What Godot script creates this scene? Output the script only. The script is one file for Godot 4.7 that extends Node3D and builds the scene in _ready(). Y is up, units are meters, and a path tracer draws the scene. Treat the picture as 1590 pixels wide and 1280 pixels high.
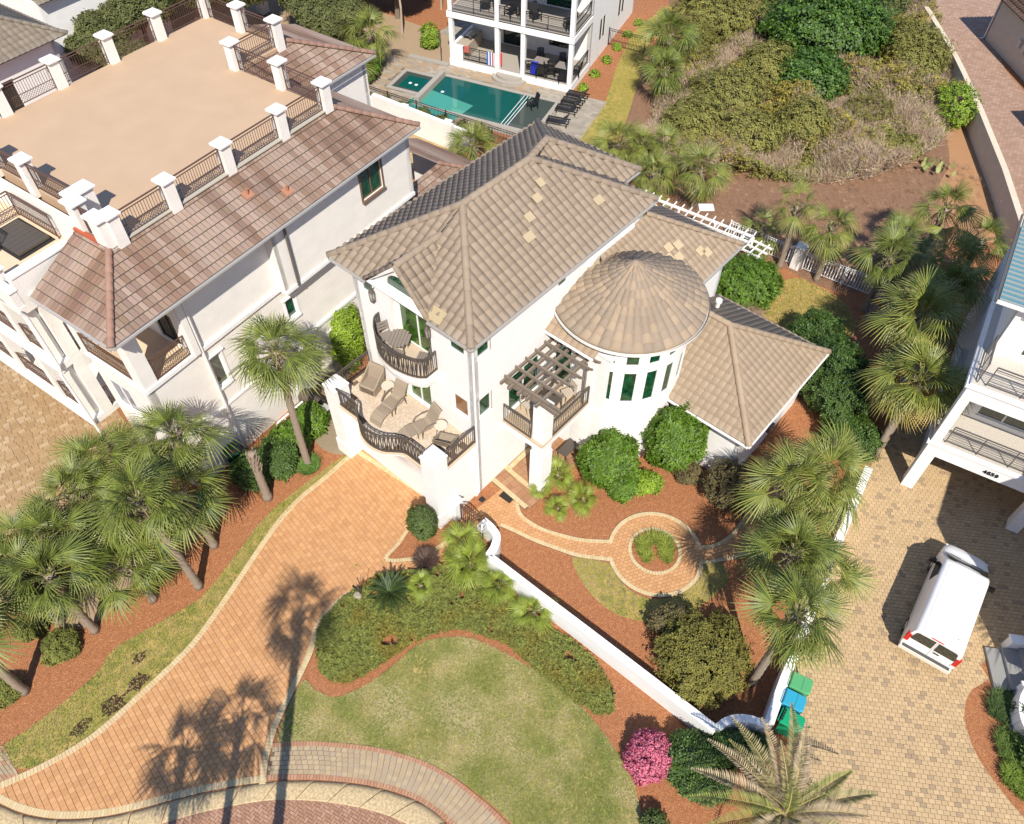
extends Node3D
# A stucco house in a palm-lined street, seen from the air. World axes: x right, -z away from the camera, metres.
# House frames: main house (yaw -40.55), neighbour with the roof deck (-34.04), pool house (-23.85), white house (-30.5).

var rng := RandomNumberGenerator.new()
var taken := {}
var K := {}
var frame_w := 0.055
var noise := FastNoiseLite.new()
const CAM := Vector3(0, 29, 0)

func _ready():
	rng.seed = 4681
	noise.seed = 7
	noise.frequency = 0.35
	var cam := Camera3D.new()
	cam.name = "camera"
	cam.position = CAM
	cam.rotation_degrees = Vector3(-51.115, 0, 0.5)
	cam.fov = 54.88
	cam.near = 0.5
	cam.far = 900.0
	add_child(cam)
	cam.current = true
	var env := Environment.new()
	env.background_mode = Environment.BG_SKY
	var sm := ProceduralSkyMaterial.new()
	sm.sky_top_color = Color(0.42, 0.54, 0.74)
	sm.sky_horizon_color = Color(0.86, 0.87, 0.87)
	sm.sky_curve = 0.12
	sm.ground_horizon_color = Color(0.55, 0.52, 0.46)
	sm.ground_bottom_color = Color(0.35, 0.31, 0.26)
	sm.sky_energy_multiplier = 0.95
	var sky := Sky.new()
	sky.sky_material = sm
	env.sky = sky
	env.tonemap_mode = Environment.TONE_MAPPER_LINEAR
	env.tonemap_exposure = 1.44
	env.sdfgi_enabled = true
	env.ssao_enabled = true
	env.ssil_enabled = true
	var we := WorldEnvironment.new()
	we.name = "world_environment"
	we.environment = env
	add_child(we)
	var sun := DirectionalLight3D.new()
	sun.name = "sun"
	sun.light_energy = 1.5
	sun.light_color = Color(1.0, 0.968, 0.915)
	sun.light_angular_distance = 0.5
	sun.shadow_enabled = true
	var az := deg_to_rad(-4.5)
	var el := deg_to_rad(48.0)
	var to := Vector3(sin(az) * cos(el), -sin(el), -cos(az) * cos(el))
	sun.basis = Basis.looking_at(to, Vector3.UP)
	add_child(sun)
	make_materials()
	ground_setting()
	main_house()
	left_house()
	pool_house()
	right_house()
	far_buildings()
	garden_walls()
	objects()
	vegetation()

# ---------------------------------------------------------------- helpers
func numbered(n: String) -> String:
	if not taken.has(n):
		taken[n] = 0
		return n
	taken[n] += 1
	return "%s_%03d" % [n, taken[n]]

func tag(o, label := "", category := "", group := "", kind := ""):
	if label: o.set_meta("label", label)
	if category: o.set_meta("category", category)
	if group: o.set_meta("group", group)
	if kind: o.set_meta("kind", kind)
	return o

func thing(called: String, label: String, category: String, at := Vector3.ZERO, yaw := 0.0, group := ""):
	var o := Node3D.new()
	o.name = numbered(called)
	o.position = at
	o.rotation.y = deg_to_rad(yaw)
	add_child(o)
	return tag(o, label, category, group)

func group3(called: String, parent):
	var o := Node3D.new()
	o.name = called
	parent.add_child(o, true)
	return o

func sf() -> SurfaceTool:
	var s := SurfaceTool.new()
	s.begin(Mesh.PRIMITIVE_TRIANGLES)
	s.set_smooth_group(-1)
	return s

func ss() -> SurfaceTool:
	var s := SurfaceTool.new()
	s.begin(Mesh.PRIMITIVE_TRIANGLES)
	s.set_smooth_group(0)
	return s

func done(st: SurfaceTool) -> ArrayMesh:
	st.generate_normals()
	return st.commit()

func obj(called: String, st, m, parent = self, at := Vector3.ZERO):
	var o := MeshInstance3D.new()
	o.name = called if parent != self else numbered(called)
	o.mesh = done(st) if st is SurfaceTool else st
	o.material_override = m
	o.position = at
	parent.add_child(o, true)
	return o

func struct(called: String, st, m, parent = self):
	var o = obj(called, st, m, parent)
	o.set_meta("kind", "structure")
	return o

func quad(st: SurfaceTool, a, b, c, d):   # corners counter-clockwise seen from outside
	for v in [a, c, b, a, d, c]:
		st.add_vertex(v)

func tri(st: SurfaceTool, a, b, c):
	for v in [a, c, b]:
		st.add_vertex(v)

func boxt(st: SurfaceTool, t: Transform3D, s: Vector3):
	var h := s * 0.5
	var p := []
	for y in [-1, 1]:
		for q in [[-1, 1], [1, 1], [1, -1], [-1, -1]]:
			p.append(t * Vector3(q[0] * h.x, y * h.y, q[1] * h.z))
	quad(st, p[4], p[5], p[6], p[7])
	quad(st, p[3], p[2], p[1], p[0])
	for i in 4:
		var j := (i + 1) % 4
		quad(st, p[i], p[j], p[j + 4], p[i + 4])

func box(st: SurfaceTool, x0, y0, z0, x1, y1, z1):
	boxt(st, Transform3D(Basis(), Vector3((x0 + x1) * 0.5, (y0 + y1) * 0.5, (z0 + z1) * 0.5)), Vector3(absf(x1 - x0), absf(y1 - y0), absf(z1 - z0)))

func cbox(st: SurfaceTool, x0, y0, z0, x1, y1, z1, c := 0.02):   # box with a chamfered top edge
	box(st, x0, y0, z0, x1, y1 - c, z1)
	var p := [Vector3(x0, y1 - c, z1), Vector3(x1, y1 - c, z1), Vector3(x1, y1 - c, z0), Vector3(x0, y1 - c, z0)]
	var q := [Vector3(x0 + c, y1, z1 - c), Vector3(x1 - c, y1, z1 - c), Vector3(x1 - c, y1, z0 + c), Vector3(x0 + c, y1, z0 + c)]
	for i in 4:
		quad(st, p[i], p[(i + 1) % 4], q[(i + 1) % 4], q[i])
	quad(st, q[0], q[1], q[2], q[3])

func bar(st: SurfaceTool, a: Vector3, b: Vector3, w: float, h := -1.0):
	if h < 0: h = w
	var z := (b - a)
	var l := z.length()
	if l < 0.0001: return
	z /= l
	var up := Vector3.UP if absf(z.y) < 0.95 else Vector3.RIGHT
	var x := up.cross(z).normalized()
	boxt(st, Transform3D(Basis(x, z.cross(x), z), (a + b) * 0.5), Vector3(w, h, l))

func tube(st: SurfaceTool, pts: Array, rads: Array, sides := 8, cap := true):
	var rings := []
	var x := Vector3.ZERO
	for i in pts.size():
		var d: Vector3 = (pts[mini(i + 1, pts.size() - 1)] - pts[maxi(i - 1, 0)]).normalized()
		if x == Vector3.ZERO:
			x = (Vector3.UP if absf(d.y) < 0.9 else Vector3.RIGHT).cross(d).normalized()
		x = (x - d * x.dot(d)).normalized()
		var y := d.cross(x)
		var r := []
		for k in sides:
			var a := TAU * k / sides
			r.append(pts[i] + (x * cos(a) + y * sin(a)) * rads[i])
		rings.append(r)
	for i in pts.size() - 1:
		for k in sides:
			var j := (k + 1) % sides
			quad(st, rings[i][k], rings[i][j], rings[i + 1][j], rings[i + 1][k])
	if cap:
		var n := pts.size() - 1
		for k in sides:
			var j := (k + 1) % sides
			tri(st, pts[n], rings[n][k], rings[n][j])
			tri(st, pts[0], rings[0][j], rings[0][k])

func lathe(st: SurfaceTool, at: Vector3, prof: Array, sides := 16):   # prof: [radius, y]
	for i in prof.size() - 1:
		for k in sides:
			var a := TAU * k / sides
			var b := TAU * (k + 1) / sides
			var f = func(r, t): return at + Vector3(sin(t) * r[0], r[1], cos(t) * r[0])
			quad(st, f.call(prof[i], a), f.call(prof[i], b), f.call(prof[i + 1], b), f.call(prof[i + 1], a))

func poly2(list: Array) -> PackedVector2Array:
	var p := PackedVector2Array()
	for i in range(0, list.size(), 2):
		p.append(Vector2(list[i], list[i + 1]))
	return p

func smooth(p: PackedVector2Array, closed := false, n := 5) -> PackedVector2Array:
	var out := PackedVector2Array()
	var c := p.size()
	var segs := c if closed else c - 1
	for i in segs:
		var a = p[(i - 1 + c) % c] if closed else p[maxi(i - 1, 0)]
		var d = p[(i + 2) % c] if closed else p[mini(i + 2, c - 1)]
		for k in n:
			out.append(p[i].cubic_interpolate(p[(i + 1) % c], a, d, float(k) / n))
	if not closed: out.append(p[c - 1])
	return out

func prism(st: SurfaceTool, poly: PackedVector2Array, y0: float, y1: float, bottom := false):
	var p := poly
	if Geometry2D.is_polygon_clockwise(p):
		p = p.duplicate()
		p.reverse()
	# counter-clockwise in (x, z) with z down the page means clockwise seen from above
	var t := Geometry2D.triangulate_polygon(p)
	for i in range(0, t.size(), 3):
		var a := Vector3(p[t[i]].x, y1, p[t[i]].y)
		var b := Vector3(p[t[i + 1]].x, y1, p[t[i + 1]].y)
		var c := Vector3(p[t[i + 2]].x, y1, p[t[i + 2]].y)
		if (b - a).cross(c - a).y < 0:
			tri(st, a, c, b)
		else:
			tri(st, a, b, c)
		if bottom:
			var o := Vector3(0, y0 - y1, 0)
			if (b - a).cross(c - a).y < 0:
				tri(st, a + o, b + o, c + o)
			else:
				tri(st, a + o, c + o, b + o)
	if y1 - y0 > 0.0001:
		for i in p.size():
			var q: Vector2 = p[(i + 1) % p.size()]
			quad(st, Vector3(q.x, y0, q.y), Vector3(p[i].x, y0, p[i].y), Vector3(p[i].x, y1, p[i].y), Vector3(q.x, y1, q.y))

func sheet(called: String, list, y: float, m, parent = self):
	var st := sf()
	prism(st, poly2(list) if list is Array else list, y - 0.03, y)
	return struct(called, st, m, parent)

# wall with real openings. o: lower corner seen from outside at left, ux: along, holes: [u0, v0, u1, v1]; thickness goes inwards
func wall(st: SurfaceTool, o: Vector3, ux: Vector3, l: float, h: float, th: float, holes := []):
	var n := ux.cross(Vector3.UP)
	var us := [0.0, l]
	var vs := [0.0, h]
	for q in holes:
		us.append_array([q[0], q[2]])
		vs.append_array([q[1], q[3]])
	us.sort()
	vs.sort()
	var solid = func(i, j):
		if i < 0 or j < 0 or i >= us.size() - 1 or j >= vs.size() - 1: return false
		if us[i + 1] - us[i] < 0.001 or vs[j + 1] - vs[j] < 0.001: return true
		var u = (us[i] + us[i + 1]) * 0.5
		var v = (vs[j] + vs[j + 1]) * 0.5
		for q in holes:
			if u > q[0] and u < q[2] and v > q[1] and v < q[3]: return false
		return true
	var pt = func(u, v, d): return o + ux * u + Vector3.UP * v - n * d
	for i in us.size() - 1:
		for j in vs.size() - 1:
			if us[i + 1] - us[i] < 0.001 or vs[j + 1] - vs[j] < 0.001 or not solid.call(i, j): continue
			var a = us[i]
			var b = us[i + 1]
			var c = vs[j]
			var d = vs[j + 1]
			quad(st, pt.call(a, c, 0), pt.call(b, c, 0), pt.call(b, d, 0), pt.call(a, d, 0))
			quad(st, pt.call(b, c, th), pt.call(a, c, th), pt.call(a, d, th), pt.call(b, d, th))
			if not solid.call(i - 1, j): quad(st, pt.call(a, c, th), pt.call(a, c, 0), pt.call(a, d, 0), pt.call(a, d, th))
			if not solid.call(i + 1, j): quad(st, pt.call(b, c, 0), pt.call(b, c, th), pt.call(b, d, th), pt.call(b, d, 0))
			if not solid.call(i, j - 1): quad(st, pt.call(a, c, th), pt.call(b, c, th), pt.call(b, c, 0), pt.call(a, c, 0))
			if not solid.call(i, j + 1): quad(st, pt.call(a, d, 0), pt.call(b, d, 0), pt.call(b, d, th), pt.call(a, d, th))

# window in a wall opening: frame with panes as sub-parts. cols: number of panes across
func window(parent, o: Vector3, ux: Vector3, q: Array, cols := 1, frame = null, glass = null, sill := 0.0, deep := 0.1, called := "window", trim := 0.0):
	var n := ux.cross(Vector3.UP)
	var f := frame_w
	var st := sf()
	var at = func(u, v, d): return o + ux * u + Vector3.UP * v - n * d
	var b = func(u0, v0, u1, v1, d0, d1):
		boxt(st, Transform3D(Basis(ux, Vector3.UP, n), at.call((u0 + u1) * 0.5, (v0 + v1) * 0.5, (d0 + d1) * 0.5)), Vector3(u1 - u0, v1 - v0, d1 - d0))
	b.call(q[0] + 0.003, q[1] + 0.003, q[0] + f, q[3] - 0.003, deep - 0.04, deep + 0.04)
	b.call(q[2] - f, q[1] + 0.003, q[2] - 0.003, q[3] - 0.003, deep - 0.04, deep + 0.04)
	b.call(q[0] + f, q[1] + 0.003, q[2] - f, q[1] + f, deep - 0.038, deep + 0.038)
	b.call(q[0] + f, q[3] - f, q[2] - f, q[3] - 0.003, deep - 0.038, deep + 0.038)
	var w: float = (q[2] - q[0] - 2 * f) / cols
	for i in range(1, cols):
		b.call(q[0] + f + w * i - f * 0.5, q[1] + f, q[0] + f + w * i + f * 0.5, q[3] - f, deep - 0.036, deep + 0.036)
	if sill > 0:
		b.call(q[0] - 0.08, q[1] - 0.1, q[2] + 0.08, q[1] - 0.002, -sill, 0.04)
	if trim > 0:
		b.call(q[0] - trim, q[1], q[0] - 0.004, q[3] + trim, -0.035, 0.0)
		b.call(q[2] + 0.004, q[1], q[2] + trim, q[3] + trim, -0.035, 0.0)
		b.call(q[0] - 0.004, q[3] + 0.004, q[2] + 0.004, q[3] + trim, -0.035, 0.0)
		b.call(q[0] - trim - 0.06, q[3] + trim, q[2] + trim + 0.06, q[3] + trim + 0.06, -0.1, 0.0)
	var w0 = obj(called, st, frame if frame else K.frame, parent)
	for i in cols:
		var g := sf()
		var u0: float = q[0] + f + w * i + (0.0 if i == 0 else f * 0.5)
		var u1: float = q[0] + f + w * (i + 1) - (0.0 if i == cols - 1 else f * 0.5)
		boxt(g, Transform3D(Basis(ux, Vector3.UP, n), at.call((u0 + u1) * 0.5, (q[1] + q[3]) * 0.5, deep)), Vector3(u1 - u0, q[3] - q[1] - 2 * f, 0.012))
		obj("pane", g, glass if glass else K.glass, w0)
	return w0

# wrought-iron railing along 3D points (base line); bow > 0 bellies the balusters outwards on the left of the run
func railing(parent, pts: Array, h: float, m, bow := 0.0, gap := 0.12, style := "", called := "railing"):
	var st := sf()
	var bs := sf()
	for i in pts.size() - 1:
		var a: Vector3 = pts[i]
		var b: Vector3 = pts[i + 1]
		var d := (b - a)
		var l := d.length()
		if l < 0.01: continue
		d /= l
		var n := d.cross(Vector3.UP)
		var U := Vector3.UP
		bar(st, a + U * h, b + U * h, 0.055, 0.035)
		bar(st, a + U * (h - 0.12), b + U * (h - 0.12), 0.028)
		bar(st, a + U * 0.09, b + U * 0.09, 0.028)
		if style == "lattice":
			bar(st, a + U * h * 0.42, b + U * h * 0.42, 0.022)
			var k := maxi(1, roundi(l / 0.13))
			for j in k:
				var p := a + d * l * j / k
				var q := a + d * l * (j + 1) / k
				for r in 3:
					var y0 := lerpf(0.09, h * 0.42, r / 3.0)
					var y1 := lerpf(0.09, h * 0.42, (r + 1) / 3.0)
					bar(bs, p + U * y0, q + U * y1, 0.011)
					bar(bs, q + U * y0, p + U * y1, 0.011)
		if style == "box":
			bar(st, a + U * 0.02, b + U * 0.02, 0.03)
			for j in maxi(1, int(l / 0.1)):
				var p := a + d * (j * 0.1 + 0.05)
				bar(bs, p + U * 0.02, p + U * 0.09, 0.018)
				bar(bs, p + U * (h - 0.12), p + U * h, 0.018)
		bar(st, a, a + U * h, 0.035)
		if i == pts.size() - 2:
			bar(st, b, b + U * h, 0.035)
		if style == "cable":
			for r in 6:
				bar(st, a + U * (0.14 + r * h * 0.13), b + U * (0.14 + r * h * 0.13), 0.014)
			continue
		var k2 := maxi(1, roundi(l / gap))
		for j in range(1, k2):
			var p := a + d * l * j / k2
			var lo := h * 0.42 if style == "lattice" else 0.09
			if bow > 0:
				var prev := p + U * lo
				for r in range(1, 6):
					var t := r / 5.0
					var q := p + U * lerpf(lo, h - 0.12, t) + n * bow * sin(PI * pow(1.0 - t, 0.8)) 
					bar(bs, prev, q, 0.018)
					prev = q
			else:
				bar(bs, p + U * lo, p + U * (h - 0.12), 0.016)
	var o = obj(called, st, m, parent)
	if style != "cable":
		tag(obj("balusters", bs, m, o), "", "", "", "stuff")
	return o

func mm(called: String, mesh: Mesh, m, xf: Array, cols: Array, parent = self, kind := "stuff"):
	var o := MultiMeshInstance3D.new()
	o.name = called if parent != self else numbered(called)
	var q := MultiMesh.new()
	q.transform_format = MultiMesh.TRANSFORM_3D
	q.use_colors = cols.size() > 0
	q.mesh = mesh
	q.instance_count = xf.size()
	for i in xf.size():
		q.set_instance_transform(i, xf[i])
		if cols.size(): q.set_instance_color(i, cols[i])
	o.multimesh = q
	o.material_override = m
	if kind: o.set_meta("kind", kind)
	parent.add_child(o, true)
	return o

func lin(r, g, b) -> Color:
	return Color(r, g, b)

# ---------------------------------------------------------------- materials
func mat(c: Color, rough := 0.8, tex = null, scale := 1.0, metal := 0.0, spec := 0.5):   # c in linear values
	var m := StandardMaterial3D.new()
	m.albedo_color = c.linear_to_srgb()
	m.roughness = rough
	m.metallic = metal
	m.metallic_specular = spec
	if tex:
		m.albedo_texture = tex
		m.uv1_triplanar = true
		m.uv1_world_triplanar = true
		m.uv1_scale = Vector3.ONE * scale
	return m

func ntex(freq: float, a: Color, b: Color, size := 512, oct := 4, sd := 1, kind := FastNoiseLite.TYPE_SIMPLEX_SMOOTH) -> NoiseTexture2D:
	var n := FastNoiseLite.new()
	n.noise_type = kind
	n.frequency = freq
	n.fractal_octaves = oct
	n.seed = sd
	var t := NoiseTexture2D.new()
	t.width = size
	t.height = size
	t.seamless = true
	t.noise = n
	var g := Gradient.new()
	g.set_color(0, a)
	g.set_color(1, b)
	t.color_ramp = g
	return t

func nnorm(freq: float, strength: float, size := 512, oct := 4, sd := 3) -> NoiseTexture2D:
	var n := FastNoiseLite.new()
	n.frequency = freq
	n.fractal_octaves = oct
	n.seed = sd
	var t := NoiseTexture2D.new()
	t.width = size
	t.height = size
	t.seamless = true
	t.as_normal_map = true
	t.bump_strength = strength
	t.noise = n
	return t

func bumpy(m, t, s := 1.0):
	m.normal_enabled = true
	m.normal_texture = t
	m.normal_scale = s
	return m

func grey(v: float) -> Color:
	return Color(v, v, v)

func tinted(rough := 0.85, tex = null, scale := 1.0):   # takes vertex and copy colours
	var m = mat(Color(1, 1, 1), rough, tex, scale)
	m.vertex_color_use_as_albedo = true
	return m

func straw_image(base: Array, sizes := 1024, count := 16000, len0 := 18.0) -> ImageTexture:
	var im := Image.create(sizes, sizes, false, Image.FORMAT_RGB8)
	im.fill(base[0])
	var n := FastNoiseLite.new()
	n.frequency = 0.012
	for k in count:
		var x := rng.randf() * sizes
		var y := rng.randf() * sizes
		var a := rng.randf() * TAU
		var l := int(rng.randf_range(0.4, 1.0) * len0)
		var t := rng.randf()
		var c: Color = base[1 + rng.randi() % (base.size() - 1)]
		var v := 0.75 + 0.35 * rng.randf() + 0.25 * n.get_noise_2d(x, y)
		c = Color(clampf(c.r * v, 0, 1), clampf(c.g * v, 0, 1), clampf(c.b * v, 0, 1))
		var dx := cos(a)
		var dy := sin(a)
		for i in l:
			im.set_pixel(posmod(int(x + dx * i), sizes), posmod(int(y + dy * i), sizes), c)
	return ImageTexture.create_from_image(im)

func lawn_image(cols: Array, sd: int, macro: float) -> ImageTexture:   # cols: lush, mid, straw
	var s := 1024
	var im := Image.create(s, s, false, Image.FORMAT_RGB8)
	var n := FastNoiseLite.new()
	n.seed = sd
	n.frequency = macro
	n.fractal_octaves = 5
	var f := FastNoiseLite.new()
	f.seed = sd + 5
	f.frequency = 0.11
	for y in s:
		for x in s:
			var wx := x / float(s)
			var wy := y / float(s)
			# seamless by blending two samples near the border
			var v := n.get_noise_2d(x, y)
			var e := minf(minf(wx, 1 - wx), minf(wy, 1 - wy)) * 8.0
			if e < 1.0: v *= e
			var t := clampf(0.5 + v * 0.7 + f.get_noise_2d(x, y) * 0.35 + rng.randf_range(-0.28, 0.28), 0, 1)
			var c: Color = cols[0].lerp(cols[1], t * 2) if t < 0.5 else cols[1].lerp(cols[2], t * 2 - 1)
			var b := rng.randf_range(0.72, 1.25)
			im.set_pixel(x, y, Color(c.r * b, c.g * b, c.b * b))
	return ImageTexture.create_from_image(im)

func make_materials():
	var fine = ntex(0.06, grey(0.78), grey(1.0), 512, 5, 2)
	var broad = ntex(0.012, grey(0.945), grey(1.0), 512, 5, 4)
	var grit = ntex(0.25, grey(0.62), grey(1.0), 512, 3, 9)
	K.fine = fine
	K.grit = grit
	var stucco_n = nnorm(0.12, 2.0)
	K.stucco = bumpy(mat(Color(0.84, 0.825, 0.80), 0.9, broad, 0.22), stucco_n, 0.35)
	K.stucco_l = bumpy(mat(Color(0.80, 0.765, 0.715), 0.9, broad, 0.2), stucco_n, 0.35)
	K.white = mat(Color(0.82, 0.81, 0.79), 0.75, broad, 0.3)
	K.whitewall = bumpy(mat(Color(0.80, 0.80, 0.78), 0.85, broad, 0.25), stucco_n, 0.3)
	K.beigewall = bumpy(mat(Color(0.60, 0.52, 0.40), 0.9, broad, 0.25), stucco_n, 0.4)
	K.frame = mat(Color(0.82, 0.82, 0.80), 0.45)
	K.darkframe = mat(Color(0.03, 0.03, 0.03), 0.5)
	K.brownframe = mat(Color(0.16, 0.10, 0.07), 0.5)
	K.glass = mat(Color(0.008, 0.115, 0.055), 0.04, ntex(0.03, Color(0.35, 0.4, 0.35), Color(1, 1, 1), 256, 5, 51), 0.35, 0.0, 0.75)
	K.glass_green = mat(Color(0.085, 0.22, 0.015), 0.05, ntex(0.022, Color(0.2, 0.3, 0.3), Color(1, 1, 1), 256, 5, 52), 0.3, 0.0, 0.7)
	K.glass_dark = mat(Color(0.012, 0.022, 0.018), 0.04, null, 1.0, 0.0, 0.7)
	K.glass_olive = mat(Color(0.07, 0.09, 0.04), 0.05, ntex(0.022, Color(0.4, 0.4, 0.4), Color(1, 1, 1), 256, 5, 53), 0.3, 0.0, 0.7)
	K.dark = mat(Color(0.02, 0.018, 0.016), 0.8)
	K.iron = mat(Color(0.10, 0.085, 0.072), 0.5, null, 1.0, 0.3)
	K.iron_brown = mat(Color(0.115, 0.062, 0.042), 0.55, null, 1.0, 0.2)
	K.black = mat(Color(0.012, 0.012, 0.013), 0.45)
	K.gutter = mat(Color(0.55, 0.54, 0.52), 0.45, null, 1.0, 0.4)
	K.gutter_dark = mat(Color(0.10, 0.09, 0.085), 0.5)
	K.underlay = mat(Color(0.05, 0.042, 0.035), 0.95)
	K.tile = tinted(0.82, grit, 1.3)
	K.deckcoat = mat(Color(0.47, 0.33, 0.215), 0.8, ntex(0.006, Color(0.965, 0.96, 0.955), Color(1, 1, 1), 1024, 6, 12), 0.09)
	K.decktan = mat(Color(0.66, 0.50, 0.34), 0.85, broad, 0.15)
	K.paver = tinted(0.9, grit, 1.7)
	K.joint = mat(Color(0.20, 0.115, 0.06), 0.95, grit, 1.0)
	K.joint_tan = mat(Color(0.22, 0.155, 0.10), 0.95, grit, 1.0)
	K.conc = bumpy(mat(Color(0.64, 0.49, 0.28), 0.9, ntex(0.03, grey(0.7), grey(1.0), 512, 6, 21), 0.5), nnorm(0.2, 4.0), 0.5)
	K.gravel = bumpy(mat(Color(0.46, 0.36, 0.24), 0.95, grit, 1.2), nnorm(0.2, 6.0), 0.7)
	K.stone = mat(Color(0.42, 0.38, 0.33), 0.8, fine, 0.8)
	K.travertine = tinted(0.55, ntex(0.02, Color(0.84, 0.80, 0.75), Color(1, 1, 1), 512, 5, 33), 0.7)
	K.wood = mat(Color(0.225, 0.18, 0.14), 0.85, ntex(0.05, grey(0.8), grey(1.0), 512, 4, 8), 2.0)
	K.wicker = bumpy(mat(Color(0.42, 0.335, 0.245), 0.75, ntex(0.2, grey(0.7), grey(1.0), 256, 2, 6), 6.0), nnorm(0.3, 6.0, 256), 0.8)
	var mulch = straw_image([Color(0.56, 0.35, 0.21), Color(0.85, 0.62, 0.43), Color(0.78, 0.54, 0.36), Color(0.95, 0.78, 0.60), Color(0.57, 0.36, 0.22)], 1024, 26000, 22.0)
	K.mulch = bumpy(mat(Color(0.94, 0.90, 0.90), 0.95, mulch, 0.42), nnorm(0.09, 6.0), 0.7)
	var litter = straw_image([Color(0.56, 0.42, 0.32), Color(0.74, 0.60, 0.48), Color(0.64, 0.49, 0.37), Color(0.80, 0.68, 0.55), Color(0.50, 0.40, 0.27)], 1024, 22000, 16.0)
	K.litter = bumpy(mat(Color(0.86, 0.84, 0.86), 0.95, litter, 0.3), nnorm(0.09, 9.0), 1.0)
	K.soil = bumpy(mat(Color(0.17, 0.135, 0.075), 0.95, litter, 0.5), nnorm(0.09, 9.0), 1.0)
	K.sand = bumpy(mat(Color(0.56, 0.40, 0.25), 0.95, grit, 0.7), nnorm(0.15, 5.0), 0.6)
	K.orangesand = bumpy(mat(Color(0.60, 0.32, 0.15), 0.95, grit, 0.7), nnorm(0.15, 5.0), 0.6)
	K.lawn = mat(Color(0.95, 0.98, 0.9), 0.9, lawn_image([Color(0.36, 0.42, 0.15), Color(0.52, 0.51, 0.26), Color(0.70, 0.59, 0.40)], 11, 0.0075), 0.062)
	K.lawn2 = mat(Color(0.9, 0.9, 0.9), 0.9, lawn_image([Color(0.42, 0.46, 0.16), Color(0.58, 0.54, 0.26), Color(0.72, 0.60, 0.38)], 31, 0.014), 0.11)
	K.lawn_tan = mat(Color(0.95, 0.92, 0.85), 0.9, K.lawn2.albedo_texture, 0.13)
	K.blade = tinted(0.8)
	K.leaf = tinted(0.55)
	K.leaf.backlight_enabled = true
	K.leaf.backlight = Color(0.5, 0.5, 0.5)
	K.leaf_dull = tinted(0.75)
	K.leaf_dull.backlight_enabled = true
	K.leaf_dull.backlight = Color(0.3, 0.3, 0.3)
	K.twig = tinted(0.9)
	K.trunk = bumpy(mat(Color(0.46, 0.37, 0.28), 0.95, ntex(0.05, grey(0.6), grey(1.0), 512, 5, 15), 1.2), nnorm(0.08, 8.0), 1.0)
	K.bark = mat(Color(0.17, 0.12, 0.085), 0.95, fine, 1.5)
	K.water = mat(Color(0.004, 0.075, 0.066), 0.05, null, 1.0, 0.0, 0.32)
	K.water_shallow = mat(Color(0.05, 0.065, 0.058), 0.05, null, 1.0, 0.0, 0.32)
	bumpy(K.water, nnorm(0.02, 1.2, 512, 3, 41), 0.12)
	K.water.uv1_triplanar = true
	K.water.uv1_world_triplanar = true
	K.water.uv1_scale = Vector3.ONE * 0.5
	K.paint = mat(Color(0.80, 0.80, 0.80), 0.25)
	K.paint.clearcoat_enabled = true
	K.paint.clearcoat = 0.6
	K.rubber = mat(Color(0.02, 0.02, 0.02), 0.8)
	K.chrome = mat(Color(0.5, 0.5, 0.5), 0.25, null, 1.0, 0.9)
	K.red = mat(Color(0.5, 0.015, 0.01), 0.25)
	K.terracotta = mat(Color(0.42, 0.12, 0.06), 0.85, grit, 1.0)

func pick(c: Array):
	return c[rng.randi() % c.size()]

func vary(c: Color, a := 0.12) -> Color:
	var v := 1.0 + rng.randf_range(-a, a)
	return Color(c.r * v, c.g * v, c.b * v)
# ---------------------------------------------------------------- ground and paving
const OM := Vector3(-1.397, 0, -18.885)      # right front corner of the main house
const OL := Vector3(-11.594, 0, -21.02)      # neighbour's house
const OP := Vector3(3.846, 0, -51.896)       # pool house corner
const OR := Vector3(17.07, 0, -19.51)        # white house corner post

func in_frame(o: Vector3, yaw: float, x: float, z: float) -> Vector2:
	var p := o + Basis(Vector3.UP, deg_to_rad(yaw)) * Vector3(x, 0, z)
	return Vector2(p.x, p.z)

func paver_mesh(w: float, l: float, h := 0.05, c := 0.008) -> ArrayMesh:
	var st := sf()
	var p := [Vector3(-w / 2, -c, l / 2), Vector3(w / 2, -c, l / 2), Vector3(w / 2, -c, -l / 2), Vector3(-w / 2, -c, -l / 2)]
	var q := [Vector3(-w / 2 + c, 0, l / 2 - c), Vector3(w / 2 - c, 0, l / 2 - c), Vector3(w / 2 - c, 0, -l / 2 + c), Vector3(-w / 2 + c, 0, -l / 2 + c)]
	var o := Vector3(0, c - h, 0)
	for i in 4:
		var j := (i + 1) % 4
		quad(st, p[i], p[j], q[j], q[i])
		quad(st, p[i] + o, p[j] + o, p[j], p[i])
	quad(st, q[0], q[1], q[2], q[3])
	return done(st)

var solids := {}
func solid(c: Color, like):
	var key := "%.3f %.3f %.3f %d" % [c.r, c.g, c.b, like.get_instance_id()]
	if not solids.has(key):
		var m = like.duplicate()
		m.vertex_color_use_as_albedo = false
		m.albedo_color = c.linear_to_srgb()
		solids[key] = m
	return solids[key]

# lays alike pieces: those nearest to the camera singly, the rest as one field
func lay(root, called: String, mesh: Mesh, like, xf: Array, pal: Array, singles: int, at := Transform3D()):
	var order := []
	for i in xf.size():
		order.append([CAM.distance_squared_to(at * xf[i].origin), i])
	order.sort_custom(func(a, b): return a[0] < b[0])
	var rest := []
	var cols := []
	for k in order.size():
		var i: int = order[k][1]
		var c: Color = pick(pal)
		if k < singles:
			var o := MeshInstance3D.new()
			o.name = called
			o.mesh = mesh
			o.material_override = solid(c, like)
			o.transform = xf[i]
			root.add_child(o, true)
		else:
			rest.append(xf[i])
			cols.append(vary(c, 0.06))
	if rest.size():
		mm(called + "_field", mesh, like, rest, cols, root)

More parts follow.
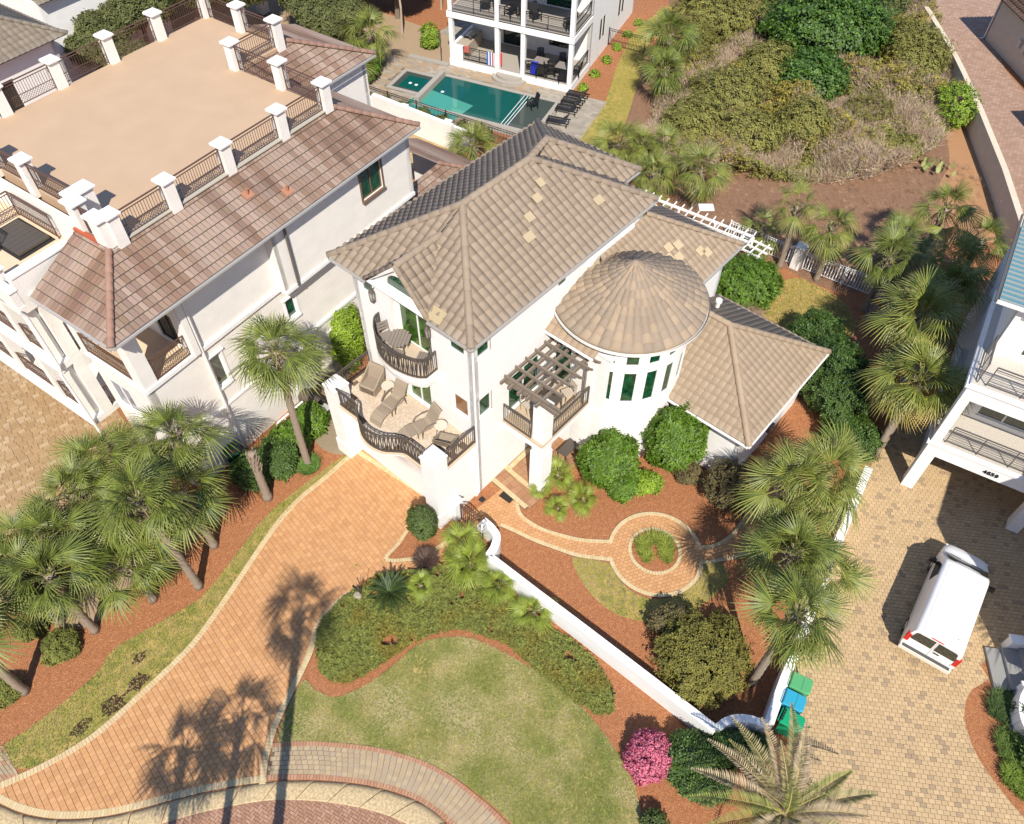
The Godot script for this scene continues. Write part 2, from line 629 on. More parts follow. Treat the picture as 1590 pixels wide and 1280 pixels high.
func inside(p: Vector2, poly: PackedVector2Array) -> bool:
	return Geometry2D.is_point_in_polygon(p, poly)

func pave(called: String, poly: PackedVector2Array, holes: Array, su: float, sv: float, ang: float, mode: String, y: float, pal: Array, singles: int, jm, like = null):
	var root = sheet(called, poly, y - 0.014, jm)
	if like == null: like = K.paver
	var gap := 0.009
	var t2 := Transform2D(deg_to_rad(ang), Vector2.ZERO)
	var lp: PackedVector2Array = t2.affine_inverse() * poly
	var r := Rect2(lp[0], Vector2.ZERO)
	for p in lp: r = r.expand(p)
	var full := []
	var st := sf()
	var cells := []                          # [centre, half u, half v]
	if mode == "herring":
		var n := int(maxf(r.size.x, r.size.y) / sv) + 4
		for i in range(-2, n):
			for j in range(-2, n):
				var k := posmod(i - j, 4)
				var b := r.position + Vector2(i, j) * sv
				if k == 0: cells.append([b + Vector2(sv, sv * 0.5), sv, sv * 0.5])
				elif k == 3: cells.append([b + Vector2(sv * 0.5, sv), sv * 0.5, sv])
	else:
		var rows := int(r.size.y / sv) + 2
		for j in rows:
			var u := r.position.x - (su * 0.5 if j % 2 and mode == "bond" else rng.randf() * su if mode == "mixed" else 0.0)
			while u < r.end.x:
				var w := su * rng.randf_range(0.6, 1.35) if mode == "mixed" else su
				cells.append([Vector2(u + w * 0.5, r.position.y + (j + 0.5) * sv), w * 0.5, sv * 0.5])
				u += w
	var big := paver_mesh(su - gap, sv - gap)
	var unit := paver_mesh(1, 1, 0.05, 0.02)
	for c in cells:
		var rect := PackedVector2Array()
		var n := 0
		for q in [[-1, -1], [1, -1], [1, 1], [-1, 1]]:
			var p: Vector2 = t2 * (c[0] + Vector2(q[0] * (c[1] - gap * 0.5), q[1] * (c[2] - gap * 0.5)))
			rect.append(p)
			if inside(p, poly): n += 1
		if n == 0: continue
		var cut := n < 4
		var gone := false
		for h in holes:
			var m := 0
			for p in rect:
				if inside(p, h): m += 1
			if m == 4: gone = true
			elif m > 0: cut = true
		if gone: continue
		if not cut:
			var ce: Vector2 = t2 * c[0]
			var bs := Basis(Vector3.UP, -deg_to_rad(ang)) * Basis.from_euler(Vector3(rng.randf_range(-1, 1), 0, rng.randf_range(-1, 1)) * 0.006)
			if mode != "bond" and mode != "stack": bs = bs * Basis.from_scale(Vector3(c[1] * 2 - gap, 1, c[2] * 2 - gap))
			full.append(Transform3D(bs, Vector3(ce.x, y + rng.randf_range(-0.002, 0.002), ce.y)))
		else:
			var parts: Array = Geometry2D.intersect_polygons(rect, poly)
			for h in holes:
				var next := []
				for p in parts: next.append_array(Geometry2D.clip_polygons(p, h))
				parts = next
			st.set_color(vary(pick(pal), 0.06))
			for p in parts:
				if p.size() > 2 and not (parts.size() > 1 and Geometry2D.is_polygon_clockwise(p)):
					prism(st, p, y - 0.04, y)
	lay(root, "paver", big if mode == "bond" or mode == "stack" else unit, like, full, pal, singles)
	tag(obj("cut_pavers", st, like, root), "", "", "", "stuff")
	return root

# bricks laid side by side across a line
func soldiers(root, line: PackedVector2Array, width: float, pitch: float, shift: float, y: float, pal: Array, singles: int, called := "border_brick"):
	var mesh := paver_mesh(pitch - 0.009, width - 0.006, 0.05, 0.009)
	var xf := []
	var left := 0.0
	for i in line.size() - 1:
		var a := line[i]
		var b := line[i + 1]
		var l := a.distance_to(b)
		if l < 0.0001: continue
		var d := (b - a) / l
		var nn := Vector2(-d.y, d.x)
		while left < l:
			var p := a + d * left + nn * shift
			xf.append(Transform3D(Basis(Vector3.UP, -d.angle() + rng.randf_range(-0.015, 0.015)), Vector3(p.x, y + rng.randf_range(-0.002, 0.002), p.y)))
			left += pitch
		left -= l
	lay(root, called, mesh, K.paver, xf, pal, singles)

func ribbon(line: PackedVector2Array, w: float, shift: float) -> PackedVector2Array:
	var a := PackedVector2Array()
	var b := PackedVector2Array()
	for i in line.size():
		var d := (line[mini(i + 1, line.size() - 1)] - line[maxi(i - 1, 0)]).normalized()
		var n := Vector2(-d.y, d.x)
		a.append(line[i] + n * (shift - w * 0.5))
		b.append(line[i] + n * (shift + w * 0.5))
	b.reverse()
	a.append_array(b)
	return a

func band(called: String, line: PackedVector2Array, width: float, shift: float, y: float, singles: int):
	var r := ribbon(line, width + 0.02, shift)
	var root = sheet(called, r, y - 0.02, K.joint_tan)
	soldiers(root, line, width, 0.115, shift, y, CREAM, singles)
	return root

func at_len(line: PackedVector2Array, t: float) -> Vector2:   # t in 0..1 along the line
	var total := 0.0
	for i in line.size() - 1: total += line[i].distance_to(line[i + 1])
	var want := total * t
	for i in line.size() - 1:
		var l := line[i].distance_to(line[i + 1])
		if want <= l or i == line.size() - 2: return line[i].lerp(line[i + 1], want / maxf(l, 0.0001))
		want -= l
	return line[line.size() - 1]

func circle(c: Vector2, r: float, n := 40) -> PackedVector2Array:
	var p := PackedVector2Array()
	for i in n: p.append(c + Vector2.from_angle(TAU * i / n) * r)
	return p

const CREAM := [Color(0.84, 0.68, 0.38), Color(0.79, 0.62, 0.34), Color(0.86, 0.71, 0.43), Color(0.81, 0.65, 0.39)]
const ORANGE := [Color(0.80, 0.43, 0.19), Color(0.76, 0.40, 0.175), Color(0.83, 0.455, 0.21), Color(0.79, 0.43, 0.205), Color(0.73, 0.38, 0.17)]
const BEIGE := [Color(0.72, 0.515, 0.285), Color(0.68, 0.48, 0.265), Color(0.75, 0.54, 0.305), Color(0.70, 0.50, 0.28), Color(0.69, 0.485, 0.27), Color(0.73, 0.52, 0.29), Color(0.71, 0.51, 0.285), Color(0.70, 0.50, 0.28), Color(0.74, 0.53, 0.30), Color(0.50, 0.365, 0.225)]
const COURT_C := [Color(0.56, 0.365, 0.18), Color(0.60, 0.41, 0.22), Color(0.52, 0.335, 0.165), Color(0.68, 0.49, 0.29), Color(0.57, 0.375, 0.19), Color(0.54, 0.345, 0.175)]
const STREET_C := [Color(0.55, 0.31, 0.20), Color(0.51, 0.28, 0.175), Color(0.59, 0.345, 0.23), Color(0.48, 0.26, 0.17)]
const WALKWAY_C := [Color(0.58, 0.44, 0.27), Color(0.54, 0.41, 0.26), Color(0.62, 0.48, 0.30), Color(0.55, 0.43, 0.29)]
const ROSE := [Color(0.60, 0.32, 0.19), Color(0.56, 0.29, 0.17), Color(0.64, 0.36, 0.22)]
const GREYSTONE := [Color(0.52, 0.45, 0.36), Color(0.47, 0.405, 0.325), Color(0.57, 0.50, 0.41), Color(0.42, 0.365, 0.30), Color(0.50, 0.43, 0.345)]
const PINK := [Color(0.50, 0.32, 0.23), Color(0.46, 0.29, 0.21), Color(0.54, 0.36, 0.27)]

const DRIVE_LEFT := [-6.92, -21.4, -8.32, -19.59, -9.26, -18.47, -9.98, -17.19, -10.43, -16.11, -11.14, -14.26, -11.95, -12.32, -12.53, -11.38, -13.41, -10.21, -14.54, -8.81, -15.44, -8.06, -16.36, -7.48, -17.29, -7.02, -18.43, -6.61]
const DRIVE_BOTTOM := [-18.51, -6.81, -17.54, -6.55, -16.90, -6.32, -16.28, -6.11, -15.36, -5.94, -14.49, -5.91, -13.45, -5.99, -12.45, -6.20, -11.25, -6.52, -10.23, -6.77, -9.19, -6.98, -8.27, -7.09]
const DRIVE_RIGHT := [-8.27, -7.09, -8.32, -7.82, -8.25, -8.69, -8.09, -9.40, -7.79, -10.36, -7.47, -11.43, -7.37, -12.01, -7.31, -12.65, -6.85, -13.45, -6.30, -14.00]
const DRIVE_BED := [-5.99, -14.62, -5.63, -14.79, -5.20, -14.91, -3.98, -15.12, -2.97, -15.65, -2.47, -16.10, -1.58, -17.06]
const TRI := [-5.02, -15.66, -4.65, -16.20, -4.34, -16.84, -3.13, -18.05, -2.13, -17.36, -2.51, -16.74, -2.96, -16.25, -3.51, -15.85, -4.16, -15.70]
const WALK_TOP := [-2.14, -17.58, -1.40, -18.10, -0.34, -19.16, 0.39, -18.74, 0.34, -18.25, 0.50, -17.77, 0.94, -17.39, 1.53, -17.06, 2.86, -16.67, 4.16, -16.59]
const WALK_BOT := [-1.50, -16.95, -0.97, -16.91, -0.42, -17.19, 0.18, -16.89, 0.98, -16.47, 1.91, -16.09, 2.82, -15.77, 4.16, -15.60]
const WALK2_UP := [7.80, -16.35, 8.32, -16.42, 8.90, -16.70, 9.44, -17.23, 9.91, -17.86, 10.30, -18.84, 10.80, -19.69]
const WALK2_LOW := [7.79, -15.49, 8.86, -15.68, 9.71, -16.01, 10.69, -16.93, 11.48, -18.20, 11.65, -19.69]
const LAWN_FRONT := [-8.12, -8.4, -8.02, -9.40, -7.72, -10.36, -7.47, -10.57, -7.09, -10.25, -6.46, -9.99, -5.89, -10.12, -5.12, -10.55, -4.36, -11.16, -3.70, -11.84, -3.11, -12.17, -2.26, -12.31, -1.40, -12.24, -0.53, -11.86, 0.68, -11.20, 1.63, -10.61, 2.54, -9.79, 3.19, -9.00, 3.71, -8.24, 4.09, -7.51, 4.35, -6.69, 4.24, -5.0, 0.95, -4.8, 0.45, -5.49, -0.15, -6.12, -0.95, -6.72, -1.9, -7.34, -2.85, -7.78, -3.8, -8.07, -4.72, -8.26, -5.66, -8.36, -6.57, -8.43, -7.48, -8.42]
const SW_OUT := [-8.26, -8.38, -7.48, -8.44, -6.57, -8.45, -5.66, -8.38, -4.74, -8.28, -3.82, -8.09, -2.90, -7.80, -1.99, -7.37, -1.08, -6.75, -0.31, -6.16, 0.33, -5.49, 0.9, -4.8]
const SW_IN := [-8.28, -7.16, -7.47, -7.18, -6.81, -7.19, -5.93, -7.15, -5.04, -7.06, -4.15, -6.90, -3.25, -6.63, -2.57, -6.28, -1.90, -5.82, -1.50, -5.47, -0.9, -4.8]
const GUT_OUT := [-18.38, -6.51, -16.96, -6.20, -16.22, -5.97, -15.31, -5.82, -14.45, -5.79, -13.41, -5.88, -12.41, -6.08, -11.21, -6.41, -10.20, -6.65, -9.16, -6.86, -8.25, -7.01, -7.45, -7.06, -6.79, -7.07, -5.91, -7.03, -5.02, -6.94, -4.13, -6.76, -3.24, -6.49, -2.56, -6.14, -2.00, -5.66, -1.4, -5.0]
const GUT_IN := [-17.95, -5.54, -16.69, -5.5, -14.51, -5.22, -12.47, -5.5, -11.28, -5.84, -10.28, -6.12, -9.05, -6.38, -8.00, -6.53, -7.14, -6.54, -6.27, -6.50, -5.39, -6.39, -4.50, -6.22, -3.84, -6.03, -3.17, -5.75, -2.73, -5.37, -2.2, -4.8]
const LAWN_LEFT := [-7.2, -20.9, -7.95, -19.83, -9.08, -18.48, -9.84, -17.19, -10.46, -16.02, -11.14, -14.26, -11.95, -12.32, -12.53, -11.38, -13.41, -10.21, -14.54, -8.81, -15.44, -8.06, -16.69, -7.44, -17.72, -8.06, -17.08, -8.72, -16.09, -9.75, -15.28, -10.82, -14.97, -11.68, -14.19, -12.33, -13.27, -12.99, -12.23, -13.81, -11.61, -14.93, -11.09, -16.11, -10.44, -17.50, -9.56, -18.64, -8.36, -19.93, -7.48, -20.84]
const LAWN_CIRC := [2.55, -15.77, 3.98, -15.49, 4.21, -15.03, 4.56, -14.52, 5.04, -14.13, 5.66, -13.95, 6.30, -14.01, 6.98, -14.32, 7.51, -14.83, 7.83, -15.47, 8.58, -15.56, 8.73, -14.84, 8.10, -14.14, 7.26, -13.58, 6.20, -13.17, 5.19, -13.03, 4.21, -13.28, 3.49, -13.82, 2.89, -14.64]
const LAWN_BACK := [12.6, -30.6, 13.96, -32.2, 15.38, -32.94, 16.45, -32.28, 17.52, -31.04, 17.70, -29.12, 16.36, -27.74, 14.68, -27.0, 12.8, -28.4]
const COURT := [-30.0, -29.96, -25.53, -28.5, -19.32, -24.0, -18.10, -22.80, -16.6, -21.32, -15.8, -19.4, -16.6, -17.4, -16.2, -16.0, -15.6, -14.9, -16.4, -13.4, -17.4, -12.9, -19.84, -13.19, -23.0, -13.44]
const SAND := [-15.48, -16.4, -14.5, -16.4, -14.75, -14.90, -15.8, -12.9, -17.10, -12.45, -17.62, -12.95, -16.87, -14.04]
const RIGHT_DRIVE := [19.0, -23.2, 17.0, -21.8, 15.91, -20.26, 13.86, -16.76, 12.26, -14.04, 11.10, -11.92, 9.75, -9.45, 9.9, -8.40, 9.9, -4.8, 18.2, -4.8, 17.19, -6.20, 16.81, -6.89, 16.35, -8.03, 16.28, -9.12, 16.52, -9.91, 17.01, -10.50, 17.74, -10.87, 18.39, -11.98, 26.0, -12.9, 27.5, -19.0]
const LAWN_POOL := [3.3, -44.6, 5.9, -50.0, 6.6, -52.4, 7.5, -56.0, 9.12, -60.88, 10.88, -63.56, 12.35, -65.25, 13.10, -63.06, 10.45, -59.88, 9.1, -55.05, 7.4, -48.27, 6.2, -45.6, 5.0, -44.0]
const ROAD_TR := [33.0, -68.0, 32.3, -59.28, 31.47, -52.78, 31.0, -47.88, 29.93, -40.16, 29.6, -33.77, 36.38, -35.0, 36.0, -48.5, 35.5, -55.5, 36.4, -60.5, 44.0, -68.0]
const SANDPATCH := [30.9, -52.76, 30.49, -49.44, 29.86, -44.17, 29.0, -39.52, 28.4, -36.5, 25.5, -36.4, 25.8, -40.9, 27.44, -43.77, 28.39, -47.07, 29.41, -50.22]
const DIRT := [9.0, -39.4, 12.4, -41.4, 15.34, -43.2, 17.61, -42.67, 19.75, -43.31, 23.71, -43.36, 25.94, -44.42, 28.54, -43.76, 28.88, -38.14, 24.47, -35.84, 20.78, -32.9, 17.28, -31.9, 13.8, -34.9, 11.3, -36.4]
const GRAVEL_SIDE := [-8.20, -23.6, -7.2, -21.9, -7.05, -20.9, -8.41, -21.05, -9.67, -22.51, -10.60, -24.06, -8.62, -26.50, -7.54, -27.6]

func tuft_mesh(n: int, h: float, w: float, sd: int) -> ArrayMesh:
	var g := RandomNumberGenerator.new()
	g.seed = sd
	var st := sf()
	for i in n:
		var a := g.randf() * TAU
		var o := Vector3(cos(a * 3.1), 0, sin(a * 2.3)) * w * 1.6 * g.randf()
		var d := Vector3(cos(a), 0, sin(a))
		var s := d.cross(Vector3.UP) * w * 0.5
		var l := h * g.randf_range(0.6, 1.1)
		var mid := o + d * l * 0.35 + Vector3.UP * l * 0.6
		var tip := o + d * l * 0.95 + Vector3.UP * l * 0.85
		quad(st, o - s, o + s, mid + s * 0.8, mid - s * 0.8)
		tri(st, mid - s * 0.8, mid + s * 0.8, tip)
	return done(st)

func grass(list, per: float, h: float, cols: Array, sd: int, parent, keep_out := []):
	var poly: PackedVector2Array = smooth(poly2(list), true, 3) if list is Array else list
	var r := Rect2(poly[0], Vector2.ZERO)
	for p in poly: r = r.expand(p)
	var n := FastNoiseLite.new()
	n.seed = sd
	n.frequency = 0.45
	n.fractal_octaves = 4
	var xf := []
	var cs := []
	for i in int(r.get_area() * per):
		var p := r.position + Vector2(rng.randf(), rng.randf()) * r.size
		if not inside(p, poly): continue
		var t := clampf(0.5 + n.get_noise_2d(p.x, p.y) * 0.8 + rng.randf_range(-0.34, 0.34) + (0.45 * smoothstep(1.1, 0.6, p.distance_to(Vector2(-1.46, -9.64)))), 0, 1)
		var c: Color = cols[0].lerp(cols[1], t * 2) if t < 0.5 else cols[1].lerp(cols[2], t * 2 - 1)
		var s := rng.randf_range(0.7, 1.3)
		xf.append(Transform3D(Basis(Vector3.UP, rng.randf() * TAU).scaled(Vector3(s, s * rng.randf_range(0.7, 1.3), s)), Vector3(p.x, 0.008, p.y)))
		cs.append(vary(c, 0.2))
	mm("grass_blades", tuft_mesh(6, h, 0.012, sd), K.blade, xf, cs, parent)

func ground_setting():
	sheet("ground", [-260, 60, 260, 60, 260, -400, -260, -400], 0.0, K.mulch)
	# front drive
	var left := smooth(poly2(DRIVE_LEFT))
	var bottom := smooth(poly2(DRIVE_BOTTOM))
	var right := smooth(poly2(DRIVE_RIGHT))
	var drive := PackedVector2Array()
	drive.append_array(left)
	drive.append_array(bottom)
	drive.append_array(right)
	drive.append_array(poly2(DRIVE_BED))
	drive.append_array(poly2([-2.1, -17.6, -2.795, -17.75]))
	var trip := smooth(poly2(TRI), true, 2)
	pave("driveway", drive, [trip], 0.2, 0.2, 49.45, "bond", 0.03, ORANGE, 300, K.joint)
	band("driveway_border", left, 0.23, -0.115, 0.037, 150)
	band("driveway_border_kerb", bottom, 0.23, -0.115, 0.037, 110)
	band("driveway_border_lawn", right, 0.23, -0.115, 0.037, 60)
	band("garage_border", PackedVector2Array([in_frame(OM, -40.55, -5.45, 1.88), in_frame(OM, -40.55, -1.2, 1.5)]), 0.22, 0.1, 0.037, 40)
	sheet("mulch_triangle", trip, 0.045, K.mulch)
	band("mulch_triangle_border", smooth(poly2([-4.34, -16.94, -4.65, -16.30, -5.10, -15.60, -4.16, -15.60, -3.51, -15.78, -2.96, -16.18, -2.51, -16.70, -2.10, -17.30]), false, 3), 0.16, 0.0, 0.05, 90)
	# garden walk, round bed and the second walk
	var ring := circle(Vector2(5.95, -16.0), 1.97)
	var low := smooth(poly2(WALK_BOT))
	var wtop := smooth(poly2(WALK_TOP).slice(2))
	var walk := PackedVector2Array(poly2(WALK_TOP).slice(0, 2))
	walk.append_array(wtop)
	low.reverse()
	walk.append_array(low)
	low.reverse()
	var w2u := smooth(poly2(WALK2_UP))
	var w2l := smooth(poly2(WALK2_LOW))
	var walk2 := w2u.duplicate()
	w2l.reverse()
	walk2.append_array(w2l)
	w2l.reverse()
	var m1: PackedVector2Array = Geometry2D.merge_polygons(walk, ring)[0]
	var m2: PackedVector2Array = Geometry2D.merge_polygons(m1, walk2)[0]
	var hub := circle(Vector2(5.93, -16.1), 1.0)
	pave("garden_path", m2, [hub], 0.21, 0.14, -18.0, "bond", 0.032, ORANGE, 300, K.joint)
	sheet("round_bed", hub, 0.05, K.mulch)
	var hubl := hub.duplicate()
	hubl.append(hub[0])
	band("round_bed_border", hubl, 0.15, -0.03, 0.056, 70)
	band("garden_path_border", smooth(poly2(WALK_TOP).slice(3), false, 6), 0.17, 0.08, 0.04, 90)
	band("garden_path_border_wall", smooth(poly2(WALK_BOT).slice(2), false, 6), 0.17, -0.08, 0.04, 70)
	var arc1 := PackedVector2Array()
	var arc2 := PackedVector2Array()
	for i in 31:
		arc1.append(Vector2(5.95, -16.0) + Vector2.from_angle(deg_to_rad(lerpf(198, 351, i / 30.0))) * 1.97)
		arc2.append(Vector2(5.95, -16.0) + Vector2.from_angle(deg_to_rad(lerpf(166, 16, i / 30.0))) * 1.97)
	band("round_path_border", arc1, 0.17, 0.085, 0.042, 80)
	band("round_path_border_lawn", arc2, 0.17, -0.085, 0.042, 80)
	band("second_path_border", w2u, 0.16, 0.08, 0.04, 60)
	band("second_path_border_lawn", w2l, 0.16, -0.08, 0.04, 60)
	# entrance porch floor between the house wall and its post
	var porch := PackedVector2Array([in_frame(OM, -40.55, 0.02, -0.95), in_frame(OM, -40.55, 2.2, -0.8), in_frame(OM, -40.55, 2.3, -4.6), in_frame(OM, -40.55, 0.02, -4.6)])
	pave("porch_floor", porch, [], 0.3, 0.3, 49.45, "stack", 0.05, [Color(0.52, 0.28, 0.15), Color(0.48, 0.25, 0.13), Color(0.55, 0.31, 0.17)], 120, K.joint)
	for q in [[0.05, -0.9, 2.1, -0.75], [0.05, -1.75, 2.0, -1.6], [0.16, -1.9, 0.16, -4.5]]:
		band("porch_border", PackedVector2Array([in_frame(OM, -40.55, q[0], q[1]), in_frame(OM, -40.55, q[2], q[3])]), 0.22, 0.0, 0.06, 30)
	# pavement along the street, kerb stones, street
	var so := smooth(poly2(SW_OUT))
	var si := smooth(poly2(SW_IN))
	var swp := so.duplicate()
	si.reverse()
	swp.append_array(si)
	si.reverse()
	var sw = sheet("pavement", swp, 0.014, K.joint_tan)
	var xf := []
	var rows := 6
	var total := 10.4
	for r in rows:
		var n := int(total / 0.23)
		for i in n:
			var t := (i + (0.5 if r % 2 else 0.0) + 0.5) / n
			if t > 0.995: continue
			var v := 0.13 + 0.74 * (r + 0.5) / rows
			var p := at_len(so, t).lerp(at_len(si, t), v)
			var q := at_len(so, t + 0.004).lerp(at_len(si, t + 0.004), v)
			var w := at_len(so, t).distance_to(at_len(si, t)) * 0.74 / rows
			xf.append(Transform3D(Basis(Vector3.UP, -(q - p).angle()) * Basis.from_scale(Vector3(total / n * lerpf(1.0, 0.84, v) - 0.012, 1, w - 0.01)), Vector3(p.x, 0.03 + rng.randf_range(-0.002, 0.002), p.y)))
	lay(sw, "paver", paver_mesh(1, 1, 0.05, 0.03), K.paver, xf, WALKWAY_C, 300)
	soldiers(sw, so, 0.17, 0.11, -0.085 + 0.17, 0.034, ROSE, 100, "edge_brick")
	soldiers(sw, si, 0.17, 0.11, -0.085, 0.034, ROSE, 100, "edge_brick")
	var go := smooth(poly2(GUT_OUT))
	var gi := smooth(poly2(GUT_IN))
	var kerb = group3("kerb", self)
	tag(kerb, "", "", "", "structure")
	var nseg := 15
	for s in nseg:
		var st := ss()
		for k in 6:
			var ta := (s + 0.012 + 0.976 * k / 6.0) / nseg
			var tb := (s + 0.012 + 0.976 * (k + 1) / 6.0) / nseg
			var prof := [[-0.16, 0.0], [-0.16, 0.012], [0.12, 0.06], [0.35, 0.062], [0.6, 0.045], [0.9, 0.02], [1.0, 0.018], [1.0, -0.02]]
			for i in prof.size() - 1:
				var c := []
				for w in [[ta, prof[i]], [tb, prof[i]], [tb, prof[i + 1]], [ta, prof[i + 1]]]:
					var p := at_len(go, w[0]).lerp(at_len(gi, w[0]), w[1][0])
					c.append(Vector3(p.x, w[1][1], p.y))
				quad(st, c[3], c[2], c[1], c[0])
		obj("kerb_stone", st, K.conc, kerb)
	var street := gi.duplicate()
	street.append_array(poly2([1.0, -1.0, -19.0, -1.0]))
	pave("street", street, [], 0.2, 0.1, 28.0, "herring", 0.015, STREET_C, 300, K.joint)
	# pavement stub at the far left
	pave("pavement_stub", poly2([-18.6, -8.1, -17.65, -8.2, -16.75, -7.25, -17.6, -6.9, -18.6, -6.5]), [], 0.22, 0.11, 40.0, "bond", 0.028, ROSE + WALKWAY_C, 60, K.joint_tan)
	# lawns
	var lf = sheet("front_lawn", smooth(poly2(LAWN_FRONT), true, 4), 0.008, K.lawn)
	grass(LAWN_FRONT, 480, 0.055, [Color(0.17, 0.205, 0.035), Color(0.32, 0.305, 0.10), Color(0.50, 0.415, 0.22)], 5, lf)
	var ll = sheet("left_lawn_strip", smooth(poly2(LAWN_LEFT), true, 4), 0.009, K.lawn2)
	grass(LAWN_LEFT, 260, 0.05, [Color(0.15, 0.18, 0.03), Color(0.28, 0.26, 0.07), Color(0.42, 0.32, 0.14)], 15, ll)
	var lc = sheet("round_path_lawn", smooth(poly2(LAWN_CIRC), true, 4), 0.009, K.lawn_tan)
	grass(LAWN_CIRC, 260, 0.05, [Color(0.24, 0.22, 0.08), Color(0.36, 0.29, 0.14), Color(0.43, 0.33, 0.19)], 25, lc)
	var lb = sheet("back_lawn", smooth(poly2(LAWN_BACK), true, 4), 0.009, K.lawn_tan)
	grass(LAWN_BACK, 160, 0.06, [Color(0.34, 0.25, 0.09), Color(0.43, 0.30, 0.12), Color(0.48, 0.33, 0.14)], 35, lb)
	var lp = sheet("pool_lawn", smooth(poly2(LAWN_POOL), true, 4), 0.012, K.lawn_tan)
	grass(LAWN_POOL, 80, 0.07, [Color(0.30, 0.28, 0.06), Color(0.40, 0.33, 0.09), Color(0.46, 0.36, 0.12)], 45, lp)
	for q in [[-14.3, -9.6, 0.5], [-13.6, -10.5, 0.45], [-15.2, -8.8, 0.35], [-13.9, -11.4, 0.3]]:
		var blot := PackedVector2Array()
		for i in 18:
			var a := TAU * i / 18
			blot.append(Vector2(q[0], q[1]) + Vector2(cos(a) * 0.75, sin(a) * 1.2).rotated(0.7) * q[2] * rng.randf_range(0.55, 1.15))
		sheet("bare_soil", blot, 0.02, K.soil)
	# neighbours' paving
	pave("neighbour_court", smooth(poly2(COURT), true, 2), [], 0.34, 0.2, -37.0, "mixed", 0.02, COURT_C, 300, K.joint_tan)
	sheet("sand_patch", smooth(poly2(SAND), true, 4), 0.026, K.sand)
	var rd := smooth(poly2(RIGHT_DRIVE), true, 2)
	pave("right_driveway", rd, [], 0.21, 0.155, 7.0, "bond", 0.02, BEIGE, 300, K.joint_tan)
	sheet("scrub_ground", smooth(poly2([8.3, -40.6, 6.9, -47.0, 8.5, -54.0, 12.3, -63.0, 14.0, -75.0, 33.0, -75.0, 31.6, -58.0, 30.6, -50.0, 28.6, -44.0, 20.0, -42.2, 13.0, -41.0]), true, 3), 0.006, K.litter)
	sheet("bare_ground", smooth(poly2(DIRT), true, 3), 0.010, K.litter)
	sheet("sand_strip", smooth(poly2(SANDPATCH), true, 3), 0.014, K.orangesand)
	pave("far_drive", poly2(ROAD_TR), [], 0.3, 0.2, -10.0, "bond", 0.02, PINK, 40, K.joint_tan)
	sheet("side_gravel", smooth(poly2(GRAVEL_SIDE), true, 3), 0.012, K.gravel)
# ---------------------------------------------------------------- roofs
# triangles of one tile: x across (0..w), y up from the roof, z from the lower end (0) up the slope (-l)
func tile_tris(w: float, l: float, kind: String) -> Array:
	var out := []
	var prof := []
	if kind == "barrel":
		for i in 8:
			var t := i / 7.0
			prof.append(Vector2(t * w, 0.012 + 0.08 * pow(maxf(sin(PI * clampf((t - 0.06) / 0.88, 0, 1)), 0.0), 0.85)))
	elif kind == "low":
		for i in 6:
			var t := i / 5.0
			prof.append(Vector2(t * w, 0.014 + 0.03 * (0.5 - 0.5 * cos(TAU * t))))
	else:
		prof = [Vector2(0.004, 0.0), Vector2(0.012, 0.012), Vector2(w - 0.012, 0.012), Vector2(w - 0.004, 0.0)]
	var lift := {"barrel": 0.05, "low": 0.035, "flat": 0.012}[kind] as float
	for i in prof.size() - 1:
		var a := Vector3(prof[i].x, prof[i].y + lift, 0)
		var b := Vector3(prof[i + 1].x, prof[i + 1].y + lift, 0)
		var c := Vector3(prof[i + 1].x * 0.94 + w * 0.03, prof[i + 1].y * 0.9, -l)
		var d := Vector3(prof[i].x * 0.94 + w * 0.03, prof[i].y * 0.9, -l)
		out.append([a, b, c])
		out.append([a, c, d])
		var e := Vector3(a.x, -0.01, 0)
		var f := Vector3(b.x, -0.01, 0)
		out.append([e, f, b])
		out.append([e, b, a])
	return out

func clip_poly(pts: Array, poly: Array) -> Array:   # convex polygon counter-clockwise in (x, -z) space given as Vector2
	var cur := pts
	for i in poly.size():
		var a: Vector2 = poly[i]
		var b: Vector2 = poly[(i + 1) % poly.size()]
		var e := b - a
		var next := []
		for k in cur.size():
			var p: Vector3 = cur[k]
			var q: Vector3 = cur[(k + 1) % cur.size()]
			var dp := e.cross(Vector2(p.x, -p.z) - a)
			var dq := e.cross(Vector2(q.x, -q.z) - a)
			if dp >= 0: next.append(p)
			if (dp >= 0) != (dq >= 0): next.append(p.lerp(q, dp / (dp - dq)))
		cur = next
		if cur.size() < 3: return []
	return cur

var tile_cache := {}
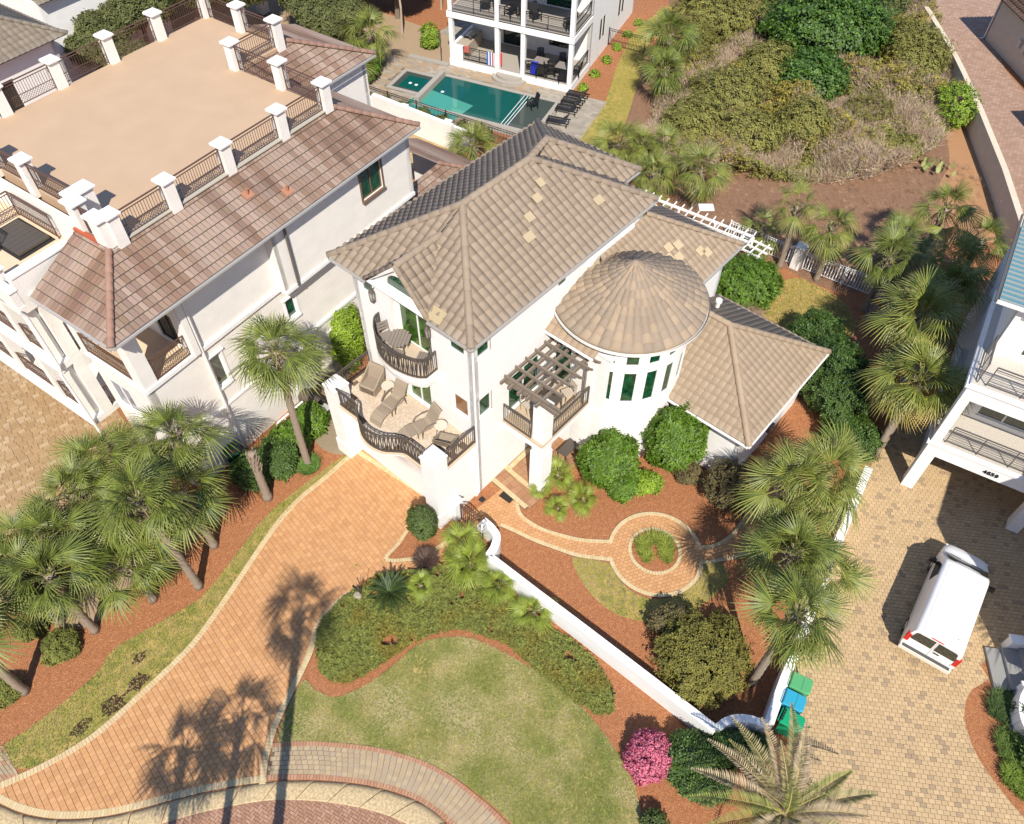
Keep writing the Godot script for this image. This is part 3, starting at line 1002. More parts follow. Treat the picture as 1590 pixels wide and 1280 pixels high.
# faces: arrays of corners (convex, first edge = eave). Tiles of all faces are shared out: nearest 300 singly, the rest as one field
func tiled_roof(parent, faces: Array, w: float, ex: float, kind: String, pal: Array, colour = null, singles := 300, called := "roof"):
	var base := sf()
	var xf := []
	var cut := ss() if kind != "flat" else sf()
	var l := ex + 0.06 if kind != "flat" else ex - 0.03
	var tris = tile_tris(w, l, kind)
	var key := "%s %.3f %.3f" % [kind, w, l]
	if not tile_cache.has(key):
		var st := ss() if kind != "flat" else sf()
		for t in tris: tri(st, t[0], t[1], t[2])
		tile_cache[key] = done(st)
	var cols := []
	for face in faces:
		var n: Vector3 = (face[1] - face[0]).cross(face[2] - face[0]).normalized()
		var pts: Array = face.duplicate()
		if n.y < 0:
			n = -n
			pts.reverse()
		var u := Vector3.UP.cross(n).normalized()
		var v := n.cross(u)
		if v.y < 0:
			v = -v
		u = v.cross(n)
		var o: Vector3 = pts[0]
		var p2 := []
		for p in pts: p2.append(Vector2((p - o).dot(u), (p - o).dot(v)))
		var area := 0.0
		for i in p2.size(): area += p2[i].cross(p2[(i + 1) % p2.size()])
		if area < 0: p2.reverse()
		for i in range(1, pts.size() - 1): tri(base, pts[0], pts[i], pts[i + 1])
		var lo: Vector2 = p2[0]
		var hi: Vector2 = p2[0]
		for p in p2:
			lo = lo.min(p)
			hi = hi.max(p)
		var grown := p2
		var basis := Basis(u, n, -v)
		var row := 0
		var y := lo.y - 0.02
		while y < hi.y:
			var x := lo.x - (w * 0.5 if kind == "flat" and row % 2 else 0.0)
			while x < hi.x:
				var nin := 0
				for q in [Vector2(x, y), Vector2(x + w, y), Vector2(x + w, y + ex), Vector2(x, y + ex)]:
					var ok := true
					for i in p2.size():
						if (p2[(i + 1) % p2.size()] - p2[i]).cross(q - p2[i]) < -0.03: ok = false
					if ok: nin += 1
				var at: Vector3 = o + u * x + v * y
				if nin == 4:
					xf.append(Transform3D(basis * Basis.from_euler(Vector3(rng.randf_range(-0.008, 0.008), rng.randf_range(-0.008, 0.008), 0)), at))
				else:
					cut.set_color(vary(colour.call(at) if colour else pick(pal), 0.05))
					for t in tris:
						var c := []
						for p in t: c.append(Vector3(p.x + x, p.y, p.z - y))
						var r := clip_poly(c, p2)
						for i in range(1, r.size() - 1):
							var tr := []
							for p in [r[0], r[i], r[i + 1]]: tr.append(o + u * p.x + n * p.y - v * p.z)
							tri(cut, tr[0], tr[1], tr[2])
				x += w
			y += ex
			row += 1
	var root = obj(called, base, K.underlay, parent)
	var pt: Transform3D = parent.transform if parent != self else Transform3D()
	if colour:
		var order := []
		for i in xf.size(): order.append([CAM.distance_squared_to(pt * xf[i].origin), i])
		order.sort_custom(func(a, b): return a[0] < b[0])
		var rx := []
		var rc := []
		for k in order.size():
			var t: Transform3D = xf[order[k][1]]
			var c: Color = colour.call(t.origin)
			if k < singles:
				var s := MeshInstance3D.new()
				s.name = "roof_tile"
				s.mesh = tile_cache[key]
				s.material_override = solid(Color(snappedf(c.r, 0.015), snappedf(c.g, 0.015), snappedf(c.b, 0.015)), K.tile)
				s.transform = t
				root.add_child(s, true)
			else:
				rx.append(t)
				rc.append(vary(c, 0.04))
		if rx.size(): mm("roof_tile_field", tile_cache[key], K.tile, rx, rc, root)
	else:
		lay(root, "roof_tile", tile_cache[key], K.tile, xf, pal, singles, pt)
	tag(obj("cut_tiles", cut, K.tile, root), "", "", "", "stuff")
	return root

var cap_cache := {}
func ridge(root, a: Vector3, b: Vector3, rad := 0.13, seg := 0.4, pal := TILE_C, called := "ridge_tile"):
	var l := a.distance_to(b)
	var n := maxi(1, roundi(l / seg))
	var sl := l / n
	var key := "%.2f %.3f" % [rad, snappedf(sl, 0.02)]
	if not cap_cache.has(key):
		var st := ss()
		var s8 := 7
		for k in s8:
			var p0 := Vector2(cos(PI * k / s8), sin(PI * k / s8))
			var p1 := Vector2(cos(PI * (k + 1) / s8), sin(PI * (k + 1) / s8))
			var r0 := rad * 1.1
			var r1 := rad * 0.92
			var zl := snappedf(sl, 0.02) + 0.05
			quad(st, Vector3(p0.x * r0, p0.y * r0, 0), Vector3(p0.x * r1, p0.y * r1, -zl), Vector3(p1.x * r1, p1.y * r1, -zl), Vector3(p1.x * r0, p1.y * r0, 0))
			tri(st, Vector3(0, 0, 0), Vector3(p0.x * r0, p0.y * r0, 0), Vector3(p1.x * r0, p1.y * r0, 0))
		cap_cache[key] = done(st)
	var d := (b - a) / l
	var x := d.cross(Vector3.UP).normalized()
	var basis := Basis(x, x.cross(d), -d)
	for i in n:
		var o := MeshInstance3D.new()
		o.name = called
		o.mesh = cap_cache[key]
		o.material_override = solid(pick(pal), K.tile)
		o.transform = Transform3D(basis, a + d * sl * i + basis.y * 0.06)
		root.add_child(o, true)

const TILE_C := [Color(0.42, 0.33, 0.24), Color(0.405, 0.315, 0.23), Color(0.44, 0.345, 0.255), Color(0.415, 0.325, 0.242), Color(0.39, 0.305, 0.225), Color(0.43, 0.335, 0.245)]
const TILE_WARM := [Color(0.50, 0.38, 0.262), Color(0.48, 0.362, 0.25), Color(0.52, 0.395, 0.275), Color(0.49, 0.372, 0.262)]

func gutter(parent, a: Vector3, b: Vector3, out: Vector3, m = null):
	var st := sf()
	bar(st, a + out * 0.04 + Vector3(0, -0.06, 0), b + out * 0.04 + Vector3(0, -0.06, 0), 0.07, 0.09)
	obj("gutter", st, m if m else K.gutter, parent)

# ---------------------------------------------------------------- the main house
func main_house():
	var h = thing("main_house", "white stucco house with tan barrel tile roof and round tower", "house", OM, -40.55)
	var X := Vector3(1, 0, 0)
	var Z := Vector3(0, 0, 1)
	# walls of the tall block
	var st := sf()
	var right_holes := [[0.22, 8.22, 0.95, 9.2], [0.2, 4.88, 0.95, 6.0], [1.95, 3.62, 3.9, 5.75], [4.78, 8.45, 5.4, 9.05]]
	wall(st, Vector3(0, 0, 0), -Z, 10.3, 9.5, 0.25, right_holes)
	var front_holes := [[0.42, 8.3, 1.1, 9.05], [2.05, 6.6, 4.1, 9.5], [2.43, 3.66, 3.75, 5.75], [5.0, 8.25, 5.78, 9.05], [5.02, 4.76, 5.8, 5.85]]
	wall(st, Vector3(-6.2, 0, 0), X, 6.2, 9.5, 0.25, front_holes)
	wall(st, Vector3(0, 0, -10.3), -X, 6.2, 9.5, 0.25)
	wall(st, Vector3(-6.2, 0, -10.3), Z, 10.3, 9.5, 0.25)
	box(st, -6.2, 9.3, -11.6, -1.8, 9.31, -10.3)
	wall(st, Vector3(-1.75, 0, -10.3), -Z, 1.3, 9.5, 0.25)
	wall(st, Vector3(-1.75, 0, -11.6), -X, 4.45, 9.5, 0.25)
	obj("wall", st, K.stucco, h)
	for q in right_holes.slice(0, 2) + [right_holes[3]]:
		window(h, Vector3.ZERO, -Z, q, 1)
	window(h, Vector3.ZERO, -Z, right_holes[2], 2, null, null, 0.0, 0.12, "sliding_door")
	for i in [0, 3, 4]:
		var q = front_holes[i]
		window(h, Vector3(-6.2, 0, 0), X, q, 1, null, K.glass if i == 0 or i == 3 else mat(Color(0.22, 0.10, 0.04), 0.08))
	window(h, Vector3(-6.2, 0, 0), X, front_holes[2], 2, null, K.glass_green, 0.0, 0.12, "terrace_door")
	# recessed balcony doors
	st = sf()
	box(st, -4.15, 6.6, -0.55, -2.1, 9.5, -0.5)
	box(st, -4.2, 6.6, -0.55, -4.1, 9.5, -0.25)
	box(st, -2.1, 6.6, -0.55, -2.0, 9.5, -0.25)
	obj("balcony_recess", st, K.stucco, h)
	window(h, Vector3(-6.2, 0, -0.28), X, [2.12, 6.66, 4.08, 9.44], 2, null, K.glass_green, 0.0, 0.06, "balcony_door")
	# roof
	var e := 9.45
	var A1 := Vector3(-3.36, 11.55, -3.25)
	var A2 := Vector3(-3.36, 11.55, -7.0)
	var A3 := Vector3(-4.2, 11.06, -9.05)
	var FL := Vector3(-6.99, e, 0.33)
	var FR := Vector3(0.27, e, 0.33)
	var BR := Vector3(0.27, e, -10.68)
	var C2 := Vector3(-1.42, e, -11.9)
	var BL := Vector3(-6.99, e, -11.9)
	var pk := Vector3(-3.4, 10.85, 0.15)      # gable over the balcony
	var pb := Vector3(-3.4, 10.85, -2.08)
	var gl := Vector3(-4.95, 9.47, 0.3)
	var gr := Vector3(-1.85, 9.47, 0.3)
	var faces := [[FR, BR, A2, A1], [FL, Vector3(-4.95, e, 0.33), pb, A1], [Vector3(-1.85, e, 0.33), FR, A1, pb], [BL, FL, A1, A2, A3],
		[BR, Vector3(-6.0, e, -10.68), A2], [C2, BL, A3], [Vector3(-1.42, e, -8.6), C2, A3, Vector3(-4.2, 11.06, -7.6)],
		[gl, pk, pb], [pk, gr, pb]]
	var roof = tiled_roof(h, faces, 0.34, 0.36, "barrel", TILE_C)
	for q in [[FR, A1], [FL, A1], [A1, A2], [BR, A2], [A2, A3], [C2, A3], [BL, A3], [pk, pb]]:
		ridge(roof, q[0], q[1], 0.14, 0.42)
	ridge(roof, gl + Vector3(0, 0.03, 0.02), pk + Vector3(0, 0.03, 0.02), 0.1, 0.42)
	ridge(roof, gr + Vector3(0, 0.03, 0.02), pk + Vector3(0, 0.03, 0.02), 0.1, 0.42)
	# replaced pale tiles
	for q in [[-1.25, -4.5], [-1.75, -5.1], [-2.1, -5.95], [-2.45, -6.55], [-0.85, -8.2]]:
		var t := sf()
		var y: float = e + (0.27 - q[0]) * 0.578 + 0.185
		var sl := atan(0.578)
		boxt(t, Transform3D(Basis(Vector3(0, 0, 1), sl * -1.0), Vector3(q[0], y, q[1])), Vector3(0.34, 0.03, 0.3 + rng.randf() * 0.2))
		obj("pale_roof_tile", t, mat(Color(0.66, 0.52, 0.33), 0.85, K.grit, 1.5), roof)
	# soffit, fascia, gutters
	st = sf()
	for q in [[-6.9, 0.0, 0.22, 0.28, -6.9], [0.0, -10.6, 0.22, 0.0, 0.0], [-6.95, -11.8, -6.2, 0.0, 0.0]]:
		box(st, q[0], 9.36, q[1], q[2], 9.40, q[3])
	box(st, -6.9, 9.36, -11.82, -1.5, 9.40, -11.6)
	obj("soffit", st, K.white, h)
	gutter(h, Vector3(0.27, e, 0.36), Vector3(0.27, e, -10.7), X)
	gutter(h, Vector3(-6.99, e, 0.33), Vector3(-5.0, e, 0.33), Z)
	gutter(h, Vector3(-1.8, e, 0.33), Vector3(0.27, e, 0.33), Z)
	gutter(h, Vector3(-1.42, e, -10.8), Vector3(-1.42, e, -11.9), X)
	# gable wall with its arched window
	st = sf()
	var hole := []
	for i in 13:
		var a := PI * i / 12.0
		hole.append(Vector2(-3.4 + cos(a) * 0.82, 9.52 + sin(a) * 0.78))
	var outer := []
	for i in 13:
		var x: float = lerpf(-1.95, -4.85, i / 12.0)
		outer.append(Vector2(x, 10.76 - absf(x + 3.4) * 0.87))
	for i in 12:
		quad(st, Vector3(outer[i].x, outer[i].y, 0.05), Vector3(outer[i + 1].x, outer[i + 1].y, 0.05), Vector3(hole[i + 1].x, hole[i + 1].y, 0.05), Vector3(hole[i].x, hole[i].y, 0.05))
		quad(st, Vector3(hole[i].x, hole[i].y, 0.05), Vector3(hole[i + 1].x, hole[i + 1].y, 0.05), Vector3(hole[i + 1].x, hole[i + 1].y, -0.2), Vector3(hole[i].x, hole[i].y, -0.2))
	obj("gable_wall", st, K.stucco, h)
	st = sf()
	for i in 12: bar(st, Vector3(hole[i].x, hole[i].y, -0.02), Vector3(hole[i + 1].x, hole[i + 1].y, -0.02), 0.07, 0.07)
	bar(st, Vector3(-4.2, 9.5, -0.02), Vector3(-2.6, 9.5, -0.02), 0.1, 0.08)
	var arch = obj("arched_window", st, K.frame, h)
	st = sf()
	for i in 12: tri(st, Vector3(-3.4, 9.52, -0.04), Vector3(hole[i].x, hole[i].y, -0.04), Vector3(hole[i + 1].x, hole[i + 1].y, -0.04))
	obj("pane", st, K.glass, arch)
	st = sf()
	bar(st, Vector3(-4.98, 9.47, 0.2), Vector3(-3.4, 10.82, 0.2), 0.04, 0.14)
	bar(st, Vector3(-1.82, 9.47, 0.2), Vector3(-3.4, 10.82, 0.2), 0.04, 0.14)
	obj("gable_trim", st, K.white, h)
	# bare roof battens where tiles are missing by the gable
	st = sf()
	boxt(st, Transform3D(Basis(Vector3(1, 0, 0), atan(0.578)), Vector3(-1.55, 9.70, 0.08)), Vector3(0.62, 0.06, 0.5))
	obj("broken_roof_edge", st, mat(Color(0.62, 0.49, 0.28), 0.9, K.grit, 2.0), roof)
	# lanterns by the balcony doors
	for x in [-4.96, -2.05]:
		lantern(h, Vector3(x, 8.55, 0.17))
	# downpipes
	st = sf()
	tube(st, [Vector3(0.06, 9.3, 0.05), Vector3(0.06, 0.25, 0.05), Vector3(0.06, 0.08, 0.25)], [0.045, 0.045, 0.045], 8)
	obj("downpipe", st, K.white, h)
	terrace(h)
	round_balcony(h)
	pergola_balcony(h)
	tower(h)

func lantern(h, at: Vector3):
	var st := sf()
	lathe(st, at, [[0.0, 0.42], [0.03, 0.36], [0.13, 0.24], [0.12, 0.22]], 6)
	lathe(st, at, [[0.11, -0.2], [0.05, -0.28], [0.0, -0.3]], 6)
	for k in 6:
		var d := Vector3(sin(TAU * k / 6), 0, cos(TAU * k / 6))
		bar(st, at + d * 0.12 + Vector3(0, 0.23, 0), at + d * 0.1 + Vector3(0, -0.2, 0), 0.018)
	bar(st, at + Vector3(0, 0.34, -0.16), at + Vector3(0, 0.34, 0), 0.025)
	var o = obj("wall_lantern", st, K.iron, h)
	st = sf()
	lathe(st, at, [[0.1, 0.2], [0.085, -0.18]], 6)
	var g = mat(Color(0.6, 0.58, 0.5), 0.1)
	g.transparency = BaseMaterial3D.TRANSPARENCY_ALPHA
	g.albedo_color.a = 0.25
	obj("lantern_glass", st, g, o)

func terrace(h):
	var out := smooth(poly2([-5.58, 2.3, -4.95, 2.3, -4.4, 2.3, -4.1, 2.5, -3.7, 2.78, -3.1, 2.9, -2.5, 2.78, -2.1, 2.5, -1.75, 2.28, -1.2, 2.26, -0.7, 2.26]), false, 3)
	var full := out.duplicate()
	full.append_array(poly2([-0.7, 1.68, 0.0, 1.68, 0.0, 0.0, -6.2, 0.0, -6.2, 1.72, -5.58, 1.72]))
	var t = group3("terrace", h)
	var st := sf()
	prism(st, full, 3.42, 3.58, true)
	# apron that swells out from the garage wall up to the curved edge
	for i in out.size() - 1:
		for k in 6:
			var a := k / 6.0
			var b := (k + 1) / 6.0
			var f = func(p, s): return Vector3(p.x, lerpf(1.5, 3.42, s), lerpf(1.75, p.y - 0.06, pow(s, 1.8)))
			quad(st, f.call(out[i], a), f.call(out[i + 1], a), f.call(out[i + 1], b), f.call(out[i], b))
	wall(st, Vector3(-5.9, 0, 1.75), Vector3(1, 0, 0), 5.5, 3.42, 0.2)
	wall(st, Vector3(-0.02, 0, 1.8), Vector3(0, 0, -1), 1.8, 3.42, 0.2)
	wall(st, Vector3(-6.18, 0, 0), Vector3(0, 0, 1), 1.8, 3.42, 0.2)
	obj("terrace_base", st, K.stucco, t)
	st = sf()
	for i in out.size() - 1: bar(st, Vector3(out[i].x, 3.6, out[i].y), Vector3(out[i + 1].x, 3.6, out[i + 1].y), 0.12, 0.07)
	bar(st, Vector3(-0.04, 3.6, 1.68), Vector3(-0.04, 3.6, 0.02), 0.12, 0.07)
	bar(st, Vector3(-6.16, 3.6, 1.7), Vector3(-6.16, 3.6, 0.02), 0.12, 0.07)
	obj("edge_coping", st, K.decktan, t)
	# floor tiles laid along the house
	var fl = obj("terrace_floor", sf_poly(full, 3.585), K.joint_tan, t)
	var tiles := []
	var mesh := paver_mesh(0.595, 0.295, 0.03, 0.004)
	for i in 11:
		for j in 10:
			var c := Vector2(-5.9 + i * 0.6 + (0.3 if j % 2 else 0.0), 0.16 + j * 0.3)
			var ok := true
			for q in [[-0.29, -0.14], [0.29, -0.14], [0.29, 0.14], [-0.29, 0.14]]:
				if not inside(c + Vector2(q[0], q[1]), full): ok = false
			if ok: tiles.append(Transform3D(Basis(), Vector3(c.x, 3.605, c.y)))
	var tc := [Color(0.64, 0.55, 0.45), Color(0.60, 0.51, 0.41), Color(0.67, 0.58, 0.48), Color(0.62, 0.53, 0.43)]
	lay(fl, "floor_tile", mesh, K.travertine, tiles, tc, 200, h.transform)
	for p in [[-0.72, 0.0, 1.66, 2.38], [-6.28, -5.56, 1.68, 2.4]]:
		st = sf()
		box(st, p[0], 0.9, p[2], p[1], 4.42, p[3])
		box(st, p[0] - 0.05, 0.0, p[2] - 0.05, p[1] + 0.05, 0.86, p[3] + 0.05)
		var c := [Vector3(p[0] - 0.05, 0.86, p[3] + 0.05), Vector3(p[1] + 0.05, 0.86, p[3] + 0.05), Vector3(p[1] + 0.05, 0.86, p[2] - 0.05), Vector3(p[0] - 0.05, 0.86, p[2] - 0.05)]
		var d := [Vector3(p[0], 0.92, p[3]), Vector3(p[1], 0.92, p[3]), Vector3(p[1], 0.92, p[2]), Vector3(p[0], 0.92, p[2])]
		for i in 4: quad(st, c[i], c[(i + 1) % 4], d[(i + 1) % 4], d[i])
		var pil = obj("pillar", st, K.stucco, t)
		st = sf()
		box(st, p[0] - 0.035, 4.42, p[2] - 0.035, p[1] + 0.035, 4.5, p[3] + 0.035)
		var top := Vector3((p[0] + p[1]) * 0.5, 4.66, (p[2] + p[3]) * 0.5)
		c = [Vector3(p[0] - 0.035, 4.5, p[3] + 0.035), Vector3(p[1] + 0.035, 4.5, p[3] + 0.035), Vector3(p[1] + 0.035, 4.5, p[2] - 0.035), Vector3(p[0] - 0.035, 4.5, p[2] - 0.035)]
		for i in 4: tri(st, c[i], c[(i + 1) % 4], top)
		obj("pillar_cap", st, K.white, pil)
	var run := []
	for p in out: run.append(Vector3(p.x, 3.62, p.y - 0.02))
	railing(t, run, 1.05, K.iron, -0.06, 0.11, "box")
	railing(t, [Vector3(-0.05, 3.62, 1.64), Vector3(-0.05, 3.62, 0.05)], 1.05, K.iron, -0.06, 0.11, "box")
	railing(t, [Vector3(-6.14, 3.62, 0.05), Vector3(-6.14, 3.62, 1.66)], 1.05, K.iron, -0.05, 0.11, "box")

func sf_poly(p: PackedVector2Array, y: float) -> SurfaceTool:
	var st := sf()
	prism(st, p, y, y)
	return st

func round_balcony(h):
	var b = group3("round_balcony", h)
	var out := smooth(poly2([-4.95, 0.0, -4.9, 0.3, -4.5, 0.72, -4.0, 1.0, -3.35, 1.12, -2.7, 1.05, -2.15, 0.86, -1.86, 0.62]), false, 3)
	var full := out.duplicate()
	full.append_array(poly2([-1.86, -0.54, -4.2, -0.54, -4.95, -0.02]))
	full = out.duplicate()
	full.append_array(poly2([-1.86, 0.0]))
	var st := sf()
	prism(st, full, 6.42, 6.6, true)
	for k in 5:
		var a := k / 5.0
		var c := (k + 1) / 5.0
		for i in out.size():
			var p: Vector2 = out[i]
			var q: Vector2 = out[i + 1] if i < out.size() - 1 else Vector2(-1.86, 0.0)
			var f = func(v, s): return Vector3(lerpf(-3.4, v.x, lerpf(0.93, 0.985, s)), lerpf(5.95, 6.42, s), v.y * lerpf(0.86, 0.97, pow(s, 0.6)))
			quad(st, f.call(p, a), f.call(q, a), f.call(q, c), f.call(p, c))
	var under := PackedVector2Array()
	for p in full: under.append(Vector2(lerpf(-3.4, p.x, 0.93), p.y * 0.86))
	prism(st, under, 5.945, 5.95, true)
	obj("balcony_slab", st, K.stucco, b)
	st = sf()
	prism(st, full, 6.6, 6.615)
	box(st, -4.1, 6.6, -0.5, -2.1, 6.62, 0.0)
	obj("balcony_floor", st, mat(Color(0.62, 0.50, 0.38), 0.6, K.fine, 0.8), b)
	var run := []
	for p in out: run.append(Vector3(p.x * 0.99 - 0.034, 6.62, p.y * 0.96))
	run.append(Vector3(-1.88, 6.62, 0.03))
	railing(b, run, 1.02, K.iron, -0.07, 0.1, "box")

func pergola_balcony(h):
	var b = group3("pergola_balcony", h)
	var st := sf()
	box(st, 0.02, 3.18, -4.62, 2.08, 3.56, -1.55)
	obj("balcony_slab", st, K.stucco, b)
	st = sf()
	box(st, 0.02, 3.56, -4.62, 2.12, 3.62, -1.51)
	obj("balcony_floor", st, mat(Color(0.60, 0.46, 0.32), 0.6, K.fine, 0.8), b)
	st = sf()
	box(st, 1.5, 2.75, -2.22, 2.07, 5.72, -1.65)
	box(st, 1.46, 0.0, -2.26, 2.11, 2.75, -1.61)
	obj("post", st, K.stucco, b)
	railing(b, [Vector3(0.06, 3.62, -1.58), Vector3(1.48, 3.62, -1.58)], 1.03, K.iron, -0.06, 0.11, "box")
	railing(b, [Vector3(2.07, 3.62, -2.24), Vector3(2.07, 3.62, -4.55)], 1.03, K.iron, -0.06, 0.11, "box")
	st = sf()
	tube(st, [Vector3(1.95, 3.6, -4.35), Vector3(1.95, 6.1, -4.35)], [0.045, 0.045], 8)
	obj("pergola_pole", st, K.wood, b)
	st = sf()
	box(st, 0.0, 5.76, -1.98, 2.55, 5.96, -1.88)
	box(st, 0.0, 5.77, -1.78, 2.55, 5.95, -1.70)
	obj("header_beam", st, K.wood, b)
	for x in [0.05, 0.48, 0.9, 1.32, 1.8]:
		st = sf()
		box(st, x - 0.045, 5.97, -4.85, x + 0.045, 6.12, -1.4)
		obj("pergola_beam", st, K.wood, b)
	for z in [-1.69, -2.33, -2.93, -3.52, -4.1, -4.6]:
		st = sf()
		box(st, -0.32, 6.13, z - 0.035, 2.24, 6.27, z + 0.035)
		boxt(st, Transform3D(Basis(Vector3(0, 0, 1), 0.45), Vector3(2.3, 6.23, z)), Vector3(0.22, 0.08, 0.07))
		obj("pergola_rafter", st, K.wood, b)

func tower(h):
	# low wing behind the pergola
	var st := sf()
	wall(st, Vector3(0.02, 0, -4.65), Vector3(1, 0, 0), 2.7, 6.75, 0.25, [[0.08, 3.7, 1.0, 5.9]])
	wall(st, Vector3(2.72, 0, -4.9), Vector3(0, 0, -1), 8.4, 6.75, 0.25)
	wall(st, Vector3(2.72, 0, -13.3), Vector3(-1, 0, 0), 2.7, 6.75, 0.25)
	wall(st, Vector3(2.5, 0, -7.55), Vector3(1, 0, 0), 5.35, 3.4, 0.25)
	wall(st, Vector3(7.85, 0, -7.55), Vector3(0, 0, -1), 6.05, 3.4, 0.25)
	wall(st, Vector3(7.85, 0, -13.6), Vector3(-1, 0, 0), 5.2, 3.4, 0.25)
	box(st, 0.0, 6.6, -13.3, 2.9, 6.7, -4.6)
	obj("wing_wall", st, K.stucco, h)
	window(h, Vector3(0.02, 0, -4.65), Vector3(1, 0, 0), [0.08, 3.7, 1.0, 5.9], 1)
	var e := 6.85
	var r2 = tiled_roof(h, [[Vector3(3.15, e, -5.5), Vector3(3.15, e, -13.7), Vector3(0.0, 8.67, -10.55), Vector3(0, 8.67, -7.3)],
		[Vector3(0, e, -4.1), Vector3(2.38, e, -4.1), Vector3(2.38, 7.6, -5.4), Vector3(0, 8.67, -7.25)],
		[Vector3(3.15, e, -13.7), Vector3(-0.9, e, -13.7), Vector3(-0.9, 9.19, -9.65), Vector3(0, 8.67, -10.55)]], 0.3, 0.36, "low", TILE_WARM, null, 150, "wing_roof")
	ridge(r2, Vector3(3.15, e, -13.7), Vector3(0, 8.67, -10.55), 0.12, 0.42, TILE_WARM)
	for q in [[1.75, -9.9], [1.95, -10.35], [1.45, -10.25], [1.6, -10.75], [2.3, -11.5], [2.5, -11.75], [2.2, -9.6]]:
		var t := sf()
		boxt(t, Transform3D(Basis(Vector3(0, 0, 1), -atan(0.578)), Vector3(q[0], e + (3.15 - q[0]) * 0.578 + 0.11, q[1])), Vector3(0.36, 0.03, 0.42))
		obj("pale_roof_tile", t, mat(Color(0.74, 0.58, 0.36), 0.85, K.grit, 1.5), r2)
	st = sf()
	box(st, 0.0, 8.45, -9.6, 0.1, 8.75, -6.6)
	obj("flashing", st, K.white, h)
	gutter(h, Vector3(0, e, -4.12), Vector3(2.36, e, -4.12), Vector3(0, 0, 1), K.white)
	gutter(h, Vector3(3.15, e, -10.3), Vector3(3.15, e, -13.7), Vector3(1, 0, 0))
	# single-storey wing
	e = 3.45
	var ap := Vector3(4.8, 5.45, -10.5)
	var f1 := Vector3(8.25, e, -7.1)
	var b1 := Vector3(8.25, e, -13.95)
	var r3 = tiled_roof(h, [[Vector3(2.2, e, -7.1), f1, ap, Vector3(2.2, 5.45, -10.5)], [f1, b1, ap], [b1, Vector3(2.6, e, -13.95), Vector3(2.6, 5.45, -10.5), ap]], 0.3, 0.36, "low", TILE_WARM, null, 200, "garden_wing_roof")
	ridge(r3, f1, ap, 0.13, 0.42, TILE_WARM)
	ridge(r3, b1, ap, 0.13, 0.42, TILE_WARM)
	ridge(r3, ap, Vector3(3.6, 5.45, -10.5), 0.13, 0.42, TILE_WARM)
	st = sf()
	box(st, 7.85, 3.3, -13.9, 8.2, 3.36, -7.15)
	box(st, 2.6, 3.3, -7.55, 8.2, 3.36, -7.15)
	obj("soffit", st, K.white, h)
	gutter(h, f1, b1, Vector3(1, 0, 0), K.white)
	gutter(h, Vector3(3.0, e, -7.1), f1, Vector3(0, 0, 1), K.white)
	st = sf()
	lathe(st, Vector3(3.75, 5.3, -11.3), [[0.0, 0.45], [0.14, 0.42], [0.15, 0.3], [0.09, 0.28], [0.09, 0.0]], 10)
	obj("roof_vent", st, K.white, h)
	# round tower: wall ring with window openings
	var t = group3("tower", h)
	var c := Vector3(1.75, 0, -7.2)
	st = sf()
	var R := 2.6
	var P = func(a, y, r): return c + Vector3(sin(deg_to_rad(a)) * r, y, cos(deg_to_rad(a)) * r)
	var wins := [[14.8, 26.0], [35.0, 46.4], [55.2, 65.6], [75.2, 84.4], [94.6, 105.0]]
	var bands := [[4.12, 5.86], [6.3, 6.86]]
	var ys := [0.0, 4.12, 5.86, 6.3, 6.86, 7.5]
	var angs := []
	var a := -180.0
	while a < 180.0:
		angs.append(a)
		a += 4.0
	for w in wins: angs.append_array(w)
	angs.sort()
	angs.append(180.0)
	for i in angs.size() - 1:
		var a0: float = angs[i]
		var a1: float = angs[i + 1]
		if a1 - a0 < 0.01: continue
		var mid := (a0 + a1) * 0.5
		var inw := false
		for w in wins:
			if mid > w[0] and mid < w[1]: inw = true
		for j in ys.size() - 1:
			var hole := inw and (j == 1 or j == 3)
			if not hole:
				quad(st, P.call(a0, ys[j], R), P.call(a1, ys[j], R), P.call(a1, ys[j + 1], R), P.call(a0, ys[j + 1], R))
			else:
				quad(st, P.call(a0, ys[j], R - 0.1), P.call(a1, ys[j], R - 0.1), P.call(a1, ys[j], R), P.call(a0, ys[j], R))
				quad(st, P.call(a0, ys[j + 1], R), P.call(a1, ys[j + 1], R), P.call(a1, ys[j + 1], R - 0.1), P.call(a0, ys[j + 1], R - 0.1))
	for w in wins:
		for s in w:
			for b in bands:
				quad(st, P.call(s, b[0], R - 0.1), P.call(s, b[0], R), P.call(s, b[1], R), P.call(s, b[1], R - 0.1))
	obj("tower_wall", st, K.stucco, t)
	st = sf()
	for i in 90:
		var a0 := i * 4.0
		var a1 := a0 + 4.0
		var prof := [[R, 3.3], [R + 0.09, 3.36], [R + 0.09, 3.46], [R, 3.56]]
		for k in 3: quad(st, P.call(a0, prof[k][1], prof[k][0]), P.call(a1, prof[k][1], prof[k][0]), P.call(a1, prof[k + 1][1], prof[k + 1][0]), P.call(a0, prof[k + 1][1], prof[k + 1][0]))
		quad(st, P.call(a0, 7.36, R), P.call(a1, 7.36, R), P.call(a1, 7.36, 3.12), P.call(a0, 7.36, 3.12))
		quad(st, P.call(a0, 7.36, 3.12), P.call(a1, 7.36, 3.12), P.call(a1, 7.52, 3.14), P.call(a0, 7.52, 3.14))
	obj("tower_trim", st, K.white, t)
	frame_w = 0.022
	for w in wins:
		for b in bands:
			var am := deg_to_rad((w[0] + w[1]) * 0.5)
			var half := R * deg_to_rad(w[1] - w[0]) * 0.5
			var ux := Vector3(cos(am), 0, -sin(am))
			var o := c + Vector3(sin(am), 0, cos(am)) * (R - 0.02) - ux * half
			window(t, o, ux, [0.0, b[0], half * 2, b[1]], 1, null, null, 0.0, 0.045)
	frame_w = 0.055
	# cone of tapering tiles
	st = ss()
	var rows := 10
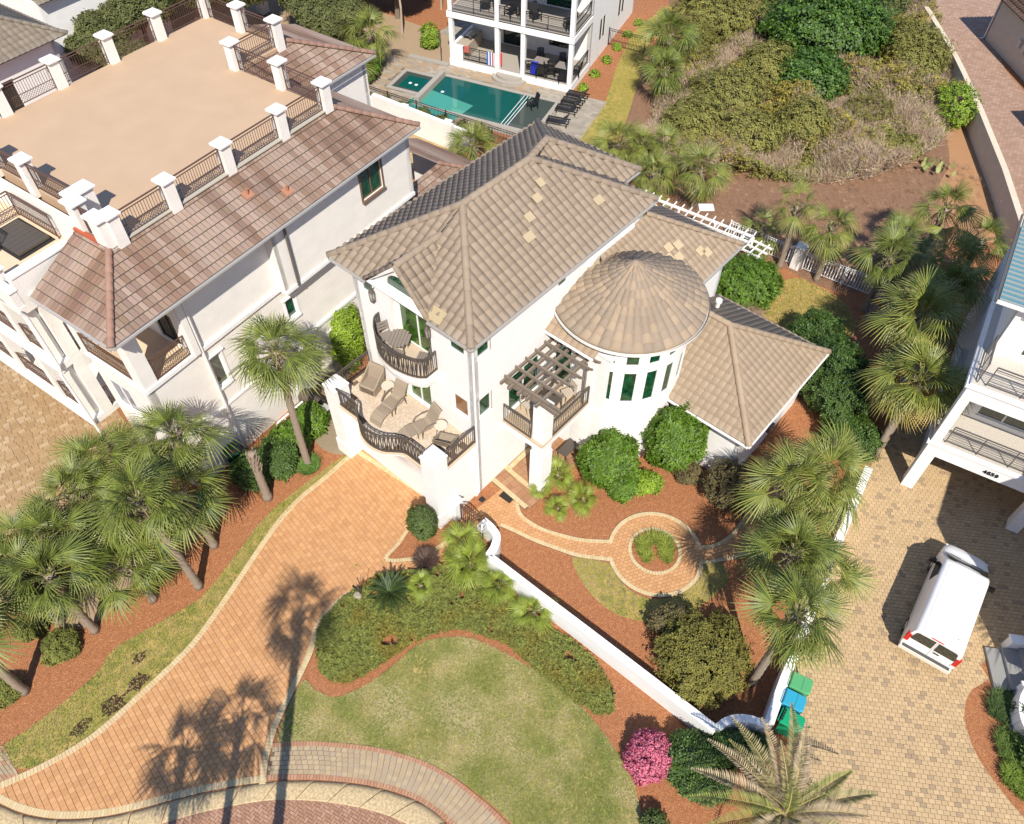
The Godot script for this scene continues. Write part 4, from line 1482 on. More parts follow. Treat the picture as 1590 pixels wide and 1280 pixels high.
	var cols := 44
	var apex := 9.28
	var rr := 3.06
	var Q = func(ai, s, up): return c + Vector3(sin(ai) * rr * (1.0 - s), lerpf(7.5, apex, s) + up, cos(ai) * rr * (1.0 - s))
	for k in 40:
		var a0 := TAU * k / 40
		var a1 := TAU * (k + 1) / 40
		quad(st, Q.call(a0, 0, 0), Q.call(a1, 0, 0), Q.call(a1, 1, 0), Q.call(a0, 1, 0))
	var cone = obj("cone_roof", st, K.underlay, t)
	var total := 0
	for r in rows:
		var s0 := r / float(rows) * 0.965
		var s1 := (r + 1.25) / float(rows) * 0.965
		var n := cols if r < 5 else (cols * 3 / 4 if r < 7 else (cols / 2 if r < 9 else cols / 4))
		var mesh: ArrayMesh
		var g := ss()
		var wa := TAU / n
		var steps := 7
		var wid := rr * (1.0 - s0) * wa
		for k in steps - 1:
			var v := []
			for q in [[k, s0], [k + 1, s0], [k + 1, s1], [k, s1]]:
				var tt: float = q[0] / float(steps - 1)
				var bulge := 0.012 + minf(0.11, wid * 0.3) * pow(maxf(0.0, sin(PI * tt)), 0.8)
				var low: bool = q[1] == s0
				var rad: float = rr * (1.0 - minf(q[1], 0.985))
				v.append(Vector3(sin((tt - 0.5) * wa) * rad, lerpf(7.5, apex, q[1]) + (bulge + 0.05 if low else bulge * 0.85), cos((tt - 0.5) * wa) * rad))
			quad(g, v[0], v[1], v[2], v[3])
			var e0: Vector3 = v[0]
			var e1: Vector3 = v[1]
			quad(g, Vector3(e0.x, lerpf(7.5, apex, s0) - 0.02, e0.z), Vector3(e1.x, lerpf(7.5, apex, s0) - 0.02, e1.z), e1, e0)
		mesh = done(g)
		var rest := []
		var rcol := []
		for k in n:
			var xt := Transform3D(Basis(Vector3.UP, wa * k), c)
			if total >= 300:
				rest.append(xt)
				rcol.append(pick(TILE_C + TILE_WARM))
				continue
			total += 1
			var o := MeshInstance3D.new()
			o.name = "roof_tile"
			o.mesh = mesh
			o.material_override = solid(pick(TILE_C + TILE_WARM), K.tile)
			o.transform = xt
			cone.add_child(o, true)
		if rest.size(): mm("roof_tile_field", mesh, K.tile, rest, rcol, cone)
	st = ss()
	lathe(st, c, [[0.22, apex - 0.1], [0.14, apex + 0.03], [0.06, apex + 0.07], [0.0, apex + 0.08]], 14)
	obj("roof_finial", st, solid(TILE_C[2], K.tile), cone)
# ---------------------------------------------------------------- the neighbour's house with the roof deck
const FLAT_C := [Color(0.44, 0.255, 0.185), Color(0.40, 0.235, 0.175), Color(0.47, 0.275, 0.20), Color(0.42, 0.25, 0.19)]

func stained(p: Vector3) -> Color:      # streaks that run down the slope
	if p.z - 3.5 > (p.x - 0.5) * 0.96: p = Vector3(p.z - 5.6, p.y, p.x * 1.0 + 30.0)     # the front slope runs the other way
	var s := noise.get_noise_2d(p.z * 3.4, 3.0 + p.x * 0.25)
	var f := noise.get_noise_2d(p.z * 14.0, 9.0 + p.x * 0.5)
	var t := noise.get_noise_2d(p.z * 0.8 + 40.0, p.x * 0.4)
	var v := clampf(0.98 + s * 0.5 + f * 0.10 + minf(0.0, t + 0.08) * 1.7 * clampf(0.35 + (p.x + 2.2) * 0.3, 0, 1), 0.32, 1.2)
	var c := Color(0.40, 0.235, 0.155).lerp(Color(0.45, 0.325, 0.25), clampf(0.55 + s * 1.4 + t, 0, 1))
	return Color(c.r * v, c.g * v, c.b * v)

func deck_pillar(h, x: float, z: float, y: float, w := 0.42, l := 0.42, hh := 1.25):
	var st := sf()
	box(st, x - w / 2, y - 0.3, z - l / 2, x + w / 2, y + hh - 0.12, z + l / 2)
	var p = obj("deck_pillar", st, K.stucco_l, h)
	st = sf()
	box(st, x - w / 2 - 0.04, y + hh - 0.14, z - l / 2 - 0.04, x + w / 2 + 0.04, y + hh - 0.09, z + l / 2 + 0.04)
	cbox(st, x - w / 2 - 0.09, y + hh - 0.09, z - l / 2 - 0.09, x + w / 2 + 0.09, y + hh + 0.02, z + l / 2 + 0.09, 0.04)
	obj("pillar_cap", st, K.white, p)

func left_house():
	var h = thing("roof_deck_house", "big cream stucco house with a railed tan roof deck above brown flat tiles", "house", OL, -34.04)
	var X := Vector3(1, 0, 0)
	var Z := Vector3(0, 0, 1)
	# walls
	var st := sf()
	var rh := [[2.6 + 0.1, 4.2, 3.25, 5.85], [6.85, 4.7, 7.4, 5.75], [8.75, 1.25, 9.3, 2.35]]
	wall(st, Vector3(-0.4, 0, 2.8), -Z, 15.1, 6.6, 0.25, rh)
	wall(st, Vector3(-0.4, 6.6, 0.45), -Z, 4.4, 3.5, 0.25)                      # above, set back by the loggia
	wall(st, Vector3(0.06, 6.5, -3.95), -Z, 8.35, 3.6, 0.25, [[5.1, 1.55, 6.4, 3.05]])     # overhanging bay
	box(st, -0.65, 6.46, -12.3, 0.055, 6.55, -3.95)
	wall(st, Vector3(-0.65, 6.5, -3.94), X, 0.71, 3.6, 0.2)
	wall(st, Vector3(0.06, 6.5, -12.3), -X, 6.0, 3.6, 0.25)
	wall(st, Vector3(-3.9, 0, 2.8), X, 3.5, 6.6, 0.25, [[0.35, 3.75, 1.75, 5.4]])
	wall(st, Vector3(-4.3, 6.6, 0.6), X, 4.1, 3.5, 0.25, [[2.2, 0.1, 3.6, 2.4]])      # back of the loggia
	wall(st, Vector3(-4.4, 0, 0.9), X, 0.5, 9.9, 0.2)
	wall(st, Vector3(-0.4, 0, -12.31), -X, 12.0, 6.4, 0.25)
	wall(st, Vector3(-12.9, 0, -13.2), Z, 16.0, 11.0, 0.25)
	wall(st, Vector3(-12.9, 0, 1.3), X, 8.8, 9.3, 0.25)
	wall(st, Vector3(-2.2, 9.9, 0.9), -Z, 11.2, 1.2, 0.2)
	obj("wall", st, K.stucco_l, h)
	window(h, Vector3(-0.4, 0, 2.8), -Z, rh[0], 1, null, K.glass_olive, 0.1, 0.1, "window", 0.1)
	window(h, Vector3(-0.4, 0, 2.8), -Z, rh[1], 1, null, K.glass, 0.1, 0.1, "window", 0.1)
	window(h, Vector3(-0.4, 0, 2.8), -Z, rh[2], 1, null, K.glass, 0.1, 0.1, "window", 0.1)
	window(h, Vector3(0.06, 6.5, -3.95), -Z, [5.1, 1.55, 6.4, 3.05], 2, K.brownframe, K.glass, 0.12, 0.1, "window", 0.09)
	window(h, Vector3(-3.9, 0, 2.8), X, [0.35, 3.75, 1.75, 5.4], 2, K.frame, mat(Color(0.16, 0.16, 0.21), 0.1), 0.05)
	window(h, Vector3(-4.3, 6.6, 0.6), X, [2.2, 0.1, 3.6, 2.4], 2, K.darkframe, K.glass_dark, 0.0, 0.1, "loggia_door")
	# string courses and loggia posts
	st = sf()
	for q in [[-0.4, 6.5, -4.0, -0.28, 6.68, 2.86], [-0.4, 3.2, -12.3, -0.3, 3.36, -4.6], [-3.9, 6.5, 2.78, -0.3, 6.66, 2.92], [0.06, 6.5, -12.3, 0.13, 6.66, -3.9], [-0.4, 3.1, -4.6, -0.33, 3.2, 2.8]]:
		box(st, q[0], q[1], q[2], q[3], q[4], q[5])
	obj("string_course", st, K.white, h)
	st = sf()
	for q in [[-0.95, 2.3, -0.33, 2.86], [-0.78, 0.3, -0.34, 0.66], [-4.15, 2.35, -3.75, 2.85]]:
		st = sf()
		box(st, q[0], 6.6, q[1], q[2], 9.72, q[3])
		obj("loggia_post", st, K.stucco_l, h)
	st = sf()
	box(st, -4.1, 6.4, 0.6, -0.42, 6.62, 2.79)
	obj("loggia_floor", st, K.decktan, h)
	railing(h, [Vector3(-0.42, 6.64, 2.3), Vector3(-0.42, 6.64, 0.66)], 1.05, K.iron_brown, 0.0, 0.12, "lattice")
	railing(h, [Vector3(-3.75, 6.64, 2.8), Vector3(-0.95, 6.64, 2.8)], 1.05, K.iron_brown, 0.0, 0.12, "lattice")
	# projecting balconies at the front left
	for y in [3.3, 6.6]:
		st = sf()
		box(st, -13.0, y - 0.3, 1.3, -4.12, y, 3.88)
		box(st, -13.0, y - 0.12, 3.88, -4.05, y + 0.02, 4.0)
		obj("balcony_slab", st, K.stucco_l, h)
		gutter(h, Vector3(-13.0, y, 3.98), Vector3(-4.05, y, 3.98), Z, K.white)
		for x in [-4.6, -6.3, -9.1, -11.8]:
			st = sf()
			box(st, x - 0.22, y + 0.02, 3.42, x + 0.22, y + 3.0, 3.82)
			cbox(st, x - 0.28, y + 2.72, 3.38, x + 0.28, y + 2.9, 3.88, 0.03)
			obj("balcony_post", st, K.stucco_l, h)
		st = sf()
		box(st, -4.5, y + 0.02, 2.95, -4.12, y + 3.0, 3.40)
		box(st, -4.5, y + 0.02, 1.5, -4.14, y + 3.0, 1.95)
		box(st, -4.5, y + 2.5, 1.95, -4.13, y + 3.0, 2.95)
		obj("balcony_side", st, K.stucco_l, h)
		railing(h, [Vector3(-4.2, y + 0.02, 2.95), Vector3(-4.2, y + 0.02, 1.95)], 1.0, K.iron_brown, 0.0, 0.12, "lattice")
		for q in [[-6.08, -4.82], [-8.88, -6.52], [-11.58, -9.32]]:
			railing(h, [Vector3(q[0], y + 0.02, 3.72), Vector3(q[1], y + 0.02, 3.72)], 1.0, K.iron_brown, 0.0, 0.12, "lattice")
		st = sf()
		box(st, -11.9, y + 0.1, 1.30, -10.4, y + 2.4, 1.34)
		box(st, -8.4, y + 0.1, 1.30, -6.9, y + 2.4, 1.34)
		obj("balcony_door", st, K.glass_dark, h)
	# parapet terrace at the left, with its stair well
	st = sf()
	box(st, -13.0, 9.3, 0.5, -4.1, 9.62, 4.0)
	box(st, -13.0, 9.62, 3.72, -4.12, 10.3, 3.98)
	box(st, -4.38, 9.62, 1.3, -4.1, 10.75, 3.7)
	box(st, -12.95, 9.63, 0.57, -4.46, 11.1, 0.63)
	obj("parapet", st, K.stucco_l, h)
	st = sf()
	cbox(st, -13.0, 10.3, 3.68, -4.08, 10.38, 4.02)
	cbox(st, -4.42, 10.75, 1.3, -4.06, 10.84, 3.67)
	obj("parapet_coping", st, K.white, h)
	deck_pillar(h, -5.2, 3.75, 9.75, 0.6, 0.5, 1.1)
	st = sf()
	prism(st, poly2([-13, 0.5, -4.4, 0.5, -4.4, 3.7, -13, 3.7]), 9.62, 9.635)
	obj("terrace_floor", st, K.decktan, h)
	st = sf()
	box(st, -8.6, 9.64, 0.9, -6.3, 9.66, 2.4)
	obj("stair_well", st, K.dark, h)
	for i in 7:
		st = sf()
		box(st, -8.5 + i * 0.3, 9.65 + i * 0.01, 1.0, -8.24 + i * 0.3, 9.69 + i * 0.02, 2.3)
		obj("stair_tread", st, K.iron, h)
	railing(h, [Vector3(-6.2, 9.66, 0.8), Vector3(-8.7, 9.66, 0.8), Vector3(-8.7, 9.66, 2.5), Vector3(-7.4, 9.66, 2.5)], 1.1, K.iron_brown, 0.0, 0.12, "lattice")
	# deck
	var deck := poly2([-12.5, 0.3, -4.05, 0.3, -4.05, 0.55, -2.1, 0.55, -2.1, -10.1, -7.5, -10.1, -7.5, -12.8, -12.6, -12.8])
	st = sf()
	prism(st, deck, 10.6, 11.2, true)
	var dk = obj("roof_deck", st, K.deckcoat, h)
	for p in [[-2.1, 0.5], [-2.1, -1.86], [-2.15, -4.56], [-2.15, -7.4], [-2.12, -9.9], [-12.6, -2.1], [-12.6, -4.75], [-12.55, -7.4], [-12.5, -10.0], [-12.5, -12.75], [-7.3, 0.25], [-9.6, 0.3], [-7.65, -10.1], [-7.6, -12.65], [-10.0, -12.7], [-4.8, -10.1], [-12.5, 0.25]]:
		deck_pillar(h, p[0], p[1], 11.2)
	deck_pillar(h, -4.05, 0.25, 11.2, 0.42, 0.85, 1.257)
	deck_pillar(h, -3.68, 0.72, 11.2, 0.5, 0.46, 1.245)
	deck_pillar(h, -2.28, 0.86, 11.2, 0.6, 0.38, 1.258)
	var y0 := 11.21
	for q in [[-2.1, 0.28, -2.1, -1.65], [-2.12, -2.08, -2.15, -4.33], [-2.15, -4.78, -2.15, -7.18], [-2.15, -7.62, -2.12, -9.68], [-2.33, -10.05, -4.58, -10.1], [-5.02, -10.1, -7.43, -10.1], [-7.63, -10.32, -7.6, -12.43], [-7.82, -12.68, -9.78, -12.7], [-10.22, -12.7, -12.28, -12.75], [-12.5, -12.53, -12.5, -10.22],
		[-12.52, -9.78, -12.55, -7.62], [-12.55, -7.18, -12.6, -4.97], [-12.6, -4.53, -12.6, -2.32], [-12.6, -1.88, -12.5, 0.0], [-12.28, 0.27, -9.82, 0.3], [-9.38, 0.3, -7.52, 0.27], [-7.08, 0.27, -4.27, 0.27], [-3.84, 0.6, -3.8, 0.7], [-3.4, 0.78, -2.34, 0.82]]:
		railing(h, [Vector3(q[0], y0, q[1]), Vector3(q[2], y0, q[3])], 1.08, K.iron_brown, 0.0, 0.115, "lattice", "deck_railing")
	# roof skirt of flat tiles
	var e := 10.0
	var FR := Vector3(0.5, e, 3.5)
	var FL := Vector3(-3.86, e, 3.5)
	var TR := Vector3(-2.15, 11.22, 0.95)
	var TL := Vector3(-3.95, 11.22, 0.95)
	var BR := Vector3(0.5, e, -12.6)
	var BT := Vector3(-2.15, 11.22, -10.05)
	var roof = tiled_roof(h, [[FR, BR, BT, TR], [FL, FR, TR, TL], [BR, Vector3(-5.2, e, -12.6), Vector3(-5.2, 11.22, -10.05), BT]], 0.2, 0.38, "flat", FLAT_C, stained, 300)
	ridge(roof, FR, TR, 0.12, 0.36, FLAT_C)
	ridge(roof, BR, BT, 0.12, 0.36, FLAT_C)
	st = sf()
	bar(st, TL + Vector3(0, 0.05, 0.02), TR + Vector3(0, 0.05, 0.02), 0.16, 0.1)
	obj("red_flashing", st, mat(Color(0.40, 0.09, 0.04), 0.7), roof)
	st = sf()
	bar(st, TR + Vector3(0.05, 0.04, 0), BT + Vector3(0.05, 0.04, 0), 0.3, 0.04)
	obj("flashing", st, mat(Color(0.40, 0.37, 0.31), 0.7), roof)
	for p in [[-1.05, -4.3], [-0.35, -5.6]]:
		st = sf()
		var y: float = e + (0.5 - p[0]) * 0.46
		boxt(st, Transform3D(Basis(Z, -0.43), Vector3(p[0], y + 0.05, p[1])), Vector3(0.36, 0.03, 0.4))
		tube(st, [Vector3(p[0], y, p[1]), Vector3(p[0], y + 0.3, p[1])], [0.05, 0.05], 8)
		obj("vent_pipe", st, solid(Color(0.58, 0.27, 0.16), K.tile), roof)
	gutter(h, Vector3(0.5, e, 3.5), Vector3(0.5, e, -12.6), X, K.gutter)
	gutter(h, Vector3(-3.86, e, 3.5), Vector3(0.5, e, 3.5), Z, K.gutter)
	st = sf()
	box(st, -0.7, 9.88, -12.5, 0.48, 9.92, 3.45)
	box(st, -4.2, 9.88, 0.6, -0.7, 9.92, 3.45)
	obj("soffit", st, K.stucco_l, h)
	# rear roof and the low side roof
	var r2 = tiled_roof(h, [[Vector3(-5.2, e, -10.13), Vector3(-5.2, e, -16.3), Vector3(-7.7, 11.15, -13.2), Vector3(-7.7, 11.15, -10.13)], [Vector3(-5.2, e, -16.3), Vector3(-10.5, e, -16.3), Vector3(-10.5, 11.15, -13.2), Vector3(-7.7, 11.15, -13.2)]], 0.33, 0.36, "flat", FLAT_C, stained, 60, "rear_roof")
	ridge(r2, Vector3(-5.2, e, -16.3), Vector3(-7.7, 11.15, -13.2), 0.12, 0.36, FLAT_C)
	gutter(h, Vector3(-5.2, e, -10.4), Vector3(-5.2, e, -16.3), X, K.gutter)
	var r3 = tiled_roof(h, [[Vector3(0.6, 3.5, -13.2), Vector3(0.6, 3.5, -19.6), Vector3(-2.2, 4.8, -16.8), Vector3(-2.2, 4.8, -13.2)], [Vector3(0.6, 3.5, -19.6), Vector3(-6.0, 3.5, -19.6), Vector3(-6.0, 4.8, -16.8), Vector3(-2.2, 4.8, -16.8)]], 0.33, 0.36, "flat", FLAT_C, stained, 60, "side_roof")
	ridge(r3, Vector3(0.6, 3.5, -19.6), Vector3(-2.2, 4.8, -16.8), 0.12, 0.36, FLAT_C)
	gutter(h, Vector3(0.6, 3.5, -13.2), Vector3(0.6, 3.5, -19.6), X, mat(Color(0.6, 0.48, 0.16), 0.5))
	st = sf()
	wall(st, Vector3(0.1, 0, -13.0), -Z, 6.2, 3.4, 0.2)
	wall(st, Vector3(0.1, 0, -19.2), -X, 6.0, 3.4, 0.2)
	wall(st, Vector3(-5.6, 6.4, -10.4), -Z, 5.6, 3.5, 0.2)
	wall(st, Vector3(-5.6, 6.4, -15.9), -X, 5.0, 3.5, 0.2)
	obj("rear_wall", st, K.stucco_l, h)
	# downpipes
	st = sf()
	tube(st, [Vector3(-0.3, 9.2, 0.25), Vector3(-0.3, 0.3, 0.25)], [0.07, 0.07], 8)
	obj("downpipe", st, K.stucco_l, h)
	st = sf()
	tube(st, [Vector3(-4.0, 9.6, 4.05), Vector3(-4.0, 9.3, 3.92), Vector3(-4.0, 6.7, 3.92), Vector3(-4.0, 6.3, 4.02), Vector3(-4.0, 0.2, 3.95)], [0.06, 0.06, 0.06, 0.06, 0.06], 8)
	obj("downpipe", st, K.white, h)
	st = sf()
	tube(st, [Vector3(0.16, 9.7, -4.6), Vector3(0.16, 6.6, -4.6)], [0.06, 0.06], 8)
	obj("downpipe", st, K.gutter_dark, h)

# ---------------------------------------------------------------- the pool house and its pool
func pool_house():
	var h = thing("pool_house", "white two-storey house with columned porches behind the pool", "house", OP, -23.85)
	var X := Vector3(1, 0, 0)
	var Z := Vector3(0, 0, 1)
	var st := sf()
	wall(st, Vector3(0.0, 0, -3.5), -Z, 10.0, 9.0, 0.25, [[1.9, 1.3, 2.35, 2.75], [2.55, 1.3, 3.0, 2.75], [6.0, 1.3, 6.5, 2.75], [6.75, 1.3, 7.25, 2.75], [0.6, 4.6, 1.1, 6.4]])
	wall(st, Vector3(-9.3, 0, -3.5), X, 9.3, 9.0, 0.25, [[2.6, 0.6, 4.4, 2.7], [6.2, 1.2, 8.2, 2.5], [2.0, 4.0, 4.2, 6.2], [5.9, 4.0, 8.0, 6.2]])
	wall(st, Vector3(-9.3, 0, -13.5), Z, 10.0, 9.0, 0.25)
	wall(st, Vector3(0.0, 0, -13.5), -X, 9.3, 9.0, 0.25)
	box(st, -9.3, 8.9, -13.4, 0, 9.0, -3.6)
	obj("wall", st, K.white, h)
	for q in [[1.9, 1.3, 2.35, 2.75], [2.55, 1.3, 3.0, 2.75], [6.0, 1.3, 6.5, 2.75], [6.75, 1.3, 7.25, 2.75], [0.6, 4.6, 1.1, 6.4]]:
		window(h, Vector3(0.0, 0, -3.5), -Z, q, 1, K.darkframe, K.glass_olive, 0.0, 0.06)
	for q in [[2.6, 0.6, 4.4, 2.7], [6.2, 1.2, 8.2, 2.5], [2.0, 4.0, 4.2, 6.2], [5.9, 4.0, 8.0, 6.2]]:
		window(h, Vector3(-9.3, 0, -3.5), X, q, 2, K.darkframe, K.glass if q[1] > 3 else K.glass_dark, 0.0, 0.06, "sliding_door")
	st = sf()
	box(st, -9.35, 0, -3.5, 0.05, 0.53, 0.02)
	obj("porch_base", st, K.white, h)
	st = sf()
	box(st, -9.3, 0.53, -3.5, 0.0, 0.56, 0.0)
	obj("porch_floor", st, K.stone, h)
	st = sf()
	box(st, -9.4, 3.45, -3.5, 0.08, 3.85, 0.06)
	box(st, -9.4, 6.9, -3.5, 0.08, 7.3, 0.06)
	obj("upper_slab", st, K.white, h)
	st = sf()
	box(st, -9.3, 3.85, -3.5, 0.0, 3.9, 0.0)
	var ub = obj("upper_floor", st, K.dark, h)
	for i in 22:
		st = sf()
		box(st, -9.28, 3.9, -3.45 + i * 0.156, -0.02, 3.92, -3.45 + i * 0.156 + 0.13)
		obj("floor_board", st, mat(Color(0.40, 0.36, 0.32), 0.8, K.fine, 1.0), ub)
	for x in [-9.15, -5.6, -3.65, -0.15]:
		st = sf()
		box(st, x - 0.15, 0.53, -0.3, x + 0.15, 3.45, 0.0)
		box(st, x - 0.15, 3.85, -0.3, x + 0.15, 6.9, 0.0)
		obj("column", st, K.white, h)
	st = sf()
	box(st, -9.0, 0.53, -0.28, -8.3, 1.5, -0.02)
	box(st, -9.2, 0.53, -3.4, -9.0, 1.5, -0.3)
	obj("porch_half_wall", st, K.white, h)
	for q in [[-8.3, -5.75, 0.56], [-3.5, -0.3, 0.56], [-9.0, -5.75, 3.92], [-5.45, -3.8, 3.92], [-3.5, -0.3, 3.92]]:
		railing(h, [Vector3(q[0], q[2], -0.12), Vector3((q[0] + q[1]) * 0.5, q[2], -0.12), Vector3(q[1], q[2], -0.12)], 0.95, K.black, 0.0, 0.12, "cable")
	railing(h, [Vector3(-0.08, 0.56, -0.35), Vector3(-0.08, 0.56, -3.4)], 0.95, K.black, 0.0, 0.12, "cable")
	railing(h, [Vector3(-0.08, 3.92, -0.35), Vector3(-0.08, 3.92, -3.4)], 0.95, K.black, 0.0, 0.12, "cable")
	st = sf()
	for k in 2:
		var p := PackedVector2Array()
		for i in 19: p.append(Vector2(-4.62 + cos(PI * i / 18.0) * (1.3 - k * 0.32), 0.02 + sin(PI * i / 18.0) * (0.95 - k * 0.3)))
		prism(st, p, 0.0, 0.17 + k * 0.17)
	obj("round_step", st, K.stone, h)
	# patio paving with the pool let in
	var T := func(a): 
		var p := PackedVector2Array()
		for i in range(0, a.size(), 2): p.append(in_frame(OP, -23.85, a[i], a[i + 1]))
		return p
	var pool = T.call([-8.9, 1.62, -0.45, 1.62, -0.45, 5.6, -8.9, 5.6])
	var spa = T.call([-11.7, 2.15, -9.12, 2.15, -9.12, 4.4, -11.7, 4.4])
	pave("pool_patio", T.call([-13.9, 0.3, -9.4, 0.3, -9.4, 0.0, 0.1, 0.0, 2.75, 0.05, 2.75, 6.6, -13.9, 6.4]), [T.call([-9.2, 1.3, -0.15, 1.3, -0.15, 5.9, -9.2, 5.9]), T.call([-12.0, 1.85, -8.8, 1.85, -8.8, 4.7, -12.0, 4.7])], 0.42, 0.22, 23.85, "mixed", 0.02, GREYSTONE, 300, K.stone)
	var cop = group3("pool_coping", self)
	tag(cop, "", "", "", "structure")
	for q in [[-9.25, 1.32, -0.12, 1.6], [-0.43, 1.6, -0.12, 5.9], [-9.25, 5.62, -0.43, 5.9], [-12.0, 1.85, -9.25, 2.13], [-12.0, 2.13, -11.72, 4.42], [-12.0, 4.42, -9.25, 4.7]]:
		st = sf()
		box(st, q[0], -0.03, q[1], q[2], 0.06, q[3])
		var c = obj("coping_stone", st, K.stone, cop)
		c.transform = h.transform
	st = sf()
	box(st, -9.24, 0.0, 1.62, -8.88, 0.42, 5.6)
	var sp = obj("spa_wall", st, K.stone, cop)
	sp.transform = h.transform
	struct("pool_water", sf_poly(pool, 0.028), K.water)
	struct("spa_water", sf_poly(T.call([-11.3, 2.55, -9.3, 2.55, -9.3, 4.2, -11.3, 4.2]), 0.034), K.water)
	struct("spa_bench_water", sf_poly(spa, 0.029), K.water_shallow)
	struct("tanning_ledge_water", sf_poly(T.call([-2.3, 1.62, -0.45, 1.62, -0.45, 5.6, -2.3, 5.6]), 0.033), K.water_shallow)
	for x in [-2.75, -2.5, -2.3]:
		struct("pool_step_edge", sf_poly(T.call([x, 1.64, x + 0.04, 1.64, x + 0.04, 5.58, x, 5.58]), 0.037), K.white)
	for p in [[-10.7, 3.5], [-10.2, 3.55], [-8.1, 3.6]]:
		st = sf()
		box(st, -0.1, 0, -0.1, 0.1, 0.01, 0.1)
		var d = obj("pool_drain", st, K.white)
		d.transform = h.transform * Transform3D(Basis(), Vector3(p[0], 0.036, p[1]))
		tag(d, "small white square fitting in the %s" % ["spa by its left drain", "spa nearer the raised wall", "deep end of the pool"][[-10.7, -10.2, -8.1].find(p[0])], "drain", "white pool fittings")
	# low stone edge and path at the far left of the patio
	pave("side_path", T.call([-13.2, 0.2, -10.9, 0.2, -10.2, -8.0, -11.6, -8.0]), [], 0.4, 0.24, 23.85, "mixed", 0.018, GREYSTONE, 40, K.stone)
	st = sf()
	box(st, -12.6, 0, 0.0, -9.4, 0.14, 0.35)
	var ed = struct("stone_edge", st, K.stone)
	ed.transform = h.transform
	# porch things
	for i in 4:
		lounger_pool(h.transform * Transform3D(Basis(Vector3.UP, 0.03 * i), Vector3(0.72, 0.03, [0.5, 1.45, 2.45, 4.05][i])), ["farthest, nearest the house", "second from the house", "third from the house", "nearest the tiled roof"][i])
	adirondack(h.transform * Transform3D(Basis(Vector3.UP, -0.6), Vector3(-1.6, 0.04, 2.9)), 0.9, K.black, "black low chair standing in the shallow end of the pool")
	for q in [[-6.9, -1.0, 0.3, "black chair on the upper porch left of the inner columns"], [-5.0, -1.0, -0.4, "black chair on the upper porch between the two inner columns"], [-3.2, -1.1, 0.8, "black chair on the upper porch just right of the inner columns"], [-0.7, -0.9, -0.9, "black chair in the right corner of the upper porch"]]:
		adirondack(h.transform * Transform3D(Basis(Vector3.UP, q[2]), Vector3(q[0], 3.93, q[1])), 1.0, K.black, q[3])
	var s1 = thing("side_table", "small black table between chairs on the upper porch", "table")
	s1.transform = h.transform * Transform3D(Basis(), Vector3(-4.2, 3.93, -1.1))
	table_mesh(s1, 0.5, 0.5, 0.5, K.black)
	for q in [[-2.7, -1.0, "grey square table under a blue towel on the lower porch"], [-1.0, -1.0, "grey square table at the right end of the lower porch"]]:
		var t = thing("porch_table", q[2], "table")
		t.transform = h.transform * Transform3D(Basis(), Vector3(q[0], 0.57, q[1]))
		table_mesh(t, 0.95, 0.95, 0.74, K.black, mat(Color(0.22, 0.20, 0.18), 0.6))
		for k in 4:
			var a := TAU * k / 4 + 0.4
			adirondack(t.transform * Transform3D(Basis(Vector3.UP, a), Vector3(sin(a + PI) * 0.85, 0, cos(a + PI) * 0.85)), 0.95, K.black, "black porch chair on the %s side of the %s table" % [["house", "left", "pool", "right"][k], "towelled" if q[0] < -2 else "right-hand"])
	st = sf()
	var tw := []
	for i in 6: tw.append(Vector3(-3.0 + 0.0, 0, 0))
	boxt(st, Transform3D(Basis(X, -0.2), Vector3(-2.85, 1.05, -0.22)), Vector3(0.5, 0.75, 0.03))
	boxt(st, Transform3D(Basis(X, 0.3), Vector3(-2.85, 1.42, -0.32)), Vector3(0.5, 0.03, 0.22))
	var blue = obj("blue_towel", st, mat(Color(0.012, 0.03, 0.42), 0.95))
	blue.transform = h.transform
	tag(blue, "plain bright blue towel hung over a porch chair", "towel")
	var tow = thing("striped_towel", "blue, white and red patterned towel hung on the porch railing", "towel")
	tow.transform = h.transform
	for i in 6:
		st = sf()
		box(st, -6.4 + i * 0.1, 0.62, -0.085, -6.3 + i * 0.1, 1.56, -0.06)
		obj("towel_stripe", st, mat([Color(0.02, 0.12, 0.5), Color(0.7, 0.7, 0.72), Color(0.05, 0.06, 0.25), Color(0.65, 0.66, 0.7), Color(0.4, 0.05, 0.08), Color(0.6, 0.62, 0.68)][i], 0.95), tow)
	st = sf()
	box(st, -8.2, 1.5, -0.06, -7.8, 1.56, -0.2)
	box(st, -8.2, 1.15, -0.06, -7.8, 1.55, -0.05)
	var rt = obj("red_towel", st, mat(Color(0.42, 0.10, 0.08), 0.95))
	rt.transform = h.transform
	tag(rt, "small pinkish towel at the left end of the porch railing", "towel")
	st = sf()
	tube(st, [Vector3(-5.35, 0.75, -0.2), Vector3(-5.35, 1.6, -0.2)], [0.06, 0.06], 8)
	var ru = obj("red_float", st, mat(Color(0.6, 0.03, 0.03), 0.5))
	ru.transform = h.transform
	tag(ru, "upright red rescue float leaning by the porch step", "float")
	# grill counter
	var g = thing("grill_counter", "stone counter with stainless grill in the porch corner", "grill")
	g.transform = h.transform * Transform3D(Basis(), Vector3(-8.5, 0.56, -1.6))
	st = sf()
	cbox(st, -0.4, 0, -1.3, 0.4, 0.9, 1.2)
	obj("counter", st, mat(Color(0.45, 0.38, 0.30), 0.8, K.fine, 1.0), g)
	st = ss()
